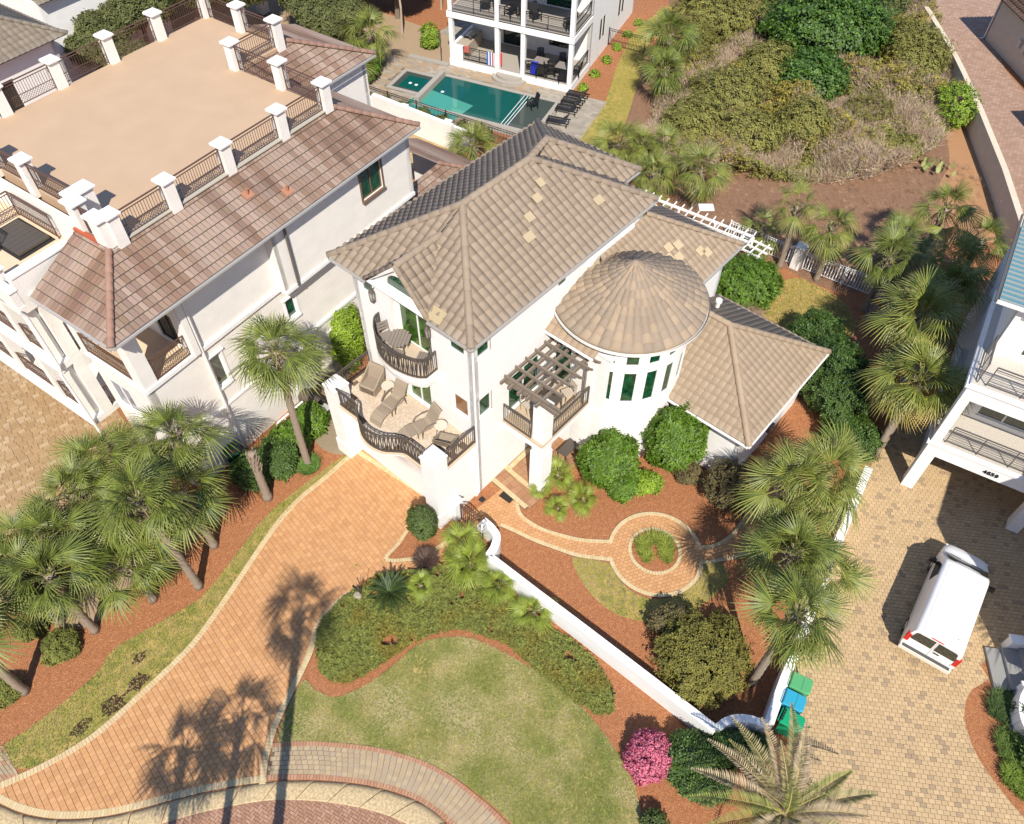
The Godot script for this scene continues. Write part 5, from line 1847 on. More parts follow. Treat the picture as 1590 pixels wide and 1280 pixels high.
	for k in 8:
		var a0 := PI * k / 8
		var a1 := PI * (k + 1) / 8
		quad(st, Vector3(cos(a0) * 0.3, 0.92 + sin(a0) * 0.3, 0.45), Vector3(cos(a0) * 0.3, 0.92 + sin(a0) * 0.3, -0.45), Vector3(cos(a1) * 0.3, 0.92 + sin(a1) * 0.3, -0.45), Vector3(cos(a1) * 0.3, 0.92 + sin(a1) * 0.3, 0.45))
	obj("hood", st, K.chrome, g)
	st = sf()
	tube(st, [Vector3(0.34, 1.05, -0.35), Vector3(0.34, 1.05, 0.35)], [0.02, 0.02], 6)
	obj("handle", st, K.black, g)
	# pool fence: pickets on a frame
	iron_fence("pool_fence", "long black iron pool fence with thin upright pickets", [Vector2(-13.6, 6.65), Vector2(-10.4, 7.0), Vector2(-5.8, 7.45), Vector2(-0.4, 7.95)], h.transform, 1.2, 0.11)
	iron_fence("side_fence", "short black iron fence between the pool house and the palms", [Vector2(0.05, -7.6), Vector2(2.9, -7.4)], h.transform, 1.25, 0.12)
	var fp = thing("glass_fence_panel", "grey wire panel fence left of the pool house", "fence")
	fp.transform = h.transform
	st = sf()
	bar(st, Vector3(-10.1, 0, -0.1), Vector3(-10.1, 2.3, -0.1), 0.06)
	obj("post", st, K.gutter_dark, fp)
	# white boundary wall with piers
	var w = thing("white_pool_wall", "white rendered boundary wall with square piers below the pool fence", "wall")
	w.transform = h.transform
	st = sf()
	var run := [Vector2(-14.2, 7.4), Vector2(-11.75, 7.9), Vector2(-8.4, 8.3), Vector2(-5.0, 8.75), Vector2(-3.0, 9.0)]
	for i in run.size() - 1:
		var a := Vector3(run[i].x, 0.6, run[i].y)
		var b := Vector3(run[i + 1].x, 0.6, run[i + 1].y)
		bar(st, a, b, 0.22, 1.2)
	obj("wall_run", st, K.whitewall, w)
	for p in run.slice(1, 4):
		st = sf()
		box(st, p.x - 0.2, 0, p.y - 0.2, p.x + 0.2, 1.32, p.y + 0.2)
		cbox(st, p.x - 0.25, 1.32, p.y - 0.25, p.x + 0.25, 1.42, p.y + 0.25, 0.03)
		obj("pier", st, K.whitewall, w)
	pave("neighbour_walk", T.call([-12.5, 9.2, -8.0, 8.75, -4.0, 9.25, -3.4, 12.0, -6.0, 12.5]), [], 0.3, 0.2, 30.0, "mixed", 0.02, [Color(0.66, 0.45, 0.20), Color(0.72, 0.52, 0.26), Color(0.60, 0.42, 0.2)], 30, K.joint_tan)

func iron_fence(called: String, label: String, pts: Array, xf: Transform3D, hh: float, gap: float, m = null, heavy := 0.012):
	var f = thing(called, label, "fence")
	f.transform = xf
	if m == null: m = K.black
	var rails := sf()
	for i in pts.size() - 1:
		var a := Vector3(pts[i].x, 0, pts[i].y)
		var b := Vector3(pts[i + 1].x, 0, pts[i + 1].y)
		for y in [0.12, hh - 0.14, hh]: bar(rails, a + Vector3(0, y, 0), b + Vector3(0, y, 0), 0.03)
		var posts := maxi(1, roundi(a.distance_to(b) / 2.3))
		for k in posts + (1 if i == pts.size() - 2 else 0):
			var st := sf()
			var p := a.lerp(b, k / float(posts))
			bar(st, p, p + Vector3(0, hh + 0.08, 0), 0.06)
			obj("post", st, m, f)
		var n := int(a.distance_to(b) / gap)
		for k in range(1, n):
			var st := sf()
			var p := a.lerp(b, k / float(n))
			bar(st, p + Vector3(0, 0.1, 0), p + Vector3(0, hh, 0), heavy * 1.5)
			obj("picket", st, m, f)
	obj("rail", rails, m, f)
	return f

func table_mesh(t, w: float, l: float, hh: float, m, top = null):
	var st := sf()
	cbox(st, -w / 2, hh - 0.04, -l / 2, w / 2, hh, l / 2, 0.01)
	obj("tabletop", st, top if top else m, t)
	for q in [[-1, -1], [1, -1], [1, 1], [-1, 1]]:
		st = sf()
		box(st, q[0] * w * 0.42 - 0.02, 0, q[1] * l * 0.42 - 0.02, q[0] * w * 0.42 + 0.02, hh - 0.04, q[1] * l * 0.42 + 0.02)
		obj("leg", st, m, t)

func adirondack(xf: Transform3D, s: float, m, label: String):
	var c = thing("porch_chair", label, "chair", Vector3.ZERO, 0.0, "black porch and pool chairs")
	c.transform = xf.scaled_local(Vector3.ONE * s)
	for i in 5:
		var st := sf()
		boxt(st, Transform3D(Basis(Vector3(1, 0, 0), 0.12), Vector3(0, 0.36 + i * 0.012, -0.22 + i * 0.115)), Vector3(0.52, 0.02, 0.1))
		obj("seat_slat", st, m, c)
	for i in 5:
		var st := sf()
		boxt(st, Transform3D(Basis(Vector3(1, 0, 0), -0.32), Vector3(-0.21 + i * 0.105, 0.72 - absf(i - 2) * 0.02, -0.4)), Vector3(0.09, 0.75, 0.02))
		obj("back_slat", st, m, c)
	for x in [-0.3, 0.3]:
		var st := sf()
		box(st, x - 0.05, 0.56, -0.35, x + 0.05, 0.585, 0.34)
		obj("armrest", st, m, c)
		for z in [-0.28, 0.28]:
			st = sf()
			box(st, x - 0.02, 0, z - 0.035, x + 0.02, 0.56, z + 0.035)
			obj("leg", st, m, c)

func lounger_pool(xf: Transform3D, which: String):
	var c = thing("pool_lounger", "black slatted lounger by the pool, %s" % which, "sun lounger", Vector3.ZERO, 0.0, "black loungers in a row by the pool")
	c.transform = xf
	var st := sf()
	for z in [-0.3, 0.3]:
		bar(st, Vector3(-0.75, 0.32, z), Vector3(0.8, 0.32, z), 0.04, 0.07)
	obj("frame", st, K.black, c)
	for i in 10:
		st = sf()
		box(st, -0.72 + i * 0.1, 0.36, -0.29, -0.65 + i * 0.1, 0.38, 0.29)
		obj("slat", st, K.black, c)
	for i in 6:
		st = sf()
		boxt(st, Transform3D(Basis(Vector3(0, 0, 1), 0.75), Vector3(0.32 + i * 0.075, 0.42 + i * 0.07, 0)), Vector3(0.08, 0.02, 0.58))
		obj("back_slat", st, K.black, c)
	for p in [[-0.65, -0.28], [-0.65, 0.28], [0.65, -0.28], [0.65, 0.28]]:
		st = sf()
		box(st, p[0] - 0.025, 0, p[1] - 0.025, p[0] + 0.025, 0.3, p[1] + 0.025)
		obj("leg", st, K.black, c)

# ---------------------------------------------------------------- the white house at the right
func right_house():
	var h = thing("white_balcony_house", "modern white house with open balconies above the tan driveway", "house", OR, -30.5)
	var X := Vector3(1, 0, 0)
	var Z := Vector3(0, 0, 1)
	var st := sf()
	box(st, 0.0, 0, -0.55, 0.48, 2.42, 0.0)
	obj("post", st, K.white, h)
	st = sf()
	box(st, 4.35, 0, -0.55, 4.83, 2.42, 0.0)
	obj("post", st, K.white, h)
	for y in [2.42, 5.92]:
		st = sf()
		box(st, -0.0, y, -6.0, 9.0, y + 0.85, 0.0)
		box(st, -0.1, y + 0.62, -6.0, 9.0, y + 0.74, 0.06)
		obj("balcony_slab", st, K.white, h)
		st = sf()
		box(st, 0.02, y + 0.85, -6.0, 9.0, y + 0.87, -0.02)
		obj("balcony_floor", st, mat(Color(0.62, 0.57, 0.50), 0.8, K.fine, 0.5), h)
		var b: float = y + 0.88
		var pts := []
		for i in 8: pts.append(Vector3(0.5 + i * 1.2, b, -0.12))
		railing(h, pts, 0.98, K.gutter_dark, 0.0, 0.12, "cable")
		railing(h, [Vector3(0.2, b, -0.15), Vector3(0.2, b, -1.0), Vector3(0.2, b, -1.9)], 0.98, K.gutter_dark, 0.0, 0.12, "cable")
		st = sf()
		wall(st, Vector3(0.3, b, -2.0), X, 9.0, 2.65, 0.2, [[0.9, 0.25, 2.9, 1.85], [3.4, 0.1, 6.5, 2.2]])
		wall(st, Vector3(0.3, b, -2.0), Z, 0.2, 2.65, 0.2)
		obj("wall", st, K.white, h)
		window(h, Vector3(0.3, b, -2.0), X, [0.9, 0.25, 2.9, 1.85], 2, null, K.glass_olive)
		window(h, Vector3(0.3, b, -2.0), X, [3.4, 0.1, 6.5, 2.2], 3, null, K.glass_olive)
		if y < 4:
			st = sf()
			box(st, 0.0, b, -0.5, 0.35, 5.92, -0.02)
			obj("upper_post", st, K.white, h)
	st = sf()
	box(st, -0.3, 9.3, -9.0, 9.0, 9.4, -1.6)
	obj("soffit", st, K.white, h)
	st = sf()
	wall(st, Vector3(0.3, 0, -12.0), Z, 10.0, 9.3, 0.2)
	wall(st, Vector3(9.2, 0, -2.2), -Z, 10.0, 9.3, 0.2)
	box(st, 1.6, 0, -5.0, 9.0, 2.42, -4.8)
	box(st, 6.2, 2.0, 1.2, 12.0, 8.6, 7.5)
	obj("side_wall", st, K.white, h)
	st = sf()
	box(st, -0.5, 9.4, -7.3, 9.0, 9.5, -1.5)
	var roof = obj("metal_roof", st, mat(Color(0.16, 0.36, 0.42), 0.45, K.fine, 0.5, 0.3), h)
	for i in 20:
		st = sf()
		box(st, -0.5, 9.5, -1.55 - i * 0.29, 9.0, 9.55, -1.60 - i * 0.29)
		obj("roof_rib", st, mat(Color(0.30, 0.30, 0.28), 0.6), roof)
	gutter(h, Vector3(-0.55, 9.5, -7.3), Vector3(-0.55, 9.5, -1.5), -X, K.gutter_dark)
	st = sf()
	box(st, -0.55, 9.4, -1.5, 9.0, 9.52, -1.42)
	obj("fascia", st, K.white, h)
	var tm := TextMesh.new()
	tm.text = "4659"
	tm.font_size = 32
	tm.pixel_size = 0.0085
	tm.depth = 0.03
	var fnt := SystemFont.new()
	fnt.font_names = PackedStringArray(["Droid Sans"])
	fnt.font_weight = 700
	tm.font = fnt
	var o = obj("house_number", tm, K.black, h, Vector3(2.55, 2.72, 0.016))
	# side walk between the hedge and the house, garden wall stub
	st = sf()
	prism(st, poly2([-1.6, -6.0, 0.0, -6.0, 0.0, -13.0, -1.6, -13.0]), 0.0, 0.03)
	obj("side_walk", st, K.stone, h)
	# entrance steps and rounded planter at the right edge
	var s = thing("entrance_steps", "grey stone entrance steps with white cheek walls at the driveway edge", "steps", Vector3(18.3, 0, -11.15), -8.0)
	for i in 3:
		st = sf()
		cbox(st, -0.45 + i * 0.55, 0, -0.85, 2.6, 0.16 * (i + 1), 0.75, 0.01)
		obj("step", st, mat(Color(0.30, 0.30, 0.29), 0.7, K.fine, 1.0), s)
	for z in [-1.0, 0.78]:
		st = sf()
		box(st, 0.25, 0, z - 0.14, 2.8, 0.75, z + 0.14)
		cbox(st, 0.2, 0.75, z - 0.18, 2.8, 0.83, z + 0.18, 0.02)
		obj("cheek_wall", st, K.whitewall, s)
	var w = thing("curved_planter_wall", "low curved white wall at the right edge beside the hedge", "wall", Vector3(19.4, 0, -9.0))
	st = sf()
	for i in 12:
		var a0 := lerpf(2.0, 4.4, i / 12.0)
		var a1 := lerpf(2.0, 4.4, (i + 1) / 12.0)
		bar(st, Vector3(cos(a0) * 1.5, 0.45, sin(a0) * 1.5), Vector3(cos(a1) * 1.5, 0.45, sin(a1) * 1.5), 0.22, 0.9)
	obj("wall_run", st, K.whitewall, w)

# ---------------------------------------------------------------- buildings at the edges
func far_buildings():
	var h = thing("grey_tile_house", "house with grey-tan wavy tile roof beyond the roof deck", "house", OL, -34.04)
	var e := 6.4
	var c := Vector3(-26.6, e, -12.9)
	var f := Vector3(-26.6, e, 2.0)
	var r = tiled_roof(h, [[f, c, Vector3(-31.5, 8.9, -8.0), Vector3(-31.5, 8.9, 2.0)], [c, Vector3(-36.0, e, -12.9), Vector3(-31.5, 8.9, -8.0)]], 0.36, 0.42, "low", [Color(0.33, 0.27, 0.20), Color(0.30, 0.245, 0.185), Color(0.36, 0.295, 0.22)], null, 220)
	ridge(r, c, Vector3(-31.5, 8.9, -8.0), 0.14, 0.45, [Color(0.33, 0.28, 0.22), Color(0.30, 0.25, 0.2)])
	var st := sf()
	wall(st, Vector3(-27.2, 0, 2.0), Vector3(0, 0, -1), 14.2, e, 0.25, [[9.4, 2.2, 11.0, 5.2]])
	wall(st, Vector3(-27.2, 0, -12.2), Vector3(-1, 0, 0), 8.0, e, 0.25)
	obj("wall", st, K.white, h)
	st = sf()
	box(st, -27.9, 1.2, -9.0, -27.5, 5.2, -7.4)
	obj("arch_recess", st, K.dark, h)
	var b = thing("corner_tile_house", "sliver of another tiled roof in the upper left corner", "house", OL, -34.04)
	tiled_roof(b, [[Vector3(-33.0, 5.6, -15.0), Vector3(-33.0, 5.6, -24.0), Vector3(-39.0, 8.6, -24.0), Vector3(-39.0, 8.6, -15.0)]], 0.36, 0.42, "low", [Color(0.33, 0.27, 0.20), Color(0.36, 0.295, 0.22)], null, 40)
	st = sf()
	wall(st, Vector3(-33.5, 0, -15.2), Vector3(0, 0, -1), 9.0, 5.5, 0.25)
	wall(st, Vector3(-41.0, 0, -16.2), Vector3(1, 0, 0), 6.0, 4.5, 0.25)
	obj("wall", st, K.white, b)
	# courtyard pool seen behind the deck
	var p = thing("courtyard_wall", "pale courtyard wall around a small pool behind the roof deck", "wall", OL, -34.04)
	st = sf()
	box(st, -13.5, 0, -24.3, -7.0, 1.7, -24.0)
	obj("wall_run", st, K.stucco_l, p)
	st = sf()
	box(st, -31.0, 0, -31.0, -30.3, 5.0, -30.3)
	obj("courtyard_column", st, K.white, p)
	var T := func(a):
		var q := PackedVector2Array()
		for i in range(0, a.size(), 2): q.append(in_frame(OL, -34.04, a[i], a[i + 1]))
		return q
	sheet("courtyard_paving", T.call([-33, -26, -6.5, -24, -6.5, -36, -33, -36]), 0.02, K.sand)
	struct("courtyard_water", sf_poly(T.call([-13.0, -25.2, -9.0, -25.2, -9.0, -29.0, -13.0, -29.0]), 0.045), mat(Color(0.05, 0.26, 0.20), 0.04))
	for q in [[-26.0, -31.0], [-23.0, -32.5]]:
		var ch = thing("courtyard_chair", "dark low chair on the courtyard paving, %s" % ("nearer the column" if q[0] < -25 else "beside the small pool"), "chair", Vector3(in_frame(OL, -34.04, q[0], q[1]).x, 0.03, in_frame(OL, -34.04, q[0], q[1]).y), 40.0)
		table_mesh(ch, 0.7, 1.3, 0.35, K.gutter_dark)
	# house in the upper right corner
	var t = thing("beige_corner_house", "beige stucco house with a dark brown tile roof in the upper right corner", "house", Vector3(35.7, 0, -60.4), 4.9)
	st = sf()
	wall(st, Vector3(0.0, 0, 0.0), Vector3(0, 0, 1), 16.0, 3.1, 0.25)
	wall(st, Vector3(8.0, 0, 0.0), Vector3(-1, 0, 0), 8.0, 3.1, 0.25)
	wall(st, Vector3(0.0, 0, 16.0), Vector3(1, 0, 0), 8.0, 3.1, 0.25)
	obj("wall", st, K.beigewall, t)
	var tr = tiled_roof(t, [[Vector3(-0.45, 3.1, -0.5), Vector3(-0.45, 3.1, 16.5), Vector3(4.0, 5.5, 12.0), Vector3(4.0, 5.5, 4.0)], [Vector3(8.5, 3.1, -0.5), Vector3(-0.45, 3.1, -0.5), Vector3(4.0, 5.5, 4.0)], [Vector3(-0.45, 3.1, 16.5), Vector3(8.5, 3.1, 16.5), Vector3(4.0, 5.5, 12.0)]], 0.3, 0.36, "barrel", [Color(0.11, 0.06, 0.045), Color(0.13, 0.075, 0.055)], null, 80)
	# its taller wing just outside the frame
	st = sf()
	box(st, -2.9, 0, 16.4, 7.0, 7.0, 22.0)
	obj("tall_wing", st, K.beigewall, t)
	st = sf()
	tube(st, [Vector3(-0.07, 3.0, 0.1), Vector3(-0.07, 0.1, 0.1), Vector3(-0.35, 0.06, 0.1)], [0.05, 0.05, 0.05], 8)
	obj("downpipe", st, K.white, t)
	for q in [[4.2, 1.4], [4.9, 1.3], [5.6, 0.9]]:
		st = sf()
		box(st, -0.18, q[1], q[0] - 0.16, -0.002, q[1] + 0.5, q[0] + 0.16)
		obj("meter_box", st, K.gutter, t)
# ---------------------------------------------------------------- walls, gate, fences of the garden
func wall_run(parent, line: PackedVector2Array, w: float, hh: float, m, called := "wall_run"):
	var st := sf()
	prism(st, ribbon(line, w, 0.0), 0.0, hh)
	obj(called, st, m, parent)

func garden_walls():
	var g = thing("garden_wall", "long low white wall curving from the gate down past the olive bush", "wall")
	wall_run(g, smooth(poly2([-1.15, -16.9, -0.82, -16.58, -0.58, -16.18, -0.64, -15.72, -0.86, -15.3]), false, 6), 0.32, 1.0, K.whitewall, "curved_end")
	wall_run(g, poly2([-0.86, -15.27, 1.0, -13.72, 3.0, -12.08, 5.2, -10.25, 7.1, -8.66]), 0.31, 1.0, K.whitewall)
	wall_run(g, smooth(poly2([7.16, -8.72, 7.5, -8.95, 7.92, -9.06, 8.4, -9.02, 8.86, -8.84]), false, 6), 0.26, 0.995, K.whitewall, "curved_end")
	wall_run(g, poly2([8.98, -8.92, 9.88, -10.53, 10.9, -12.2, 12.4, -14.8, 14.1, -17.6, 15.4, -19.7]), 0.33, 1.003, K.whitewall)
	var yaw := -40.55
	var p = thing("gate_pier", "short white pier between the tall pillar and the iron gate", "pier", Vector3(-2.32, 0, -17.68), yaw)
	var st := sf()
	box(st, -0.22, 0, -0.22, 0.22, 1.22, 0.22)
	cbox(st, -0.26, 1.22, -0.26, 0.26, 1.32, 0.26, 0.04)
	obj("pier", st, K.whitewall, p)
	var gate = thing("garden_gate", "brown iron garden gate with upright bars under a curved top", "gate", Vector3(-2.1, 0, -17.52), yaw)
	st = sf()
	var l := 1.12
	bar(st, Vector3(0.02, 0.08, 0), Vector3(0.02, 1.2, 0), 0.05)
	bar(st, Vector3(l, 0.08, 0), Vector3(l, 1.2, 0), 0.05)
	bar(st, Vector3(0, 0.12, 0), Vector3(l, 0.12, 0), 0.04)
	bar(st, Vector3(0, 1.02, 0), Vector3(l, 1.02, 0), 0.04)
	for i in 8:
		var a := i / 8.0
		var b := (i + 1) / 8.0
		bar(st, Vector3(a * l, 1.16 + 0.16 * sin(PI * a), 0), Vector3(b * l, 1.16 + 0.16 * sin(PI * b), 0), 0.045)
	obj("gate_frame", st, K.iron_brown, gate)
	for i in range(1, 9):
		st = sf()
		bar(st, Vector3(l * i / 9.0, 0.12, 0), Vector3(l * i / 9.0, 1.16 + 0.16 * sin(PI * i / 9.0), 0), 0.022)
		obj("gate_bar", st, K.iron_brown, gate)
	var lamp = thing("garden_lamp", "thin dark garden post with a square lantern frame by the curved wall", "lamp post", Vector3(-1.14, 0, -16.12))
	st = sf()
	tube(st, [Vector3(0, 0, 0), Vector3(0.02, 1.55, 0)], [0.03, 0.025], 8)
	obj("pole", st, K.iron, lamp)
	st = sf()
	for k in 4:
		var a := TAU * k / 4
		var b := TAU * (k + 1) / 4
		bar(st, Vector3(cos(a) * 0.16, 1.6, sin(a) * 0.16), Vector3(cos(b) * 0.16, 1.6, sin(b) * 0.16), 0.03)
		bar(st, Vector3(cos(a) * 0.16, 1.6, sin(a) * 0.16), Vector3(cos(a) * 0.2, 1.85, sin(a) * 0.2), 0.025)
		bar(st, Vector3(cos(a) * 0.2, 1.85, sin(a) * 0.2), Vector3(0, 1.98, 0), 0.02)
		bar(st, Vector3(cos(a) * 0.2, 1.85, sin(a) * 0.2), Vector3(cos(b) * 0.2, 1.85, sin(b) * 0.2), 0.03)
	obj("lantern_frame", st, K.gutter, lamp)
	# wall along the far drive
	var w = thing("boundary_wall", "long cream boundary wall beside the far brick drive", "wall")
	wall_run(w, poly2([31.2, -62.0, 30.95, -55.5, 30.6, -52.0, 30.05, -47.4, 29.1, -40.9, 28.2, -36.2, 27.4, -32.6]), 0.36, 1.6, K.beigewall)
	var lt = thing("wall_light", "small white light on the boundary wall near the palms", "light", Vector3(28.55, 0.75, -38.9))
	st = sf()
	box(st, -0.06, -0.06, -0.06, 0.06, 0.06, 0.06)
	obj("lamp_body", st, K.white, lt)
	iron_fence("picket_fence", "white picket fence below the dry scrub", [Vector2(12.2, -36.3), Vector2(15.25, -34.1)], Transform3D(), 1.2, 0.15, K.white, 0.03)
	iron_fence("picket_fence", "white picket fence right of its square pier, beneath the palms", [Vector2(15.85, -33.65), Vector2(19.6, -31.2)], Transform3D(), 1.2, 0.15, K.white, 0.03)
	var fp = thing("fence_pier", "square white pier in the picket fence", "pier", Vector3(15.55, 0, -33.85), -35.0)
	st = sf()
	box(st, -0.25, 0, -0.25, 0.25, 1.4, 0.25)
	cbox(st, -0.3, 1.4, -0.3, 0.3, 1.5, 0.3, 0.04)
	obj("pier", st, K.whitewall, fp)
	# white trellis roof behind the wing
	var t = thing("white_trellis", "white timber trellis roof behind the house", "trellis")
	var a0 := Vector3(7.2, 2.4, -37.0)
	var a1 := Vector3(12.6, 2.4, -33.4)
	var d := (a1 - a0).normalized()
	var n := Vector3(-d.z, 0, d.x)
	for s in [0.0, 0.55]:
		st = sf()
		bar(st, a0 + n * s, a1 + n * s, 0.06, 0.14)
		obj("beam", st, K.white, t)
	for i in 15:
		st = sf()
		var p0 := a0.lerp(a1, i / 14.0) + Vector3(0, 0.11, 0)
		bar(st, p0 - n * 0.3, p0 + n * 0.85, 0.045, 0.09)
		obj("slat", st, K.white, t)
	for i in 4:
		st = sf()
		var p0 := a0.lerp(a1, i / 3.0)
		bar(st, Vector3(p0.x, 0, p0.z), Vector3(p0.x, 2.33, p0.z), 0.12)
		obj("post", st, K.white, t)
	st = sf()
	boxt(st, Transform3D(Basis(), Vector3(10.4, 2.62, -35.6)), Vector3(0.8, 0.06, 0.55))
	obj("white_panel", st, K.white, t)
	var e = thing("end_trellis", "white timber trellis at the end of the tiled wing beside the round bush", "trellis", Vector3(12.6, 0, -32.9), -40.55)
	for i in 4:
		st = sf()
		bar(st, Vector3(-0.8 + i * 0.45, 2.2, -0.6), Vector3(-0.8 + i * 0.45, 2.2, 0.7), 0.05, 0.1)
		obj("slat", st, K.white, e)
	for i in 3:
		st = sf()
		bar(st, Vector3(-1.0, 2.1, -0.5 + i * 0.5), Vector3(0.8, 2.1, -0.5 + i * 0.5), 0.06, 0.1)
		obj("beam", st, K.white, e)
	st = sf()
	bar(st, Vector3(0.5, 0, 0.5), Vector3(0.5, 2.05, 0.5), 0.12)
	obj("post", st, K.white, e)
	# little white block and panel among the right palms
	var c = thing("pale_stone_slab", "pale tilted stone slab among shrubs beneath the big palms", "slab", Vector3(15.55, 0, -21.9), 20.0)
	st = sf()
	cbox(st, -0.45, 0, -0.35, 0.45, 0.5, 0.35, 0.03)
	obj("block", st, K.whitewall, c)

# ---------------------------------------------------------------- movable things
func objects():
	var B := Basis(Vector3.UP, deg_to_rad(-40.55))
	var T := func(x, y, z, yaw): return Transform3D(B * Basis(Vector3.UP, deg_to_rad(yaw)), OM + B * Vector3(x, y, z))
	van()
	bin(Vector3(10.36, 0.02, -10.27), 62.0, Color(0.07, 0.30, 0.12), "faded green wheeled bin by the white wall, farthest of three", false)
	bin(Vector3(9.99, 0.02, -9.66), 61.0, Color(0.02, 0.27, 0.40), "blue wheeled bin between two green bins", false)
	bin(Vector3(9.78, 0.02, -8.98), 56.0, Color(0.0, 0.26, 0.115), "glossy bright green wheeled bin nearest the brown palm", true)
	bin(Vector3(-12.2, 0.0, -20.3), 30.0, Color(0.01, 0.09, 0.04), "dark green bin with a red sticker against the cream wall", false, true)
	bin(Vector3(-12.75, 0.0, -17.75), 10.0, Color(0.0, 0.13, 0.07), "green bin half hidden under the left palms", false)
	var y = thing("yellow_crate", "yellow and grey crate beside the half hidden green bin", "crate", Vector3(-12.95, 0.0, -18.5), 20.0)
	var st := sf()
	cbox(st, -0.3, 0, -0.25, 0.3, 0.85, 0.25, 0.03)
	obj("crate_body", st, mat(Color(0.62, 0.32, 0.02), 0.6), y)
	st = sf()
	cbox(st, -0.16, 0.85, -0.2, 0.2, 0.95, 0.18, 0.02)
	obj("crate_lid", st, K.gutter, y)
	# barbecue and pipes in the side yard
	var b = thing("barbecue", "dark hooded barbecue on a metal stand in the side yard", "barbecue", Vector3(-9.25, 0, -23.35), -36.0)
	st = ss()
	var pr := [Vector2(-0.3, 0.75), Vector2(-0.3, 0.95), Vector2(-0.16, 1.12), Vector2(0.16, 1.12), Vector2(0.3, 0.95), Vector2(0.3, 0.75)]
	for i in 5: quad(st, Vector3(-0.55, pr[i].y, pr[i].x), Vector3(0.55, pr[i].y, pr[i].x), Vector3(0.55, pr[i + 1].y, pr[i + 1].x), Vector3(-0.55, pr[i + 1].y, pr[i + 1].x))
	obj("hood", st, mat(Color(0.10, 0.075, 0.065), 0.5), b)
	st = sf()
	box(st, -0.55, 0.5, -0.3, 0.55, 0.745, 0.3)
	obj("firebox", st, K.black, b)
	st = sf()
	tube(st, [Vector3(-0.4, 0.92, 0.42), Vector3(0.4, 0.92, 0.42)], [0.02, 0.02], 6)
	obj("handle", st, K.chrome, b)
	for x in [-0.78, 0.78]:
		st = sf()
		box(st, x - 0.22, 0.72, -0.26, x + 0.22, 0.75, 0.26)
		obj("side_shelf", st, K.gutter, b)
	for q in [[-0.5, -0.25], [0.5, -0.25], [0.5, 0.25], [-0.5, 0.25]]:
		st = sf()
		bar(st, Vector3(q[0], 0, q[1]), Vector3(q[0], 0.5, q[1]), 0.05)
		obj("leg", st, K.gutter_dark, b)
	var r = thing("pipe_rail", "white bent pipe rail on the cream wall beside the barbecue", "rail", Vector3(-10.15, 0, -22.2), -34.0)
	st = sf()
	tube(st, [Vector3(0.0, 0, 0.6), Vector3(0.0, 1.0, 0.6), Vector3(0.0, 1.1, 0.5), Vector3(0.05, 1.1, -1.0)], [0.05, 0.05, 0.05, 0.05], 8)
	tube(st, [Vector3(0.0, 0, 0.1), Vector3(0.0, 1.1, 0.1)], [0.04, 0.04], 8)
	obj("pipe", st, K.white, r)
	for i in 2:
		var ac = thing("utility_box", "small grey utility box on the cream wall, %s" % ["lower one with a looped cable", "upper one nearer the house corner"][i], "box", Vector3(0, 0, 0), -34.04)
		ac.position = OL + Basis(Vector3.UP, deg_to_rad(-34.04)) * Vector3(-0.38, 1.3 + i * 0.3, -7.5 - i * 0.9)
		st = sf()
		cbox(st, 0, 0, -0.14, 0.1, 0.35, 0.14, 0.01)
		obj("box_body", st, K.gutter, ac)
		st = sf()
		tube(st, [Vector3(0.05, 0, 0), Vector3(0.06, -0.35, 0.05), Vector3(0.05, -0.6, 0.25)], [0.015, 0.015, 0.015], 5)
		obj("cable", st, K.gutter, ac)
	var pb = thing("planter_box", "grey planter box under the lowest window of the cream house", "planter", OL + Basis(Vector3.UP, deg_to_rad(-34.04)) * Vector3(-0.1, 0, -6.6), -34.04)
	st = sf()
	box(st, -0.28, 0, -0.8, 0.3, 0.85, 0.9)
	obj("planter_body", st, mat(Color(0.26, 0.235, 0.20), 0.9, K.fine, 0.8), pb)
	# terrace furniture
	var f := 3.607
	armchair(T.call(-5.25, f, 0.72, 14.0), "deep wicker armchair at the left rear of the terrace")
	armchair(T.call(-0.75, f, 0.95, 205.0), "wicker armchair seen from behind at the right end of the terrace")
	chaise(T.call(-3.85, f, 0.8, 4.0), "taupe wicker lounge chair in the middle of the terrace by the left table")
	ottoman(T.call(-3.74, f, 1.62, 4.0), "curved wicker ottoman left of the bulging railing, by the middle lounge chair")
	chaise(T.call(-2.0, f, 0.85, -14.0), "taupe wicker lounge chair right of the terrace door")
	ottoman(T.call(-2.22, f, 1.62, -14.0), "curved wicker ottoman against the bulge of the terrace railing")
	for q in [[-4.52, 0.5, "small round cream table between the left armchair and lounge chair"], [-1.42, 0.55, "small round cream table below the square terrace window"]]:
		var t = thing("side_table", q[2], "table")
		t.transform = T.call(q[0], f, q[1], 0.0)
		st = sf()
		lathe(st, Vector3.ZERO, [[0.0, 0.5], [0.26, 0.5], [0.27, 0.49], [0.27, 0.47], [0.0, 0.465]], 20)
		obj("tabletop", st, mat(Color(0.70, 0.62, 0.50), 0.6, K.fine, 1.0), t)
		for k in 3:
			st = sf()
			var a := TAU * k / 3
			tube(st, [Vector3(cos(a) * 0.08, 0.47, sin(a) * 0.08), Vector3(cos(a) * 0.22, 0.0, sin(a) * 0.22)], [0.014, 0.014], 6)
			obj("leg", st, K.iron, t)
	# round balcony
	var tb = thing("balcony_table", "weathered round slatted table on the round balcony", "table")
	tb.transform = T.call(-3.62, 6.622, 0.28, 30.0)
	for i in 7:
		st = sf()
		var x := -0.39 + i * 0.13
		var hl := sqrt(maxf(0.02, 0.48 * 0.48 - x * x))
		box(st, x - 0.058, 0.7, -hl, x + 0.058, 0.73, hl)
		obj("slat", st, mat(Color(0.27, 0.225, 0.19), 0.85, K.fine, 2.0), tb)
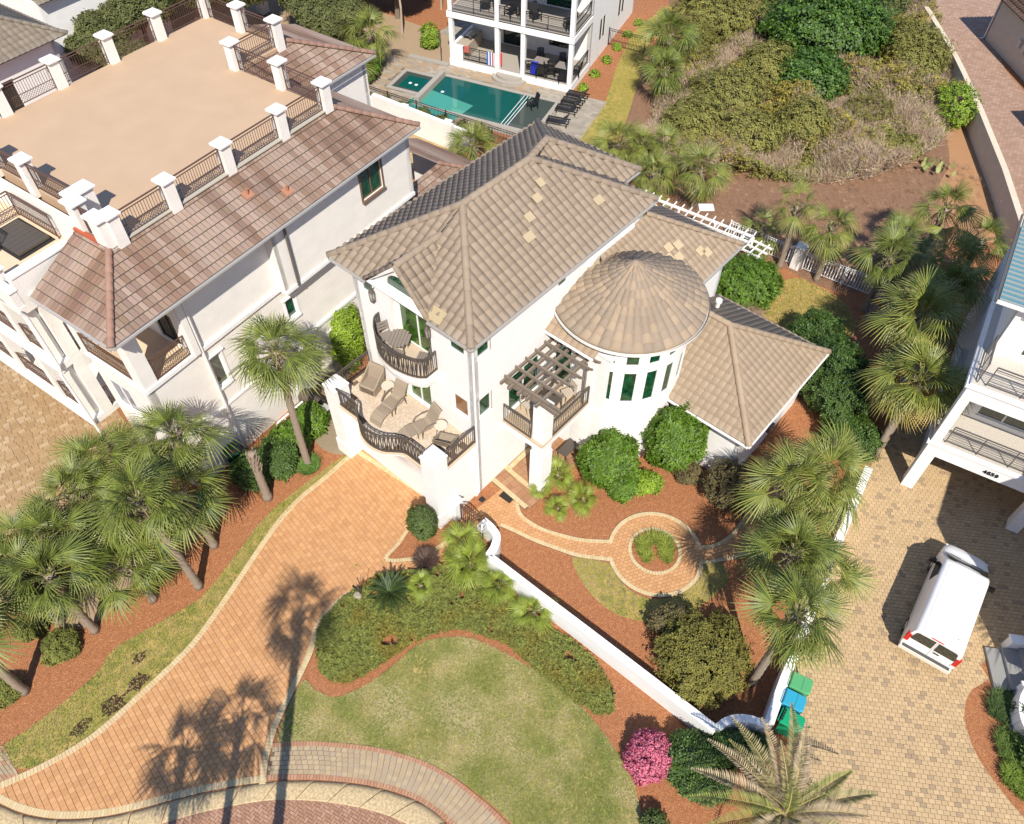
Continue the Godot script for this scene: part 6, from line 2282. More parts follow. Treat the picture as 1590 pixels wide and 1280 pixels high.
	for q in [[-0.25, -0.25], [0.25, -0.25], [0.25, 0.25], [-0.25, 0.25]]:
		st = sf()
		bar(st, Vector3(q[0], 0, q[1]), Vector3(q[0] * 0.7, 0.7, q[1] * 0.7), 0.035)
		obj("leg", st, K.wood, tb)
	for q in [[-4.3, 0.3, 70.0, "left of the round table"], [-2.45, 0.18, -65.0, "right of the round table"], [-3.3, 0.72, 190.0, "between the round table and the railing"]]:
		folding_chair(T.call(q[0], 6.622, q[1], q[2]), "weathered wooden chair on the round balcony, %s" % q[3])
	# pergola balcony
	for q in [[0.45, -3.9, 30.0, "against the green window"], [1.3, -4.15, -20.0, "in the rear right corner"], [0.5, -2.6, 80.0, "beside the glass door"]]:
		folding_chair(T.call(q[0], 3.625, q[1], q[2]), "pale chair under the timber pergola, %s" % q[3], mat(Color(0.42, 0.36, 0.29), 0.8))
	var pt = thing("pergola_table", "small dark table under the timber pergola", "table")
	pt.transform = T.call(1.15, 3.625, -3.3, 10.0)
	table_mesh(pt, 0.7, 0.7, 0.72, K.iron)
	var dm = thing("doormat", "dark brown doormat with a paler border at the porch step", "doormat")
	dm.transform = T.call(1.07, 0.0, -0.62, 2.0)
	st = sf()
	box(st, -0.3, 0.036, -0.26, 0.3, 0.048, 0.2)
	obj("mat", st, mat(Color(0.035, 0.028, 0.02), 0.95, K.grit, 3.0), dm)
	for i in 7:
		st = sf()
		box(st, -0.26 + i * 0.075, 0.049, -0.2, -0.21 + i * 0.075, 0.052, -0.15)
		obj("pale_mark", st, mat(Color(0.16, 0.12, 0.09), 0.95), dm)
	var gr = thing("drain_grate", "small dark square drain grate beside the house wall", "grate")
	gr.transform = T.call(0.36, 0.0, 0.2, 0.0)
	st = sf()
	box(st, -0.12, 0.04, -0.12, 0.12, 0.055, 0.12)
	obj("grate_plate", st, K.black, gr)
	var sc = thing("security_light", "dark floodlight on the corner of the garden wing eaves", "light")
	sc.transform = T.call(8.2, 3.1, -8.7, 0.0)
	st = sf()
	box(st, -0.2, 0, -0.2, 0.25, 0.3, 0.2)
	obj("lamp_body", st, K.black, sc)
	var wf = thing("wicker_bench", "dark iron bench against the porch wall below the pergola", "bench")
	wf.transform = T.call(1.6, 0.055, -4.2, -90.0)
	table_mesh(wf, 1.1, 0.5, 0.45, K.iron)
	# palm stump planter and rocks
	var hc = thing("spike_ornament", "thin dark spike with grey stump at the bed edge by the driveway", "ornament", Vector3(-5.86, 0, -13.95))
	st = sf()
	tube(st, [Vector3(0.15, 0, -0.1), Vector3(0.2, 1.25, -0.15)], [0.02, 0.012], 6)
	obj("spike", st, K.iron, hc)
	st = sf()
	tube(st, [Vector3(-0.1, 0, 0.15), Vector3(-0.12, 0.3, 0.12), Vector3(-0.13, 0.42, 0.1)], [0.2, 0.19, 0.12], 10)
	obj("stump", st, mat(Color(0.42, 0.37, 0.28), 0.95, K.fine, 2.0), hc)
	st = sf()
	for i in 5: bar(st, Vector3(0, 0.2, -0.05), Vector3(rng.randf_range(-0.25, 0.1), 0.75 + rng.randf() * 0.3, rng.randf_range(-0.2, 0.1)), 0.035, 0.02)
	obj("dry_leaf", st, mat(Color(0.09, 0.06, 0.05), 0.9), hc)
	for q in [[3.73, -10.05, 0.5], [5.1, -13.3, 0.16]]:
		var pr2 = thing("garden_spike", "tiny dark spike light %s" % ("at the foot of the long white wall" if q[2] > 0.3 else "in the dry grass by the round path"), "light", Vector3(q[0], 0, q[1]))
		st = sf()
		tube(st, [Vector3.ZERO, Vector3(0, q[2], 0)], [0.018, 0.018], 6)
		tube(st, [Vector3(-0.06, q[2], 0), Vector3(0.08, q[2] + 0.02, 0)], [0.03, 0.03], 6)
		obj("stake", st, K.black, pr2)

func folding_chair(xf: Transform3D, label: String, m = null):
	if m == null: m = mat(Color(0.27, 0.225, 0.19), 0.85, K.fine, 2.0)
	var c = thing("wooden_chair", label, "chair", Vector3.ZERO, 0.0, "small balcony chairs")
	c.transform = xf
	for i in 4:
		var st := sf()
		box(st, -0.22, 0.43, -0.2 + i * 0.105, 0.22, 0.45, -0.11 + i * 0.105)
		obj("seat_slat", st, m, c)
	for i in 3:
		var st := sf()
		boxt(st, Transform3D(Basis(Vector3(1, 0, 0), -0.2), Vector3(0, 0.6 + i * 0.13, -0.24 - i * 0.026)), Vector3(0.44, 0.09, 0.02))
		obj("back_slat", st, m, c)
	for x in [-0.21, 0.21]:
		var st := sf()
		bar(st, Vector3(x, 0, 0.22), Vector3(x, 0.45, 0.14), 0.035)
		obj("leg", st, m, c)
		st = sf()
		bar(st, Vector3(x, 0, -0.2), Vector3(x, 0.92, -0.3), 0.035)
		obj("leg", st, m, c)

func shell(st: SurfaceTool, prof: Array, w: float, th := 0.04, dish := 0.0):   # a bent sheet: prof of (z, y)
	var n := 6
	for i in prof.size() - 1:
		for k in n:
			var f = func(p, kk, o): 
				var u: float = kk / float(n) * 2 - 1
				return Vector3(u * w * 0.5, p.y + o + dish * u * u, p.x)
			quad(st, f.call(prof[i], k, 0), f.call(prof[i + 1], k, 0), f.call(prof[i + 1], k + 1, 0), f.call(prof[i], k + 1, 0))
			quad(st, f.call(prof[i], k + 1, -th), f.call(prof[i + 1], k + 1, -th), f.call(prof[i + 1], k, -th), f.call(prof[i], k, -th))
		for s in [-1, 1]:
			var a: Vector2 = prof[i]
			var b: Vector2 = prof[i + 1]
			var x: float = s * w * 0.5
			quad(st, Vector3(x, a.y + dish, a.x), Vector3(x, a.y - th + dish, a.x), Vector3(x, b.y - th + dish, b.x), Vector3(x, b.y + dish, b.x))
	for i in [0, prof.size() - 1]:
		var a: Vector2 = prof[i]
		quad(st, Vector3(-w / 2, a.y - th + dish, a.x), Vector3(w / 2, a.y - th + dish, a.x), Vector3(w / 2, a.y + dish, a.x), Vector3(-w / 2, a.y + dish, a.x))

func armchair(xf: Transform3D, label: String):
	var c = thing("wicker_armchair", label, "armchair", Vector3.ZERO, 0.0, "taupe wicker terrace seats")
	c.transform = xf
	var st := sf()
	shell(st, [Vector2(0.42, 0.05), Vector2(0.42, 0.36), Vector2(0.36, 0.40), Vector2(0.0, 0.36), Vector2(-0.22, 0.36)], 0.66)
	obj("seat", st, K.wicker, c)
	st = sf()
	shell(st, [Vector2(-0.20, 0.34), Vector2(-0.30, 0.62), Vector2(-0.40, 0.86), Vector2(-0.48, 0.98)], 0.70, 0.05, 0.03)
	obj("backrest", st, K.wicker, c)
	for s in [-1, 1]:
		st = sf()
		var x: float = s * 0.36
		var p := [Vector3(x, 0.02, 0.43), Vector3(x, 0.40, 0.42), Vector3(x, 0.56, 0.1), Vector3(x, 0.84, -0.36), Vector3(x, 0.95, -0.46), Vector3(x, 0.3, -0.34), Vector3(x, 0.02, -0.34)]
		for o in [0.03, -0.03]:
			for i in range(1, 6):
				tri(st, p[0] + Vector3(o, 0, 0), p[i] + Vector3(o, 0, 0), p[i + 1] + Vector3(o, 0, 0))
		for i in 7:
			var a: Vector3 = p[i]
			var b: Vector3 = p[(i + 1) % 7]
			quad(st, a + Vector3(0.03, 0, 0), b + Vector3(0.03, 0, 0), b - Vector3(0.03, 0, 0), a - Vector3(0.03, 0, 0))
		obj("arm_panel", st, K.wicker, c)

func chaise(xf: Transform3D, label: String):
	var c = thing("wicker_lounge_chair", label, "lounge chair", Vector3.ZERO, 0.0, "taupe wicker terrace seats")
	c.transform = xf
	var st := sf()
	shell(st, [Vector2(0.50, 0.33), Vector2(0.40, 0.39), Vector2(0.15, 0.36), Vector2(-0.10, 0.33), Vector2(-0.24, 0.40)], 0.62, 0.04)
	obj("seat", st, K.wicker, c)
	st = sf()
	shell(st, [Vector2(-0.23, 0.38), Vector2(-0.36, 0.62), Vector2(-0.47, 0.86), Vector2(-0.58, 1.02), Vector2(-0.64, 1.05)], 0.62, 0.04)
	obj("backrest", st, K.wicker, c)
	for s in [-1, 1]:
		st = sf()
		var x: float = s * 0.36
		tube(st, [Vector3(x, 0.0, 0.36), Vector3(x, 0.42, 0.34), Vector3(x, 0.56, 0.2), Vector3(x, 0.6, -0.05), Vector3(x, 0.56, -0.32)], [0.02, 0.03, 0.032, 0.032, 0.025], 7)
		obj("armrest", st, mat(Color(0.16, 0.12, 0.09), 0.7), c)
		st = sf()
		tube(st, [Vector3(x * 0.9, 0.0, -0.36), Vector3(x * 0.9, 0.4, -0.26)], [0.02, 0.025], 7)
		obj("leg", st, mat(Color(0.16, 0.12, 0.09), 0.7), c)

func ottoman(xf: Transform3D, label: String):
	var c = thing("wicker_ottoman", label, "ottoman", Vector3.ZERO, 0.0, "taupe wicker terrace seats")
	c.transform = xf
	var st := sf()
	shell(st, [Vector2(-0.36, 0.37), Vector2(-0.2, 0.42), Vector2(0.0, 0.42), Vector2(0.2, 0.37), Vector2(0.34, 0.25), Vector2(0.42, 0.02)], 0.6, 0.045)
	obj("footrest", st, K.wicker, c)
	for s in [-1, 1]:
		st = sf()
		tube(st, [Vector3(s * 0.27, 0, -0.32), Vector3(s * 0.27, 0.34, -0.3)], [0.022, 0.022], 7)
		obj("leg", st, mat(Color(0.16, 0.12, 0.09), 0.7), c)

func bin(at: Vector3, yaw: float, col: Color, label: String, slots: bool, sticker := false):
	var b = thing("wheeled_bin", label, "bin", at, yaw, "wheeled rubbish bins")
	var m = mat(col, 0.42)
	var st := sf()
	var c := []
	for q in [[0.24, 0.27, 0.06], [0.30, 0.35, 1.0]]:
		c.append([Vector3(-q[0], q[2], q[1]), Vector3(q[0], q[2], q[1]), Vector3(q[0], q[2], -q[1]), Vector3(-q[0], q[2], -q[1])])
	for i in 4: quad(st, c[0][i], c[0][(i + 1) % 4], c[1][(i + 1) % 4], c[1][i])
	quad(st, c[0][3], c[0][2], c[0][1], c[0][0])
	obj("body", st, m, b)
	st = sf()
	var p0 := []
	var p1 := []
	var p2 := []
	for q in [[-0.31, -0.36], [-0.31, 0.28], [-0.24, 0.38], [0.24, 0.38], [0.31, 0.28], [0.31, -0.36]]:
		p0.append(Vector3(q[0], 1.0, q[1]))
		p1.append(Vector3(q[0], 1.045, q[1]))
		p2.append(Vector3(q[0] * 0.9, 1.085, q[1] * 0.9))
	for i in 6:
		var j := (i + 1) % 6
		quad(st, p0[i], p0[j], p1[j], p1[i])
		quad(st, p1[i], p1[j], p2[j], p2[i])
	for i in range(1, 5): tri(st, p2[0], p2[i], p2[i + 1])
	var lid = obj("lid", st, mat(Color(col.r * 1.1 + 0.005, col.g * 1.1, col.b * 1.1), 0.38), b)
	st = sf()
	box(st, -0.27, 1.086, 0.05, 0.27, 1.09, 0.062)
	obj("lid_ridge", st, mat(Color(col.r * 0.4, col.g * 0.4, col.b * 0.4), 0.5), lid)
	if slots:
		for i in 4:
			st = sf()
			box(st, -0.22 + i * 0.115, 1.08, -0.345, -0.13 + i * 0.115, 1.092, -0.29)
			obj("hinge_slot", st, K.black, lid)
	if sticker:
		st = sf()
		box(st, -0.02, 1.086, 0.1, 0.12, 1.09, 0.2)
		obj("sticker", st, K.red, lid)
	st = sf()
	tube(st, [Vector3(-0.25, 0.98, -0.42), Vector3(0.25, 0.98, -0.42)], [0.02, 0.02], 6)
	bar(st, Vector3(-0.25, 0.98, -0.42), Vector3(-0.25, 0.95, -0.34), 0.035)
	bar(st, Vector3(0.25, 0.98, -0.42), Vector3(0.25, 0.95, -0.34), 0.035)
	obj("handle", st, m, b)
	for x in [-0.3, 0.3]:
		st = sf()
		tube(st, [Vector3(x - 0.03, 0.11, -0.3), Vector3(x + 0.03, 0.11, -0.3)], [0.11, 0.11], 12)
		obj("wheel", st, K.rubber, b)

func van():
	var v = thing("white_van", "white passenger van with split rear doors parked on the tan driveway", "van", Vector3(15.35, 0.02, -11.5), -35.1)
	var full := [Vector2(0.88, 0.34), Vector2(0.95, 0.5), Vector2(0.965, 0.9), Vector2(0.955, 1.08), Vector2(0.90, 1.5), Vector2(0.855, 1.74), Vector2(0.80, 1.86), Vector2(0.70, 1.915), Vector2(0.4, 1.945), Vector2(0.0, 1.955)]
	var hood := [Vector2(0.86, 0.34), Vector2(0.93, 0.5), Vector2(0.945, 0.8), Vector2(0.935, 0.95), Vector2(0.91, 1.02), Vector2(0.87, 1.08), Vector2(0.78, 1.12), Vector2(0.65, 1.15), Vector2(0.35, 1.18), Vector2(0.0, 1.19)]
	var nose := [Vector2(0.70, 0.34), Vector2(0.76, 0.45), Vector2(0.78, 0.62), Vector2(0.77, 0.72), Vector2(0.75, 0.78), Vector2(0.70, 0.83), Vector2(0.62, 0.86), Vector2(0.5, 0.88), Vector2(0.3, 0.9), Vector2(0.0, 0.9)]
	var mix = func(a, b, t):
		var o := []
		for i in a.size(): o.append(a[i].lerp(b[i], t))
		return o
	var rear := []
	for p in full: rear.append(Vector2(p.x * 0.97, lerpf(p.y, 1.0, 0.02)))
	var stations := [[0.0, rear], [-0.05, full], [-1.2, full], [-2.4, full], [-3.35, full], [-3.6, mix.call(full, hood, 0.10)], [-3.95, mix.call(full, hood, 0.55)], [-4.28, hood], [-4.6, mix.call(hood, nose, 0.22)], [-4.88, mix.call(hood, nose, 0.6)], [-5.05, nose]]
	var st := ss()
	for i in stations.size() - 1:
		for s in [-1.0, 1.0]:
			for k in full.size() - 1:
				var a: Array = stations[i][1]
				var b: Array = stations[i + 1][1]
				var z0: float = stations[i][0]
				var z1: float = stations[i + 1][0]
				var q := [Vector3(a[k].x * s, a[k].y, z0), Vector3(b[k].x * s, b[k].y, z1), Vector3(b[k + 1].x * s, b[k + 1].y, z1), Vector3(a[k + 1].x * s, a[k + 1].y, z0)]
				if s > 0: quad(st, q[0], q[1], q[2], q[3])
				else: quad(st, q[3], q[2], q[1], q[0])
	st.set_smooth_group(-1)
	for e in [[stations[0], 1.0], [stations[-1], -1.0]]:
		for k in full.size() - 1:
			var a: Array = e[0][1]
			var z: float = e[0][0]
			var q := [Vector3(-a[k].x, a[k].y, z), Vector3(a[k].x, a[k].y, z), Vector3(a[k + 1].x, a[k + 1].y, z), Vector3(-a[k + 1].x, a[k + 1].y, z)]
			if e[1] > 0: quad(st, q[0], q[1], q[2], q[3])
			else: quad(st, q[3], q[2], q[1], q[0])
	obj("body", st, K.paint, v)
	var g = mat(Color(0.02, 0.028, 0.026), 0.04, null, 1.0, 0.0, 0.7)
	for s in [-1.0, 1.0]:
		st = sf()
		var c := [Vector3(0.05 * s, 1.17, 0.012), Vector3(0.76 * s, 1.17, 0.012), Vector3(0.80 * s, 1.24, 0.012), Vector3(0.73 * s, 1.66, 0.012), Vector3(0.66 * s, 1.72, 0.012), Vector3(0.05 * s, 1.74, 0.012)]
		for i in range(1, 5):
			if s > 0: tri(st, c[0], c[i], c[i + 1])
			else: tri(st, c[0], c[i + 1], c[i])
		obj("rear_window", st, g, v)
		st = sf()
		box(st, 0.80 * s, 0.92, -0.1, 0.955 * s, 1.42, 0.02)
		obj("tail_light", st, K.red, v)
		st = sf()
		box(st, 0.79 * s, 0.80, -0.1, 0.952 * s, 0.92, 0.021)
		obj("reversing_light", st, mat(Color(0.7, 0.7, 0.7), 0.2), v)
		# front door window follows the body side
		st = sf()
		var w := [Vector3(0.957 * s, 1.14, -2.75), Vector3(0.957 * s, 1.14, -3.75), Vector3(0.905 * s, 1.52, -3.5), Vector3(0.868 * s, 1.76, -3.25), Vector3(0.868 * s, 1.76, -2.75)]
		for i in range(1, 4): tri(st, w[0], w[i] if s > 0 else w[i + 1], w[i + 1] if s > 0 else w[i])
		obj("door_window", st, g, v)
		st = sf()
		boxt(st, Transform3D(Basis(), Vector3(1.10 * s, 1.16, -3.72)), Vector3(0.24, 0.2, 0.12))
		bar(st, Vector3(0.95 * s, 1.1, -3.7), Vector3(1.05 * s, 1.1, -3.72), 0.07)
		obj("wing_mirror", st, K.black, v)
		for z in [-0.95, -4.15]:
			st = ss()
			tube(st, [Vector3(0.74 * s, 0.33, z), Vector3(0.955 * s, 0.33, z)], [0.33, 0.33], 20)
			var wh = obj("wheel", st, K.rubber, v)
			st = ss()
			tube(st, [Vector3(0.90 * s, 0.33, z), Vector3(0.965 * s, 0.33, z)], [0.2, 0.18], 14)
			obj("rim", st, K.chrome, wh)
		st = sf()
		boxt(st, Transform3D(Basis(Vector3(0, 1, 0), 0.5 * s), Vector3(0.66 * s, 0.76, -4.93)), Vector3(0.34, 0.18, 0.08))
		obj("headlight", st, mat(Color(0.6, 0.62, 0.64), 0.1), v)
		st = sf()
		boxt(st, Transform3D(Basis(Vector3(1, 0, 0), 0.25), Vector3(0.42 * s, 1.165, -4.34)), Vector3(0.42, 0.02, 0.1))
		obj("bonnet_vent", st, K.black, v)
		st = sf()
		box(st, 0.958 * s, 0.86, -3.6, 0.975 * s, 0.93, -0.5)
		obj("side_rail", st, K.gutter, v)
	st = sf()
	var ws := [Vector3(-0.80, 1.22, -4.29), Vector3(0.80, 1.22, -4.29), Vector3(0.72, 1.90, -3.50), Vector3(-0.72, 1.90, -3.50)]
	quad(st, ws[1], ws[0], ws[3], ws[2])
	var wsn = obj("windscreen", st, g, v, Vector3(0, 0.02, -0.03)) as MeshInstance3D
	st = sf()
	cbox(st, -0.93, 0.42, -0.05, 0.93, 0.64, 0.14, 0.02)
	obj("rear_bumper", st, mat(Color(0.66, 0.62, 0.55), 0.5), v)
	st = sf()
	box(st, -0.86, 0.641, 0.0, 0.86, 0.655, 0.13)
	obj("bumper_step", st, mat(Color(0.06, 0.06, 0.06), 0.7), v)
	st = sf()
	cbox(st, -0.8, 0.36, -5.1, 0.8, 0.55, -4.9, 0.02)
	obj("front_bumper", st, K.gutter, v)
	st = sf()
	box(st, -0.004, 0.68, 0.001, 0.004, 1.85, 0.006)
	obj("door_seam", st, mat(Color(0.12, 0.12, 0.12), 0.6), v)
	st = sf()
	box(st, 0.1, 1.02, 0.001, 0.3, 1.07, 0.03)
	obj("door_handle", st, K.black, v)
	st = sf()
	box(st, -0.27, 1.83, 0.001, 0.15, 1.87, 0.02)
	obj("brake_light", st, K.red, v)
	st = sf()
	box(st, 0.25, 0.72, 0.001, 0.55, 0.86, 0.008)
	obj("number_plate", st, mat(Color(0.7, 0.7, 0.68), 0.5), v)
	for x in [-0.62, 0.0, 0.38, 0.62]:
		st = sf()
		var yy: float = 1.957 - pow(absf(x), 2.0) * 0.075
		box(st, x - (0.004 if x == 0.0 else 0.012), yy - 0.01, -3.3, x + (0.004 if x == 0.0 else 0.012), yy + (0.001 if x == 0.0 else 0.012), -0.12)
		obj("roof_seam", st, mat(Color(0.25, 0.25, 0.25), 0.5) if x == 0.0 else K.paint, v)
	st = sf()
	tube(st, [Vector3(0.5, 1.93, -0.4), Vector3(0.5, 1.97, -0.4)], [0.02, 0.015], 6)
	obj("aerial_base", st, K.black, v)
# ---------------------------------------------------------------- plants
func fan_leaf(sd: int, len0: float, pet: float, spread: float, n: int, droop: float, cols: Array) -> ArrayMesh:
	var g := RandomNumberGenerator.new()
	g.seed = sd
	var st := sf()
	st.set_color(cols[2])
	var h := Vector3(0, 0.05, pet)
	bar(st, Vector3(0, 0, 0), h, 0.035, 0.02)
	for i in n:
		var a := deg_to_rad(lerpf(-spread, spread, (i + 0.5) / n)) + g.randf_range(-0.03, 0.03)
		var d := Vector3(sin(a), 0, cos(a))
		var s := d.cross(Vector3.UP)
		var l := len0 * (0.62 + 0.38 * cos(a * 0.62)) * g.randf_range(0.9, 1.08)
		var half := tan(deg_to_rad(spread) / n) * 0.80
		var fold := 0.32 * absf(sin(a * 0.75))
		var pt = func(r): return h + d * l * r * (1.0 - 0.10 * droop * r) + Vector3(0, -fold * l * r - droop * l * pow(r, 2.6) * (0.55 + 0.25 * g.randf()) + 0.012 * (1 if i % 2 else -1), 0)
		var c: Color = cols[0].lerp(cols[1], g.randf())
		st.set_color(c)
		var p1: Vector3 = pt.call(0.34)
		var p2: Vector3 = pt.call(0.74)
		var p3: Vector3 = pt.call(1.0)
		var w1 := l * 0.40 * half
		var w2 := w1 * 0.72
		tri(st, h, p1 + s * w1, p1 - s * w1)
		quad(st, p1 - s * w1, p1 + s * w1, p2 + s * w2, p2 - s * w2)
		st.set_color(c.lerp(cols[3], 0.5))
		tri(st, p2 - s * w2, p2 + s * w2, p3)
	return done(st)

func feather_leaf(sd: int, l: float, w: float, n: int, droop: float, cols: Array, vee := 0.35) -> ArrayMesh:
	var g := RandomNumberGenerator.new()
	g.seed = sd
	var st := sf()
	var pt = func(t): return Vector3(0, l * (0.10 * sin(t * PI) - droop * t * t), l * t * (1.0 - 0.12 * droop * t))
	st.set_color(cols[2])
	for i in 8: bar(st, pt.call(i / 8.0), pt.call((i + 1) / 8.0), lerpf(0.05, 0.015, i / 8.0) * clampf(l / 2.2, 0.35, 1.0), 0.02)
	for i in n:
		var t := lerpf(0.10, 0.99, i / float(n - 1))
		var p: Vector3 = pt.call(t)
		var ll := w * sin(PI * clampf(0.16 + t * 0.80, 0, 1)) * g.randf_range(0.85, 1.1)
		for s in [-1.0, 1.0]:
			var d := Vector3(s * cos(0.5), vee + g.randf_range(-0.12, 0.12), 0.75).normalized()
			var side := Vector3(0, 0, 1).cross(d).cross(d).normalized() * (l / n) * 0.36
			var c: Color = cols[0].lerp(cols[1], g.randf())
			st.set_color(c)
			var m := p + d * ll * 0.5
			var e := p + d * ll * 0.98 + Vector3(0, -ll * 0.16, 0)
			quad(st, p - side * 0.5, p + side * 0.5, m + side, m - side)
			tri(st, m - side, m + side, e)
	return done(st)

func clump(sd: int, n: int, size: float, wid: float, cols: Array, up := 0.4) -> ArrayMesh:   # a sprig of leaves that points along +y
	var g := RandomNumberGenerator.new()
	g.seed = sd
	var st := sf()
	for i in n:
		var a := g.randf() * TAU
		var d := Vector3(cos(a), g.randf_range(up - 0.5, up + 0.6), sin(a)).normalized()
		var o := Vector3(g.randf_range(-1, 1), g.randf_range(-0.6, 0.8), g.randf_range(-1, 1)) * size * 0.55
		var s := d.cross(Vector3(g.randf_range(-0.4, 0.4), 1, g.randf_range(-0.4, 0.4))).normalized() * size * wid
		var l := size * g.randf_range(0.75, 1.2)
		st.set_color(cols[0].lerp(cols[1], g.randf()))
		var m := o + d * l * 0.5
		tri(st, o, m + s, m - s)
		tri(st, m - s, m + s, o + d * l - Vector3(0, l * 0.15, 0))
	return done(st)

func twig_clump(sd: int, n: int, size: float, c0: Color, c1: Color) -> ArrayMesh:
	var g := RandomNumberGenerator.new()
	g.seed = sd
	var st := sf()
	for i in n:
		st.set_color(c0.lerp(c1, g.randf()))
		var p := Vector3(g.randf_range(-1, 1), 0, g.randf_range(-1, 1)) * size * 0.25
		var d := Vector3(g.randf_range(-1, 1), g.randf_range(0.3, 1.2), g.randf_range(-1, 1)).normalized()
		for k in 3:
			var q := p + d * size * g.randf_range(0.25, 0.45)
			var s := d.cross(Vector3(g.randf(), g.randf(), 0.3)).normalized() * size * 0.016 * (3 - k) * 0.6
			tri(st, p - s, p + s, q)
			p = p.lerp(q, 0.8)
			d = (d + Vector3(g.randf_range(-1, 1), g.randf_range(-0.3, 0.6), g.randf_range(-1, 1)) * 0.6).normalized()
	return done(st)

const PALM_A := [Color(0.055, 0.085, 0.012), Color(0.20, 0.235, 0.04), Color(0.20, 0.21, 0.05), Color(0.27, 0.27, 0.075)]
const PALM_B := [Color(0.085, 0.115, 0.018), Color(0.24, 0.26, 0.05), Color(0.24, 0.23, 0.06), Color(0.32, 0.29, 0.09)]
const PALM_Y := [Color(0.30, 0.23, 0.04), Color(0.40, 0.31, 0.07), Color(0.34, 0.26, 0.08), Color(0.42, 0.30, 0.12)]
const PALM_L := [Color(0.16, 0.22, 0.022), Color(0.27, 0.32, 0.045), Color(0.22, 0.24, 0.05), Color(0.32, 0.34, 0.07)]
const PALM_DEAD := [Color(0.33, 0.25, 0.17), Color(0.42, 0.33, 0.23), Color(0.30, 0.22, 0.15), Color(0.36, 0.27, 0.18)]
var fronds := {}

func palm_sets():
	fronds.a = []
	fronds.b = []
	fronds.y = []
	fronds.l = []
	fronds.d = []
	for i in 4:
		fronds.a.append(fan_leaf(100 + i, 1.0 + 0.08 * i, 0.95, 108, 27, [0.35, 0.5, 0.6, 0.8][i], PALM_A))
		fronds.b.append(fan_leaf(200 + i, 1.02 + 0.07 * i, 0.95, 110, 29, [0.4, 0.55, 0.7, 0.85][i], PALM_B))
	for i in 2:
		fronds.y.append(fan_leaf(300 + i, 1.0, 0.9, 105, 30, 0.8, PALM_Y))
		fronds.l.append(fan_leaf(400 + i, 0.62, 0.5, 125, 24, 0.28, PALM_L))
		fronds.d.append(fan_leaf(500 + i, 0.85, 0.7, 90, 22, 1.0, PALM_DEAD))

func trunk_mesh(st: SurfaceTool, h: float, lean: Vector3, r0: float, r1: float):
	var pts := []
	var rads := []
	var n := maxi(6, int(h / 0.22))
	for i in n + 1:
		var t := i / float(n)
		pts.append(Vector3(lean.x * t * t, h * t, lean.z * t * t))
		rads.append(lerpf(r0, r1, pow(t, 0.5)) * (1.08 if i % 2 else 0.93) * (1.25 if i == 0 else 1.0))
	tube(st, pts, rads, 10)

func fan_palm(called: String, label: String, base: Vector2, h: float, lean: Vector2, set_name: String, n := 30, sc := 1.0, group := "", yellow := 0, boots := true, rr := 0.17):
	var p = thing(called, label, "palm tree" if h > 1.2 else "palm", Vector3(base.x, 0, base.y), 0.0, group)
	var top := Vector3(lean.x, h, lean.y)
	var st := ss()
	trunk_mesh(st, h, Vector3(lean.x, 0, lean.y), rr, rr * 0.82)
	obj("trunk", st, K.trunk, p)
	if boots:
		st = sf()
		for i in 26:
			var a := i * 2.4
			var y := h - 0.05 - i * 0.035
			var d := Vector3(cos(a), 0, sin(a))
			var c := Vector3(lean.x, 0, lean.y) * pow(y / h, 2.0)
			bar(st, Vector3(c.x, y, c.z) + d * rr * 0.75, Vector3(c.x, y + 0.28, c.z) + d * rr * 1.7, 0.07, 0.03)
		obj("leaf_bases", st, K.trunk, p)
	var crown = group3("crown", p)
	crown.position = top
	var off := rng.randf() * TAU
	n = int(n * 0.84)
	for i in n:
		var t := (i + 0.5) / n
		var el := lerpf(82.0, -40.0, pow(t, 0.85)) + rng.randf_range(-14, 14)
		var az := off + i * 2.39996 + rng.randf_range(-0.4, 0.4)
		var s := sc * (lerpf(0.78, 1.0, minf(1.0, t * 2.0))) * rng.randf_range(0.8, 1.14)
		var list: Array = fronds[set_name]
		var mesh: Mesh = list[clampi(int(t * list.size() + rng.randf_range(-0.6, 0.6)), 0, list.size() - 1)]
		if i >= n - yellow: mesh = pick(fronds.y)
		var o := MeshInstance3D.new()
		o.name = "frond"
		o.mesh = mesh
		o.material_override = K.leaf
		o.transform = Transform3D(Basis(Vector3.UP, az) * Basis(Vector3.RIGHT, -deg_to_rad(el)) * Basis(Vector3.BACK, rng.randf_range(-0.5, 0.5)).scaled(Vector3.ONE * s), Vector3(0, rng.randf_range(-0.15, 0.1), 0))
		crown.add_child(o, true)
	return p

var sprigs := {}
func bush(called: String, label: String, cat: String, at: Vector3, r: Vector3, key: String, per := 190.0, group := "", flat := 0.0, sd := 0, kind := ""):
	var p = thing(called, label, cat, Vector3(at.x, 0, at.z), 0.0, group)
	if kind: p.set_meta("kind", kind)
	leafy(p, Vector3(0, at.y, 0), r, key, per, flat, sd)
	var st := sf()
	for i in 5:
		var a := i * 2.1 + sd
		tube(st, [Vector3(cos(a) * r.x * 0.12, 0, sin(a) * r.z * 0.12), Vector3(cos(a) * r.x * 0.35, at.y * 0.8, sin(a) * r.z * 0.35), Vector3(cos(a) * r.x * 0.6, at.y + r.y * 0.35, sin(a) * r.z * 0.6)], [0.05, 0.035, 0.015], 5)
	obj("stem", st, K.bark, p)
	return p

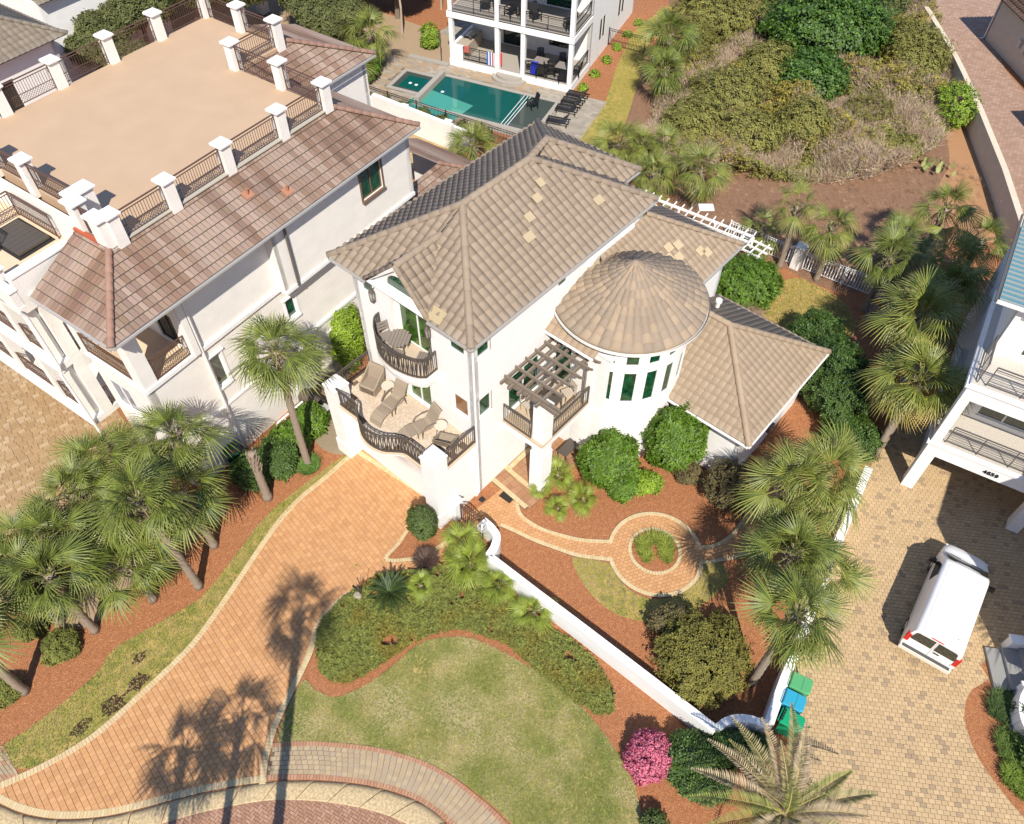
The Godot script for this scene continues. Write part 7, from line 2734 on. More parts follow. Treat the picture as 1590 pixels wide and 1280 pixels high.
func leafy(p, c: Vector3, r: Vector3, key: String, per: float, flat: float, sd: int):
	var n := FastNoiseLite.new()
	n.seed = sd
	n.frequency = 0.9
	var area := 4.0 * PI * pow((pow(r.x * r.y, 1.6) + pow(r.x * r.z, 1.6) + pow(r.y * r.z, 1.6)) / 3.0, 1.0 / 1.6)
	var xf := []
	var cs := []
	var defs: Array = sprigs[key]
	for i in int(area * per):
		var d := Vector3(rng.randfn(), rng.randfn(), rng.randfn()).normalized()
		var q := d * r
		var lump := 1.0 + 0.42 * n.get_noise_3d(q.x * 1.3 + at_seed(sd), q.y * 1.3, q.z * 1.3) + 0.2 * n.get_noise_3d(q.x * 4.0, q.y * 4.0 + 9.0, q.z * 4.0)
		var s := pow(rng.randf(), 0.42)
		q = d * r * lump * lerpf(0.55, 1.0, s)
		if q.y + c.y < 0.03: q.y = 0.03 - c.y + rng.randf() * 0.1
		var nrm := (d / r).normalized().lerp(Vector3.UP, 0.35).normalized()
		var x := nrm.cross(Vector3(rng.randf() - 0.5, rng.randf() - 0.5, rng.randf() - 0.5)).normalized()
		var k := rng.randf_range(0.75, 1.3)
		xf.append(Transform3D(Basis(x, nrm, x.cross(nrm)).scaled(Vector3.ONE * k), c + q))
		cs.append(vary(Color(1, 1, 1), 0.25) * (0.9 + 0.35 * n.get_noise_3d(q.x * 2.0, q.z * 2.0, 3.0)))
	mm("foliage", defs[0], defs[1], xf, cs, p)

func at_seed(sd: int) -> float:
	return sd * 3.7

func vegetation():
	palm_sets()
	sprigs.glossy = [clump(1, 9, 0.13, 0.24, [Color(0.045, 0.11, 0.008), Color(0.155, 0.26, 0.018)]), K.leaf]
	sprigs.deep = [clump(2, 9, 0.12, 0.22, [Color(0.03, 0.075, 0.012), Color(0.085, 0.15, 0.02)]), K.leaf]
	sprigs.olive = [clump(3, 10, 0.085, 0.22, [Color(0.12, 0.125, 0.025), Color(0.24, 0.215, 0.04)]), K.leaf_dull]
	sprigs.brownish = [clump(4, 9, 0.09, 0.22, [Color(0.09, 0.075, 0.03), Color(0.19, 0.155, 0.06)]), K.leaf_dull]
	sprigs.topiary = [clump(5, 9, 0.07, 0.26, [Color(0.05, 0.085, 0.018), Color(0.11, 0.15, 0.03)]), K.leaf]
	sprigs.pink = [clump(6, 9, 0.085, 0.30, [Color(0.38, 0.05, 0.10), Color(0.62, 0.20, 0.28)]), K.leaf_dull]
	sprigs.bright = [clump(7, 9, 0.15, 0.22, [Color(0.13, 0.23, 0.012), Color(0.26, 0.37, 0.03)]), K.leaf]
	sprigs.cover = [clump(8, 8, 0.075, 0.26, [Color(0.065, 0.09, 0.01), Color(0.25, 0.26, 0.055)]), K.leaf_dull]
	sprigs.oak = [clump(9, 10, 0.20, 0.22, [Color(0.055, 0.075, 0.018), Color(0.14, 0.15, 0.045)]), K.leaf_dull]
	sprigs.scrub = [clump(10, 9, 0.15, 0.20, [Color(0.11, 0.12, 0.022), Color(0.26, 0.24, 0.055)]), K.leaf_dull]
	sprigs.magnolia = [clump(11, 8, 0.27, 0.24, [Color(0.035, 0.085, 0.010), Color(0.10, 0.19, 0.02)]), K.leaf]
	sprigs.twigs = [twig_clump(12, 14, 0.8, Color(0.36, 0.29, 0.22), Color(0.56, 0.48, 0.39)), K.twig]
	sprigs.browntwig = [twig_clump(13, 14, 0.55, Color(0.30, 0.20, 0.14), Color(0.50, 0.37, 0.27)), K.twig]
	sprigs.strap = [tuft_mesh(16, 0.5, 0.035, 77), K.blade]
	tall_palms()
	small_palms()
	shrubs()
	scrub()

func tall_palms():
	var gl := "palms in the bed left of the driveway"
	fan_palm("sabal_palm", "tall lone palm with a straight clean trunk against the cream house", Vector2(-9.02, -20.23), 7.3, Vector2(0.2, -0.1), "a", 36, 1.0)
	for q in [
		[-12.28, -17.80, 5.5, -0.2, 0.15, "palm with a dark trunk standing close to the half hidden green bin"],
		[-12.22, -16.16, 4.1, -0.1, 0.1, "shorter palm whose trunk stands beside the half hidden bin's mulch"],
		[-12.39, -14.33, 6.5, -0.1, 0.1, "tall palm with a long grey trunk at the edge of the left lawn strip"],
		[-14.04, -13.76, 2.9, -0.05, 0.05, "short palm with a leaning trunk at the edge of the sandy patch"],
		[-15.89, -12.47, 4.3, 0.07, -0.1, "palm with shaggy trunk standing above the two small round shrubs"],
		[-17.65, -10.11, 5.0, 0.2, -0.4, "palm trunk at the left picture edge with its crown cut off"],
		[-16.1, -17.7, 3.6, 0.0, 0.0, "palm nearest the corner of the cream house and the tan court"],
		[-15.3, -18.4, 2.9, 0.0, 0.0, "small palm tucked beside the corner of the cream house"],
		[-16.6, -16.3, 3.6, 0.0, 0.0, "palm overhanging the tan court at the bed's outer edge"],
		[-16.7, -14.5, 3.6, 0.0, 0.0, "palm beside the sandy patch with its crown over the court"],
		[-13.5, -15.1, 3.8, 0.0, 0.0, "palm in the thick of the left grove above the sandy patch"],
		[-17.7, -14.2, 3.4, 0.0, 0.0, "palm at the left end of the grove throwing a shadow on the court"],
		[-17.3, -12.8, 3.7, 0.0, 0.0, "palm at the far left above the trunk at the picture edge"]]:
		fan_palm("sabal_palm", q[5], Vector2(q[0], q[1]), q[2], Vector2(q[3], q[4]), "a", 27, 0.98, gl)
	var d = thing("dead_palm", "bare dead palm trunk without a crown behind the lawn strip", "palm tree", Vector3(-10.49, 0, -18.53))
	var st := ss()
	trunk_mesh(st, 3.3, Vector3(0.1, 0, 0), 0.21, 0.15)
	obj("trunk", st, K.trunk, d)
	st = sf()
	for i in 30:
		var a := i * 2.4
		var y := 3.3 - i * 0.04
		bar(st, Vector3(cos(a) * 0.12 + 0.08, y - 0.2, sin(a) * 0.12), Vector3(cos(a) * 0.22 + 0.1, y + 0.15, sin(a) * 0.22), 0.07, 0.03)
	obj("leaf_bases", st, mat(Color(0.40, 0.31, 0.24), 0.95, K.fine, 2.0), d)
	var gr := "palms along the right garden wall"
	for q in [
		[8.92, -10.67, 5.9, 0.0, 0.0, "palm with a bare slanting trunk rising beside the three bins", 30, 1.0],
		[10.0, -13.8, 4.1, 0.0, 0.0, "palm over the white wall between the bins and the second path", 30, 1.0],
		[11.2, -13.5, 3.2, 0.0, 0.0, "lower palm leaning over the tan driveway by the wall", 20, 0.9],
		[10.6, -16.7, 4.0, 0.0, 0.0, "broad palm by the second path and the garden wing", 30, 1.08],
		[11.85, -17.1, 4.2, 0.0, 0.0, "palm at the top of the wall row beside the white house's post", 30, 1.08],
		[10.9, -15.4, 3.4, 0.0, 0.0, "palm in the middle of the wall row over the second path", 24, 0.95]]:
		fan_palm("sabal_palm", q[5], Vector2(q[0], q[1]), q[2], Vector2(q[3], q[4]), "a" if q[0] < 10.5 else "b", q[6], q[7], gr)
	var gy := "yellowing palms beside the white house"
	fan_palm("sabal_palm", "big yellow-skirted palm whose twin trunk stands beside the side walk", Vector2(16.85, -21.62), 4.4, Vector2(0.0, 0.0), "b", 44, 1.18, gy, 9)
	fan_palm("sabal_palm", "second big palm behind, wide crown with yellow lower leaves", Vector2(17.9, -25.2), 4.8, Vector2(0.0, 0.0), "b", 42, 1.2, gy, 9)
	fan_palm("sabal_palm", "palm trunk leaning close beside the big yellow-skirted palm", Vector2(16.45, -21.2), 4.0, Vector2(0.5, -0.9), "b", 14, 1.0, gy, 5)
	var gb := "palms by the fence and boundary wall"
	for q in [
		[14.68, -33.83, 4.0, -0.15, -0.1, "slim palm with ragged trunk at the left of the fence pier", 15, 0.85, "l2"],
		[16.47, -32.80, 3.5, -0.25, -0.1, "palm with a smooth trunk just right of the fence pier", 24, 0.95, "l2"],
		[13.73, -35.18, 1.3, -0.1, 0.0, "low palm hugging the white pickets beside the trellis", 16, 0.85, "l2"],
		[21.2, -29.6, 4.0, 0.0, 0.0, "palm crown crowding the blue metal roof", 28, 1.05, "a"],
		[22.1, -33.7, 4.1, 0.0, 0.0, "bright palm nearest the boundary wall", 24, 1.0, "l2"],
		[18.5, -30.5, 3.6, 0.0, 0.0, "shaded palm at the right end of the picket fence", 24, 1.0, "a"],
		[20.2, -27.6, 4.4, 0.0, 0.0, "palm between the bare shrub and the blue metal roof", 28, 1.0, "a"],
		[23.6, -32.0, 3.4, 0.0, 0.0, "dark low palm in the corner of wall and blue roof", 20, 0.9, "a"],
		[20.0, -32.6, 3.2, 0.0, 0.0, "palm behind the shaded one, facing the bare ground", 20, 0.9, "a"]]:
		fan_palm("sabal_palm", q[5], Vector2(q[0], q[1]), q[2], Vector2(q[3], q[4]), "a" if q[8] == "a" else "b", q[6], q[7], gb)
	var gt := "palms behind the tiled house"
	for q in [
		[8.7, -40.9, 2.6, "palm in the middle of the clump behind the tiled roof", 26, 1.0],
		[10.6, -39.1, 2.6, "palm with a shaggy pale trunk at the end of the white trellis", 24, 1.0],
		[6.2, -42.3, 2.2, "palm nearest the pool lawn in the clump behind the roof", 26, 1.0],
		[7.5, -41.6, 2.4, "palm overlapping its neighbours behind the tiled roof", 22, 0.95],
		[8.1, -37.2, 1.0, "low palm at the tip of the tiled roof corner", 14, 0.75],
		[7.9, -38.8, 2.6, "palm leaning against the scrub above the roof corner", 18, 0.85]]:
		fan_palm("sabal_palm", q[3], Vector2(q[0], q[1]), q[2], Vector2.ZERO, "b", q[4], q[5], gt)
	fan_palm("sabal_palm", "big palm with a wide crown between the pool lawn and the scrub", Vector2(10.4, -53.4), 3.4, Vector2(0, 0), "a", 34, 1.15)
	fan_palm("sabal_palm", "second palm crown just below the wide one on the scrub's edge", Vector2(10.0, -50.9), 2.2, Vector2(0, 0), "a", 24, 1.0)
	fan_palm("sabal_palm", "bushy low palm between the white pool wall and the tiled roof", Vector2(-2.45, -42.4), 1.9, Vector2(0, 0), "b", 30, 1.0)
	fan_palm("sabal_palm", "bright palm among the dark oaks left of the pool patio", Vector2(-10.1, -55.1), 2.6, Vector2(0, 0), "b", 22, 1.1)
	fan_palm("sabal_palm", "lower bright palm in front of the one among the oaks", Vector2(-10.9, -53.7), 1.6, Vector2(0, 0), "b", 18, 0.95)
	# palms that stand below the frame; their shadows lie on the drive
	fan_palm("sabal_palm", "very tall palm on the street side whose single shadow crosses the lawn", Vector2(-7.25, -1.3), 13.3, Vector2(0, 0), "a", 21, 0.95, "", 0, true, 0.2)
	fan_palm("sabal_palm", "palm on the street side casting the left of the paired shadows", Vector2(-10.7, -0.6), 8.3, Vector2(0, 0), "a", 21, 1.0)
	fan_palm("sabal_palm", "palm on the street side casting the right of the paired shadows", Vector2(-8.95, -0.9), 9.2, Vector2(0, 0), "a", 21, 1.0)
	fan_palm("sabal_palm", "palm outside the right edge that shades the steps and the van", Vector2(20.6, -6.5), 7.0, Vector2(0, 0), "a", 26, 1.1)

func small_palms():
	var g := "bright little fan palms by the garden gate"
	for q in [[-1.99, -15.96, 0.9, 1.0, "bright fan palm nearest the garden gate"], [-1.62, -15.1, 0.8, 1.05, "bright fan palm just below the gate palm, against the white wall"], [-0.45, -14.25, 0.45, 0.9, "fan palm in the cover bed midway along the white wall"], [0.9, -13.25, 0.4, 0.95, "fan palm lowest along the white wall"], [-3.5, -14.1, 0.75, 0.62, "small fan palm on a shaggy trunk beside the dark cycad"]]:
		fan_palm("fan_palm", q[4], Vector2(q[0], q[1]), q[2], Vector2.ZERO, "l", 26, q[3], g, 0, false, 0.1)
	g = "bright little fan palms by the porch post"
	for q in [[2.0, -19.35, 0.75, 0.85, "largest bright fan palm at the foot of the white porch post"], [1.25, -18.95, 0.3, 0.6, "smallest bright fan palm left of the porch post group"], [3.05, -18.35, 0.5, 0.8, "bright fan palm right of the porch post group"], [1.98, -17.95, 0.35, 0.62, "bright fan palm nearest the path in the porch post group"]]:
		fan_palm("fan_palm", q[4], Vector2(q[0], q[1]), q[2], Vector2.ZERO, "l", 24, q[3], g, 0, false, 0.07)
	# dark cycads
	var cy := feather_leaf(61, 0.95, 0.17, 30, 0.22, [Color(0.02, 0.045, 0.012), Color(0.06, 0.095, 0.02), Color(0.10, 0.13, 0.03), Color(0.05, 0.07, 0.02)], 0.25)
	var cy2 := feather_leaf(62, 0.9, 0.17, 26, 0.3, [Color(0.07, 0.09, 0.02), Color(0.16, 0.16, 0.045), Color(0.16, 0.14, 0.05), Color(0.1, 0.1, 0.03)], 0.25)
	for q in [[-4.68, -13.82, cy, 30, "dark green starburst cycad in the cover bed", 0.5], [-13.86, -14.91, cy2, 20, "yellowish cycad among the trunks on the left mulch", 0.25]]:
		var p = thing("cycad", q[4], "cycad", Vector3(q[0], q[5], q[1]))
		for i in q[3]:
			var o := MeshInstance3D.new()
			o.name = "frond"
			o.mesh = q[2]
			o.material_override = K.leaf
			var el := lerpf(58, 4, pow(float(i) / q[3], 0.8))
			o.transform = Transform3D(Basis(Vector3.UP, i * 2.4) * Basis(Vector3.RIGHT, -deg_to_rad(el)), Vector3.ZERO)
			p.add_child(o, true)
		var st := ss()
		tube(st, [Vector3(0, -q[5], 0), Vector3(0, 0.05, 0)], [0.14, 0.12], 8)
		obj("trunk", st, K.trunk, p)
	# the browned date palm at the lower edge
	var tones := [[Color(0.20, 0.155, 0.09), Color(0.42, 0.33, 0.21), Color(0.42, 0.34, 0.12), Color(0.4, 0.3, 0.2)], [Color(0.10, 0.095, 0.03), Color(0.29, 0.25, 0.12), Color(0.42, 0.35, 0.12), Color(0.3, 0.25, 0.1)], [Color(0.08, 0.10, 0.02), Color(0.23, 0.23, 0.055), Color(0.38, 0.33, 0.10), Color(0.2, 0.2, 0.05)]]
	var p = thing("date_palm", "date palm with long pale browned feather fronds at the lower edge", "palm tree", Vector3(8.5, 0, -5.75))
	var st := ss()
	trunk_mesh(st, 2.3, Vector3.ZERO, 0.34, 0.30)
	obj("trunk", st, K.trunk, p)
	for q in [[-62, 2.9, 0, 12], [-44, 2.9, 0, 22], [-36, 2.5, 1, 30], [-24, 3.0, 1, 26], [-8, 2.7, 0, 34], [-2, 2.1, 1, 52], [14, 3.3, 1, 24], [22, 2.7, 0, 34], [30, 2.2, 0, 16], [62, 2.6, 2, 20], [78, 3.1, 1, 14], [92, 2.4, 0, 26], [-80, 2.8, 2, 18], [-98, 2.6, 2, 12], [-118, 2.4, 0, 18], [112, 2.6, 1, 16], [135, 2.4, 0, 24], [160, 2.5, 2, 20], [-145, 2.6, 1, 22], [-170, 2.4, 0, 28], [10, 1.5, 2, 66], [70, 1.4, 1, 60], [-60, 1.3, 0, 62]]:
		var mesh := feather_leaf(700 + int(q[0]), q[1], 0.46, 46, 0.42, tones[q[2]], 0.55)
		var o := MeshInstance3D.new()
		o.name = "frond"
		o.mesh = mesh
		o.material_override = K.leaf_dull
		o.transform = Transform3D(Basis(Vector3.UP, deg_to_rad(180 - q[0])) * Basis(Vector3.RIGHT, -deg_to_rad(q[3] + 4)), Vector3(0, 2.3, 0))
		p.add_child(o, true)
	st = sf()
	for i in 12:
		var a := i * 2.4
		bar(st, Vector3(cos(a) * 0.15, 2.0, sin(a) * 0.15), Vector3(cos(a) * 0.4, 2.5, sin(a) * 0.4), 0.09, 0.04)
	obj("leaf_bases", st, mat(Color(0.30, 0.27, 0.06), 0.8), p)

func shrubs():
	# rounded greens by the tower
	var b = bush("round_bush", "rounded glossy green bush left of the tower's foot", "bush", Vector3(4.2, 1.2, -19.95), Vector3(1.22, 1.2, 1.1), "glossy", 230, "", 0.0, 3)
	leafy(b, Vector3(0.55, 0.6, 1.05), Vector3(0.6, 0.6, 0.55), "glossy", 210, 0.0, 4)
	bush("round_bush", "rounded glossy green bush against the garden wing roof", "bush", Vector3(7.05, 1.9, -20.55), Vector3(1.25, 1.5, 1.05), "glossy", 230, "", 0.0, 6)
	bush("low_bush", "low yellow-green bush filling the gap between the two round bushes", "bush", Vector3(5.75, 0.4, -19.2), Vector3(0.8, 0.45, 0.5), "bright", 90, "", 0.0, 7)
	bush("grey_bush", "grey-green twiggy bush at the garden wing's corner", "bush", Vector3(7.75, 0.5, -19.6), Vector3(0.6, 0.5, 0.5), "brownish", 120, "", 0.0, 8)
	bush("round_bush", "rounded green bush on the back lawn beyond the wing", "bush", Vector3(12.1, 1.1, -31.3), Vector3(1.7, 1.2, 1.6), "glossy", 170, "", 0.0, 9)
	bush("dark_bush", "dark leafy bush between the garden wing and the big palms", "bush", Vector3(14.9, 1.5, -24.4), Vector3(1.5, 1.5, 2.1), "deep", 150, "", 0.0, 10)
	bush("dark_bush", "dark shaded bush at the back lawn's corner above the wing's eaves", "bush", Vector3(14.8, 1.2, -27.3), Vector3(1.2, 1.2, 1.3), "deep", 130, "", 0.0, 11)
	bush("bright_shrub", "leafy green shrub under the twin palm trunks", "shrub", Vector3(15.2, 0.7, -21.6), Vector3(1.3, 0.7, 1.2), "deep", 140, "", 0.0, 12)
	bush("brown_bush", "sparse brownish bush at the bend of the second path", "bush", Vector3(9.2, 1.1, -18.6), Vector3(1.1, 1.0, 1.1), "brownish", 110, "", 0.0, 13)
	bush("olive_bush", "big olive-yellow rounded bush inside the wall corner", "bush", Vector3(7.0, 0.95, -11.2), Vector3(1.55, 1.05, 1.6), "olive", 230, "", 0.0, 14)
	bush("olive_bush", "darker olive bush behind the big one, beside the round path lawn", "bush", Vector3(6.15, 0.6, -12.75), Vector3(0.85, 0.7, 0.6), "brownish", 200, "", 0.0, 15)
	bush("olive_bush", "narrow light green bush right of the big olive one", "bush", Vector3(8.15, 0.5, -12.3), Vector3(0.5, 0.55, 0.9), "olive", 200, "", 0.0, 16)
	bush("low_bush", "small bright weed at the foot of the slanting palm trunk", "shrub", Vector3(8.35, 0.2, -11.9), Vector3(0.25, 0.2, 0.25), "bright", 90, "", 0.0, 17)
	bush("azalea", "round pink flowering azalea at the lawn's lower edge", "flowering bush", Vector3(4.75, 0.55, -7.9), Vector3(0.75, 0.62, 0.85), "pink", 260, "", 0.0, 18)
	bush("topiary_bush", "clipped egg-shaped green bush in front of the white pillar", "bush", Vector3(-3.6, 1.0, -16.75), Vector3(0.55, 1.0, 0.55), "topiary", 420, "", 0.0, 19)
	var h = bush("clipped_hedge", "dark green hedge below the end of the white wall", "hedge", Vector3(6.3, 0.45, -7.9), Vector3(1.15, 0.55, 0.8), "deep", 230, "", 0.0, 20)
	leafy(h, Vector3(1.3, 0.45, -0.3), Vector3(0.9, 0.5, 0.55), "deep", 220, 0.0, 21)
	leafy(h, Vector3(0.3, 0.4, 0.8), Vector3(0.9, 0.5, 0.5), "deep", 220, 0.0, 22)
	bush("clipped_hedge", "dark shrub in the curved niche at the wall's end", "hedge", Vector3(8.45, 0.4, -8.3), Vector3(0.6, 0.45, 0.4), "deep", 200, "", 0.0, 23)
	bush("small_shrub", "small dark shrub on the mulch at the very bottom edge", "shrub", Vector3(4.75, 0.35, -5.9), Vector3(0.45, 0.4, 0.4), "topiary", 240, "", 0.0, 24)
	for q in [[-18.3, -12.5, 0.55, "small rounded shrub nearest the sandy patch on the left mulch"], [-16.85, -11.65, 0.68, "round olive shrub beside the long trunk shadow on the left mulch"], [-18.3, -10.0, 0.55, "dark little shrub at the left picture edge"]]:
		bush("mulch_shrub", q[3], "shrub", Vector3(q[0], 0.3, q[1]), Vector3(q[2], 0.42, q[2]), "cover", 420, "small shrubs on the left mulch", 0.0, int(q[2] * 100))
	for q in [[-10.3, -20.2, 0.9, 0.8, "leafy green shrub behind the bare dead trunk"], [-11.25, -19.6, 0.85, 0.7, "leafy green shrub between the dead trunk and the dark bin"], [-9.2, -22.4, 0.75, 0.75, "bright green shrub in front of the barbecue"], [-9.9, -21.3, 0.8, 0.75, "bright green shrub left of the lone palm's trunk"]]:
		bush("side_hedge", q[4], "hedge", Vector3(q[0], q[3] * 0.75, q[1]), Vector3(q[2], q[3], q[2]), "glossy" if q[1] < -21 else "deep", 170, "shrubs along the cream house", 0.0, int(-q[1] * 3))
	bush("bright_shrub", "bright lime green shrub between the two houses, left of the terrace", "shrub", Vector3(-7.9, 1.6, -26.6), Vector3(0.7, 1.7, 1.2), "bright", 110, "", 0.0, 31)
	# dark purple tuft by the path
	var t = thing("purple_grass", "dark purple-brown grassy tuft between the path and the mulch triangle", "grass tuft", Vector3(-3.42, 0.03, -15.5))
	var xf := []
	var cs := []
	for i in 90:
		xf.append(Transform3D(Basis(Vector3.UP, rng.randf() * TAU) * Basis(Vector3.RIGHT, rng.randf_range(-0.5, 0.5)), Vector3(rng.randfn() * 0.09, 0, rng.randfn() * 0.09)))
		cs.append(vary(Color(0.10, 0.06, 0.045), 0.4))
	mm("blades", sprigs.strap[0], K.blade, xf, cs, t)
	# liriope ring in the round bed, clump at the lone palm, edging at the right
	for q in [["round_bed_grass", "bright strappy grass ring planted in the round bed", 5.93, -16.1, 0.62, 150, true, Color(0.20, 0.24, 0.03)], ["palm_foot_grass", "strappy green grass round the foot of the lone tall palm", -8.95, -20.1, 0.45, 70, false, Color(0.10, 0.19, 0.03)],
		["strap_grass", "glossy strap-leaved plants along the mulch at the lower right edge", 17.6, -7.4, 0.7, 120, false, Color(0.13, 0.20, 0.02)], ["strap_grass", "dark strap-leaved plants beside the entrance steps", 17.9, -9.7, 0.6, 110, false, Color(0.05, 0.09, 0.02)], ["strap_grass", "strap-leaved plants in the middle of the right mulch bed", 17.65, -8.4, 0.6, 100, false, Color(0.08, 0.13, 0.02)]]:
		var s = thing(q[0], q[1], "grass", Vector3(q[2], 0.04, q[3]))
		xf = []
		cs = []
		for i in q[5]:
			var a := rng.randf() * TAU
			if q[6] and absf(wrapf(a - PI * 0.5, -PI, PI)) < 0.55: continue
			var rad: float = q[4] * (rng.randf_range(0.55, 1.15) if q[6] else sqrt(rng.randf()))
			var k := rng.randf_range(0.5, 0.85)
			xf.append(Transform3D(Basis(Vector3.UP, rng.randf() * TAU).scaled(Vector3.ONE * k), Vector3(cos(a) * rad, 0, sin(a) * rad)))
			cs.append(vary(q[7], 0.3))
		mm("blades", sprigs.strap[0], K.blade, xf, cs, s)
	bush("round_hedge", "dark clipped hedge at the lower right edge behind the curved wall", "hedge", Vector3(18.6, 0.6, -8.3), Vector3(0.9, 0.65, 1.5), "deep", 200, "", 0.0, 41)
	cover_bed()
	# little plants along the pool house and pool fence
	for i in 6:
		bush("pool_plant", "small green plant on the pool house mulch strip, %s" % ["first from the loungers", "second from the loungers", "third from the loungers", "fourth from the loungers", "fifth, next to the iron fence", "last, beyond the iron fence"][i], "plant", Vector3(4.75 + i * 0.95, 0.2, -52.3 - i * 1.95), Vector3(0.3, 0.22, 0.3), "bright", 70, "little plants beside the pool house", 0.0, 50 + i)
	for i in 7:
		var p := in_frame(OP, -23.85, -12.2 + i * 1.55, 7.1 + i * 0.12)
		bush("fence_shrub", "small shrub under the black pool fence, %s" % ["first from the left", "second from the left", "third from the left", "in the middle", "third from the right", "second from the right", "last, beside the bushy palm"][i], "shrub", Vector3(p.x, 0.4, p.y), Vector3(0.45, 0.45, 0.3), "oak", 70, "shrubs along the pool fence", 0.0, 60 + i)
	bush("patio_hedge", "green hedge between the oaks and the corner of the pool patio", "hedge", Vector3(-10.7, 0.8, -54.6), Vector3(1.3, 0.9, 2.4), "glossy", 80, "", 0.0, 70)
	bush("porch_shrub", "bright shrub at the far end of the pool house porch", "shrub", Vector3(-6.3, 0.8, -58.2), Vector3(0.7, 0.9, 0.8), "bright", 60, "", 0.0, 71)
	# fallen leaves bush and bare shrub
	bush("rust_shrub", "rust-brown withered shrub under the round bush on the back lawn", "shrub", Vector3(11.6, 0.35, -29.5), Vector3(1.2, 0.4, 0.6), "browntwig", 40, "", 0.0, 72)
	var bs = thing("bare_shrub", "leafless grey shrub beside the back lawn under the palms", "shrub", Vector3(18.6, 0, -29.4))
	var st := sf()
	branch(st, Vector3.ZERO, Vector3(-0.1, 1, 0.1), 1.1, 0.05, 4)
	branch(st, Vector3(0.3, 0, 0.2), Vector3(0.3, 1, 0.4), 1.0, 0.05, 4)
	branch(st, Vector3(-0.3, 0, 0.3), Vector3(-0.6, 1, 0.3), 1.0, 0.05, 4)
	obj("branches", st, mat(Color(0.36, 0.32, 0.27), 0.95), bs)
	bush("prickly_pear", "pale green prickly pear at the end of the dry scrub", "cactus", Vector3(26.0, 0.4, -43.0), Vector3(0.9, 0.5, 0.9), "pads", 26, "", 0.0, 73) if sprigs.has("pads") else cactus()

func cactus():
	var c = thing("prickly_pear", "pale green prickly pear at the end of the dry scrub", "cactus", Vector3(26.0, 0, -43.0))
	for i in 26:
		var st := ss()
		var a := rng.randf() * TAU
		var t := Transform3D(Basis(Vector3.UP, a) * Basis(Vector3.RIGHT, rng.randf_range(-0.6, 0.6)), Vector3(rng.randfn() * 0.5, rng.randf_range(0.1, 0.6), rng.randfn() * 0.45))
		for k in 10:
			var p0 := TAU * k / 10
			var p1 := TAU * (k + 1) / 10
			for z in [-0.03, 0.03]:
				tri(st, t * Vector3(0, 0.16, z), t * Vector3(sin(p0) * 0.13, 0.16 + cos(p0) * 0.18, 0), t * Vector3(sin(p1) * 0.13, 0.16 + cos(p1) * 0.18, 0))
		obj("pad", st, mat(Color(0.26, 0.30, 0.10), 0.7), c)

func branch(st: SurfaceTool, p: Vector3, d: Vector3, l: float, r: float, depth: int):
	d = d.normalized()
	var q := p + d * l * rng.randf_range(0.7, 1.0)
	tube(st, [p, p.lerp(q, 0.5) + Vector3(rng.randf_range(-1, 1), 0, rng.randf_range(-1, 1)) * l * 0.06, q], [r, r * 0.8, r * 0.6], 5, false)
	if depth == 0: return
	for i in 3:
		branch(st, q, d + Vector3(rng.randf_range(-1, 1), rng.randf_range(-0.5, 0.7), rng.randf_range(-1, 1)) * 0.85, l * 0.62, r * 0.55, depth - 1)

const BED := [-7.33, -12.01, -7.25, -12.75, -6.86, -13.41, -6.30, -14.05, -5.60, -14.56, -5.43, -14.80, -5.00, -14.92, -3.97, -15.0, -3.21, -15.20, -2.43, -15.32, -1.45, -15.3, -0.75, -14.61, 0.35, -13.66, 1.43, -12.73, 2.45, -12.10, 3.21, -11.35, 3.64, -10.51, 3.78, -9.80, 3.63, -9.46, 3.21, -9.39, 2.65, -9.68, 1.86, -10.32, 0.92, -11.08, -0.04, -11.94, -0.91, -12.32, -1.90, -12.57, -2.76, -12.43, -3.47, -12.12, -4.39, -11.48, -5.17, -10.91, -5.83, -10.54, -6.42, -10.49, -6.96, -10.89]

func cover_bed():
	var poly := smooth(poly2(BED), true, 3)
	var r := Rect2(poly[0], Vector2.ZERO)
	for p in poly: r = r.expand(p)
	var n := FastNoiseLite.new()
	n.frequency = 0.5
	n.seed = 88
	var xf := []
	var cs := []
	for i in int(r.get_area() * 430):
		var p := r.position + Vector2(rng.randf(), rng.randf()) * r.size
		if not inside(p, poly): continue
		var e := 1.0
		for o in [[0.25, 0], [-0.25, 0], [0, 0.25], [0, -0.25]]:
			if not inside(p + Vector2(o[0], o[1]), poly): e -= 0.22
		var bare := n.get_noise_2d(p.x * 1.4, p.y * 1.4)
		if bare < -0.42: continue
		var h := (0.34 + 0.12 * n.get_noise_2d(p.x * 2.0 + 50, p.y * 2.0)) * e
		var y := h * lerpf(0.35, 1.0, pow(rng.randf(), 0.5))
		var k := rng.randf_range(0.8, 1.4)
		xf.append(Transform3D(Basis(Vector3.UP, rng.randf() * TAU).scaled(Vector3.ONE * k), Vector3(p.x, y, p.y)))
		var red := clampf(n.get_noise_2d(p.x * 0.9 + 20, p.y * 0.9) * 1.6, 0, 0.8)
		cs.append(vary(Color(1, 1, 1).lerp(Color(1.2, 0.85, 0.6), red), 0.3))
	mm("ground_cover", sprigs.cover[0], K.leaf_dull, xf, cs)
	tag(get_node("ground_cover"), "low clipped green ground cover bed between driveway, lawn and white wall", "ground cover")

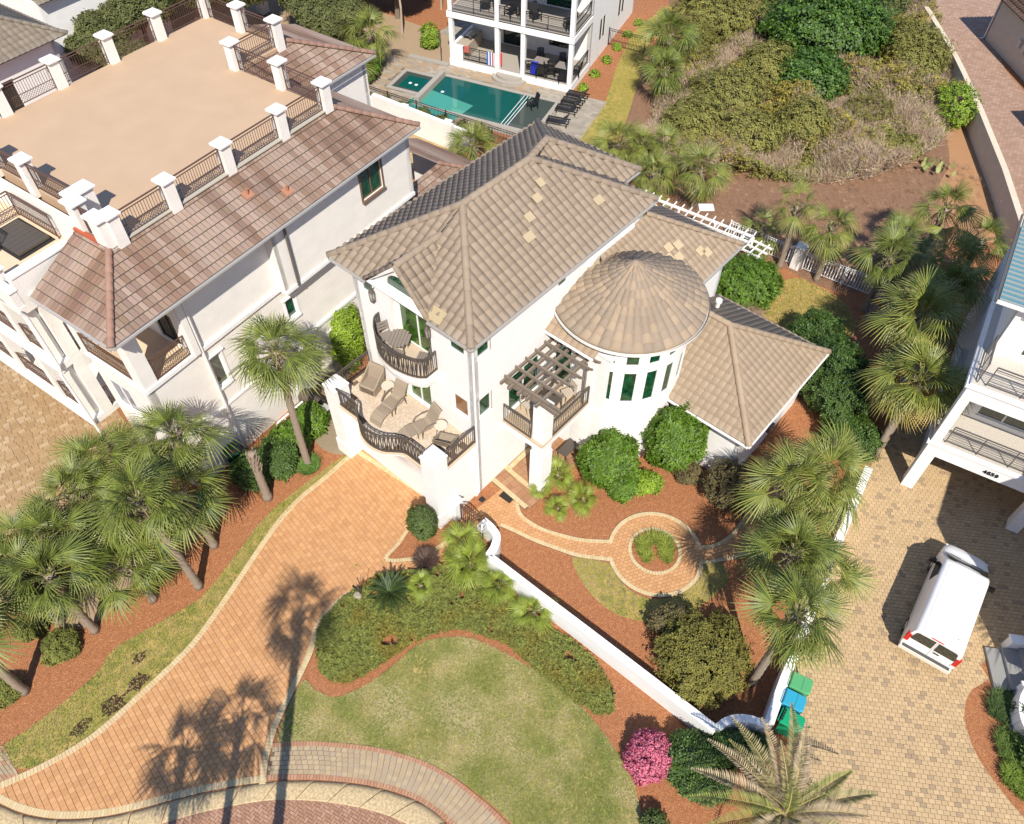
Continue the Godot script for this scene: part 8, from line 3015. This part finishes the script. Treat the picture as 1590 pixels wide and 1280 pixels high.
func oak(label: String, at: Vector2, h: float, r: float, sd: int, key := "oak", group := "oaks behind the roof deck"):
	var t = thing("oak_tree", label, "tree", Vector3(at.x, 0, at.y), 0.0, group)
	var st := sf()
	tube(st, [Vector3.ZERO, Vector3(0.1, h * 0.4, 0), Vector3(0.3, h * 0.75, 0.2)], [0.22, 0.16, 0.08], 7)
	for i in 6:
		var a := i * 1.2 + sd
		tube(st, [Vector3(0.1, h * 0.4, 0), Vector3(cos(a) * r * 0.45, h * 0.65, sin(a) * r * 0.45), Vector3(cos(a) * r * 0.85, h * 0.85, sin(a) * r * 0.85)], [0.1, 0.07, 0.03], 5)
	obj("trunk", st, mat(Color(0.24, 0.19, 0.15), 0.95, K.fine, 2.0), t)
	var c = group3("crown", t)
	for i in 7:
		var a := i * 0.9 + sd
		var d := 0.0 if i == 0 else r * 0.58
		leafy(c, Vector3(cos(a) * d, h * (0.92 if i == 0 else rng.randf_range(0.62, 0.85)), sin(a) * d), Vector3(r * 0.52, h * 0.26, r * 0.52), key, 46, 0.0, sd + i)

func scrub():
	var k := 0
	for q in [[-30.5, -58.5, 5.0, 2.6, "leftmost oak behind the grey tiled roof"], [-26.8, -57.0, 4.2, 2.4, "oak just right of the grey tiled roof's tip"], [-24.0, -60.5, 5.5, 3.0, "tall oak behind the deck railing's middle"], [-20.8, -61.0, 5.0, 2.6, "oak at the far corner of the roof deck"], [-28.5, -63.5, 5.5, 3.0, "oak at the upper edge left of the courtyard"], [-33.5, -62.0, 5.0, 2.6, "oak peeking over the corner tile roof"], [-29.2, -54.6, 3.4, 2.2, "oak filling the gap behind the tip of the grey roof"], [-26.2, -52.2, 2.6, 1.8, "small oak rising beside the grey roof's white wall"],
		[-13.2, -57.3, 4.4, 2.2, "oak leaning over the rear brown roof"], [-12.2, -61.0, 5.2, 2.6, "dark oak above the bright palm"], [-15.0, -60.0, 4.2, 2.2, "oak over the courtyard pool"], [-9.2, -62.8, 5.0, 2.4, "oak at the upper edge beside the mulch slope"], [-7.2, -66.2, 5.5, 2.6, "thin oak nearest the pool house"], [-12.5, -66.5, 6.0, 3.2, "tall oak at the upper edge over the bright palm"], [-17.5, -66.0, 5.5, 2.8, "oak at the upper edge behind the courtyard"]]:
		k += 1
		oak(q[4], Vector2(q[0], q[1]), q[2], q[3], 100 + k * 7)
	# distinct shrubs of the wild lot
	var g := "shrubs of the wild lot"
	for q in [[22.4, -57.5, 2.4, 4.2, 2.3, 3.6, "magnolia", 34, "big dark glossy-leaved thicket at the upper right"], [20.2, -52.0, 1.4, 2.3, 1.5, 2.0, "magnolia", 34, "glossy green thicket below the big dark one"], [14.2, -49.5, 1.4, 2.6, 1.5, 2.4, "scrub", 40, "olive green mound in the left of the wild lot"], [18.4, -45.8, 1.5, 1.6, 1.7, 1.4, "scrub", 55, "dark upright bush standing in front of the dry scrub"], [14.8, -45.2, 1.2, 2.2, 1.3, 1.7, "scrub", 40, "yellow-green mound above the white trellis"], [11.6, -46.6, 1.2, 2.0, 1.3, 2.0, "scrub", 60, "green mound beside the pool lawn"],
		[15.0, -60.5, 1.8, 3.2, 1.9, 3.0, "scrub", 45, "green mound at the top of the wild lot beside the wide palm"], [28.2, -55.5, 1.5, 2.2, 1.6, 3.4, "scrub", 45, "light green scrub along the far drive"], [29.2, -49.0, 1.1, 1.3, 1.2, 1.8, "bright", 40, "bright green shrub at the head of the boundary wall"], [26.2, -62.5, 2.0, 3.4, 2.0, 3.0, "oak", 40, "grey-green tree top at the upper right edge"], [23.4, -48.6, 0.9, 1.7, 1.0, 1.5, "olive", 55, "yellowish bush in the middle of the dry scrub"], [12.2, -55.6, 1.6, 2.4, 1.6, 2.6, "olive", 50, "olive mound touching the wide palm"], [17.6, -53.5, 1.3, 2.0, 1.4, 2.0, "scrub", 50, "rounded green mound in the heart of the wild lot"], [24.6, -44.8, 0.6, 1.2, 0.7, 1.0, "scrub", 60, "small green bush at the lower end of the dry scrub"]]:
		k += 1
		bush("wild_bush", q[8], "bush", Vector3(q[0], q[2], q[1]), Vector3(q[3], q[4], q[5]), q[6], q[7], g, 0.0, 300 + k)
	# the rest of the lot: one tangle of leaves and bare twigs
	var poly := smooth(poly2([7.6, -43.5, 9.2, -48.0, 10.5, -55.0, 13.5, -63.0, 14.0, -72.0, 32.0, -72.0, 31.6, -58.0, 30.2, -51.0, 28.2, -46.8, 24.0, -43.0, 20.0, -41.6, 13.0, -42.0]), true, 3)
	var r := Rect2(poly[0], Vector2.ZERO)
	for p in poly: r = r.expand(p)
	var n := FastNoiseLite.new()
	n.frequency = 0.16
	n.fractal_octaves = 4
	n.seed = 19
	var xl := []
	var cl := []
	var xt := []
	var ct := []
	for i in int(r.get_area() * 72):
		var p := r.position + Vector2(rng.randf(), rng.randf()) * r.size
		if not inside(p, poly): continue
		var v := n.get_noise_2d(p.x, p.y)
		var dry := n.get_noise_2d(p.x * 1.3 + 70, p.y * 1.3) + (0.15 if p.x > 21.0 and p.y > -50.0 else 0.0)
		var h := clampf(1.15 + v * 2.4, 0.3, 2.8)
		var y := h * pow(rng.randf(), 0.45)
		var b := Basis.from_euler(Vector3(rng.randf_range(-0.5, 0.5), rng.randf() * TAU, rng.randf_range(-0.5, 0.5)))
		if rng.randf() < 0.38 + dry * 1.3:
			xt.append(Transform3D(b.scaled(Vector3.ONE * rng.randf_range(0.6, 1.3)), Vector3(p.x, y * 0.7, p.y)))
			ct.append(vary(Color(1, 0.97, 0.92).lerp(Color(0.8, 0.65, 0.5), rng.randf()), 0.25))
		else:
			xl.append(Transform3D(b.scaled(Vector3.ONE * rng.randf_range(0.8, 1.4)), Vector3(p.x, y, p.y)))
			var c := Color(1, 1, 1).lerp(Color(1.2, 1.02, 0.7), clampf(v * 2.0 + rng.randf() * 0.4, 0, 1))
			cl.append(vary(c, 0.3))
	var a = mm("undergrowth", sprigs.scrub[0], K.leaf_dull, xl, cl)
	tag(a, "tangled olive undergrowth between the shrubs of the wild lot", "undergrowth")
	var t = mm("dry_twigs", sprigs.twigs[0], K.twig, xt, ct)
	tag(t, "grey leafless twigs tangled through the wild lot", "twigs")
	# dry sprouts on the bare ground
	xt = []
	ct = []
	var dirt := smooth(poly2(DIRT), true, 3)
	for i in 2600:
		var p := Vector2(rng.randf_range(9, 29), rng.randf_range(-44.5, -32))
		if not inside(p, dirt): continue
		xt.append(Transform3D(Basis(Vector3.UP, rng.randf() * TAU).scaled(Vector3.ONE * rng.randf_range(0.25, 0.7)), Vector3(p.x, 0.0, p.y)))
		ct.append(vary(Color(1, 0.9, 0.8), 0.3))
	var ds = mm("dry_ground_twigs", sprigs.browntwig[0], K.twig, xt, ct)
	tag(ds, "brown twigs and dry weeds strewn over the bare ground below the scrub", "twigs")
	# pine trees' trunks by the pool house slope
	for q in [[-5.9, -64.4, "pale slim tree trunk on the mulch slope beside the pool house"], [-8.6, -60.2, "pale thin trunk in front of the dark oaks by the mulch slope"]]:
		var tr = thing("slim_tree", q[2], "tree", Vector3(q[0], 0, q[1]))
		var st := sf()
		tube(st, [Vector3.ZERO, Vector3(0.1, 2.0, 0.05), Vector3(-0.1, 4.6, -0.4)], [0.1, 0.08, 0.05], 7)
		obj("trunk", st, mat(Color(0.40, 0.32, 0.24), 0.95), tr)
		leafy(tr, Vector3(-0.1, 4.8, -0.5), Vector3(1.3, 0.9, 1.2), "oak", 45, 0.0, int(-q[1]))
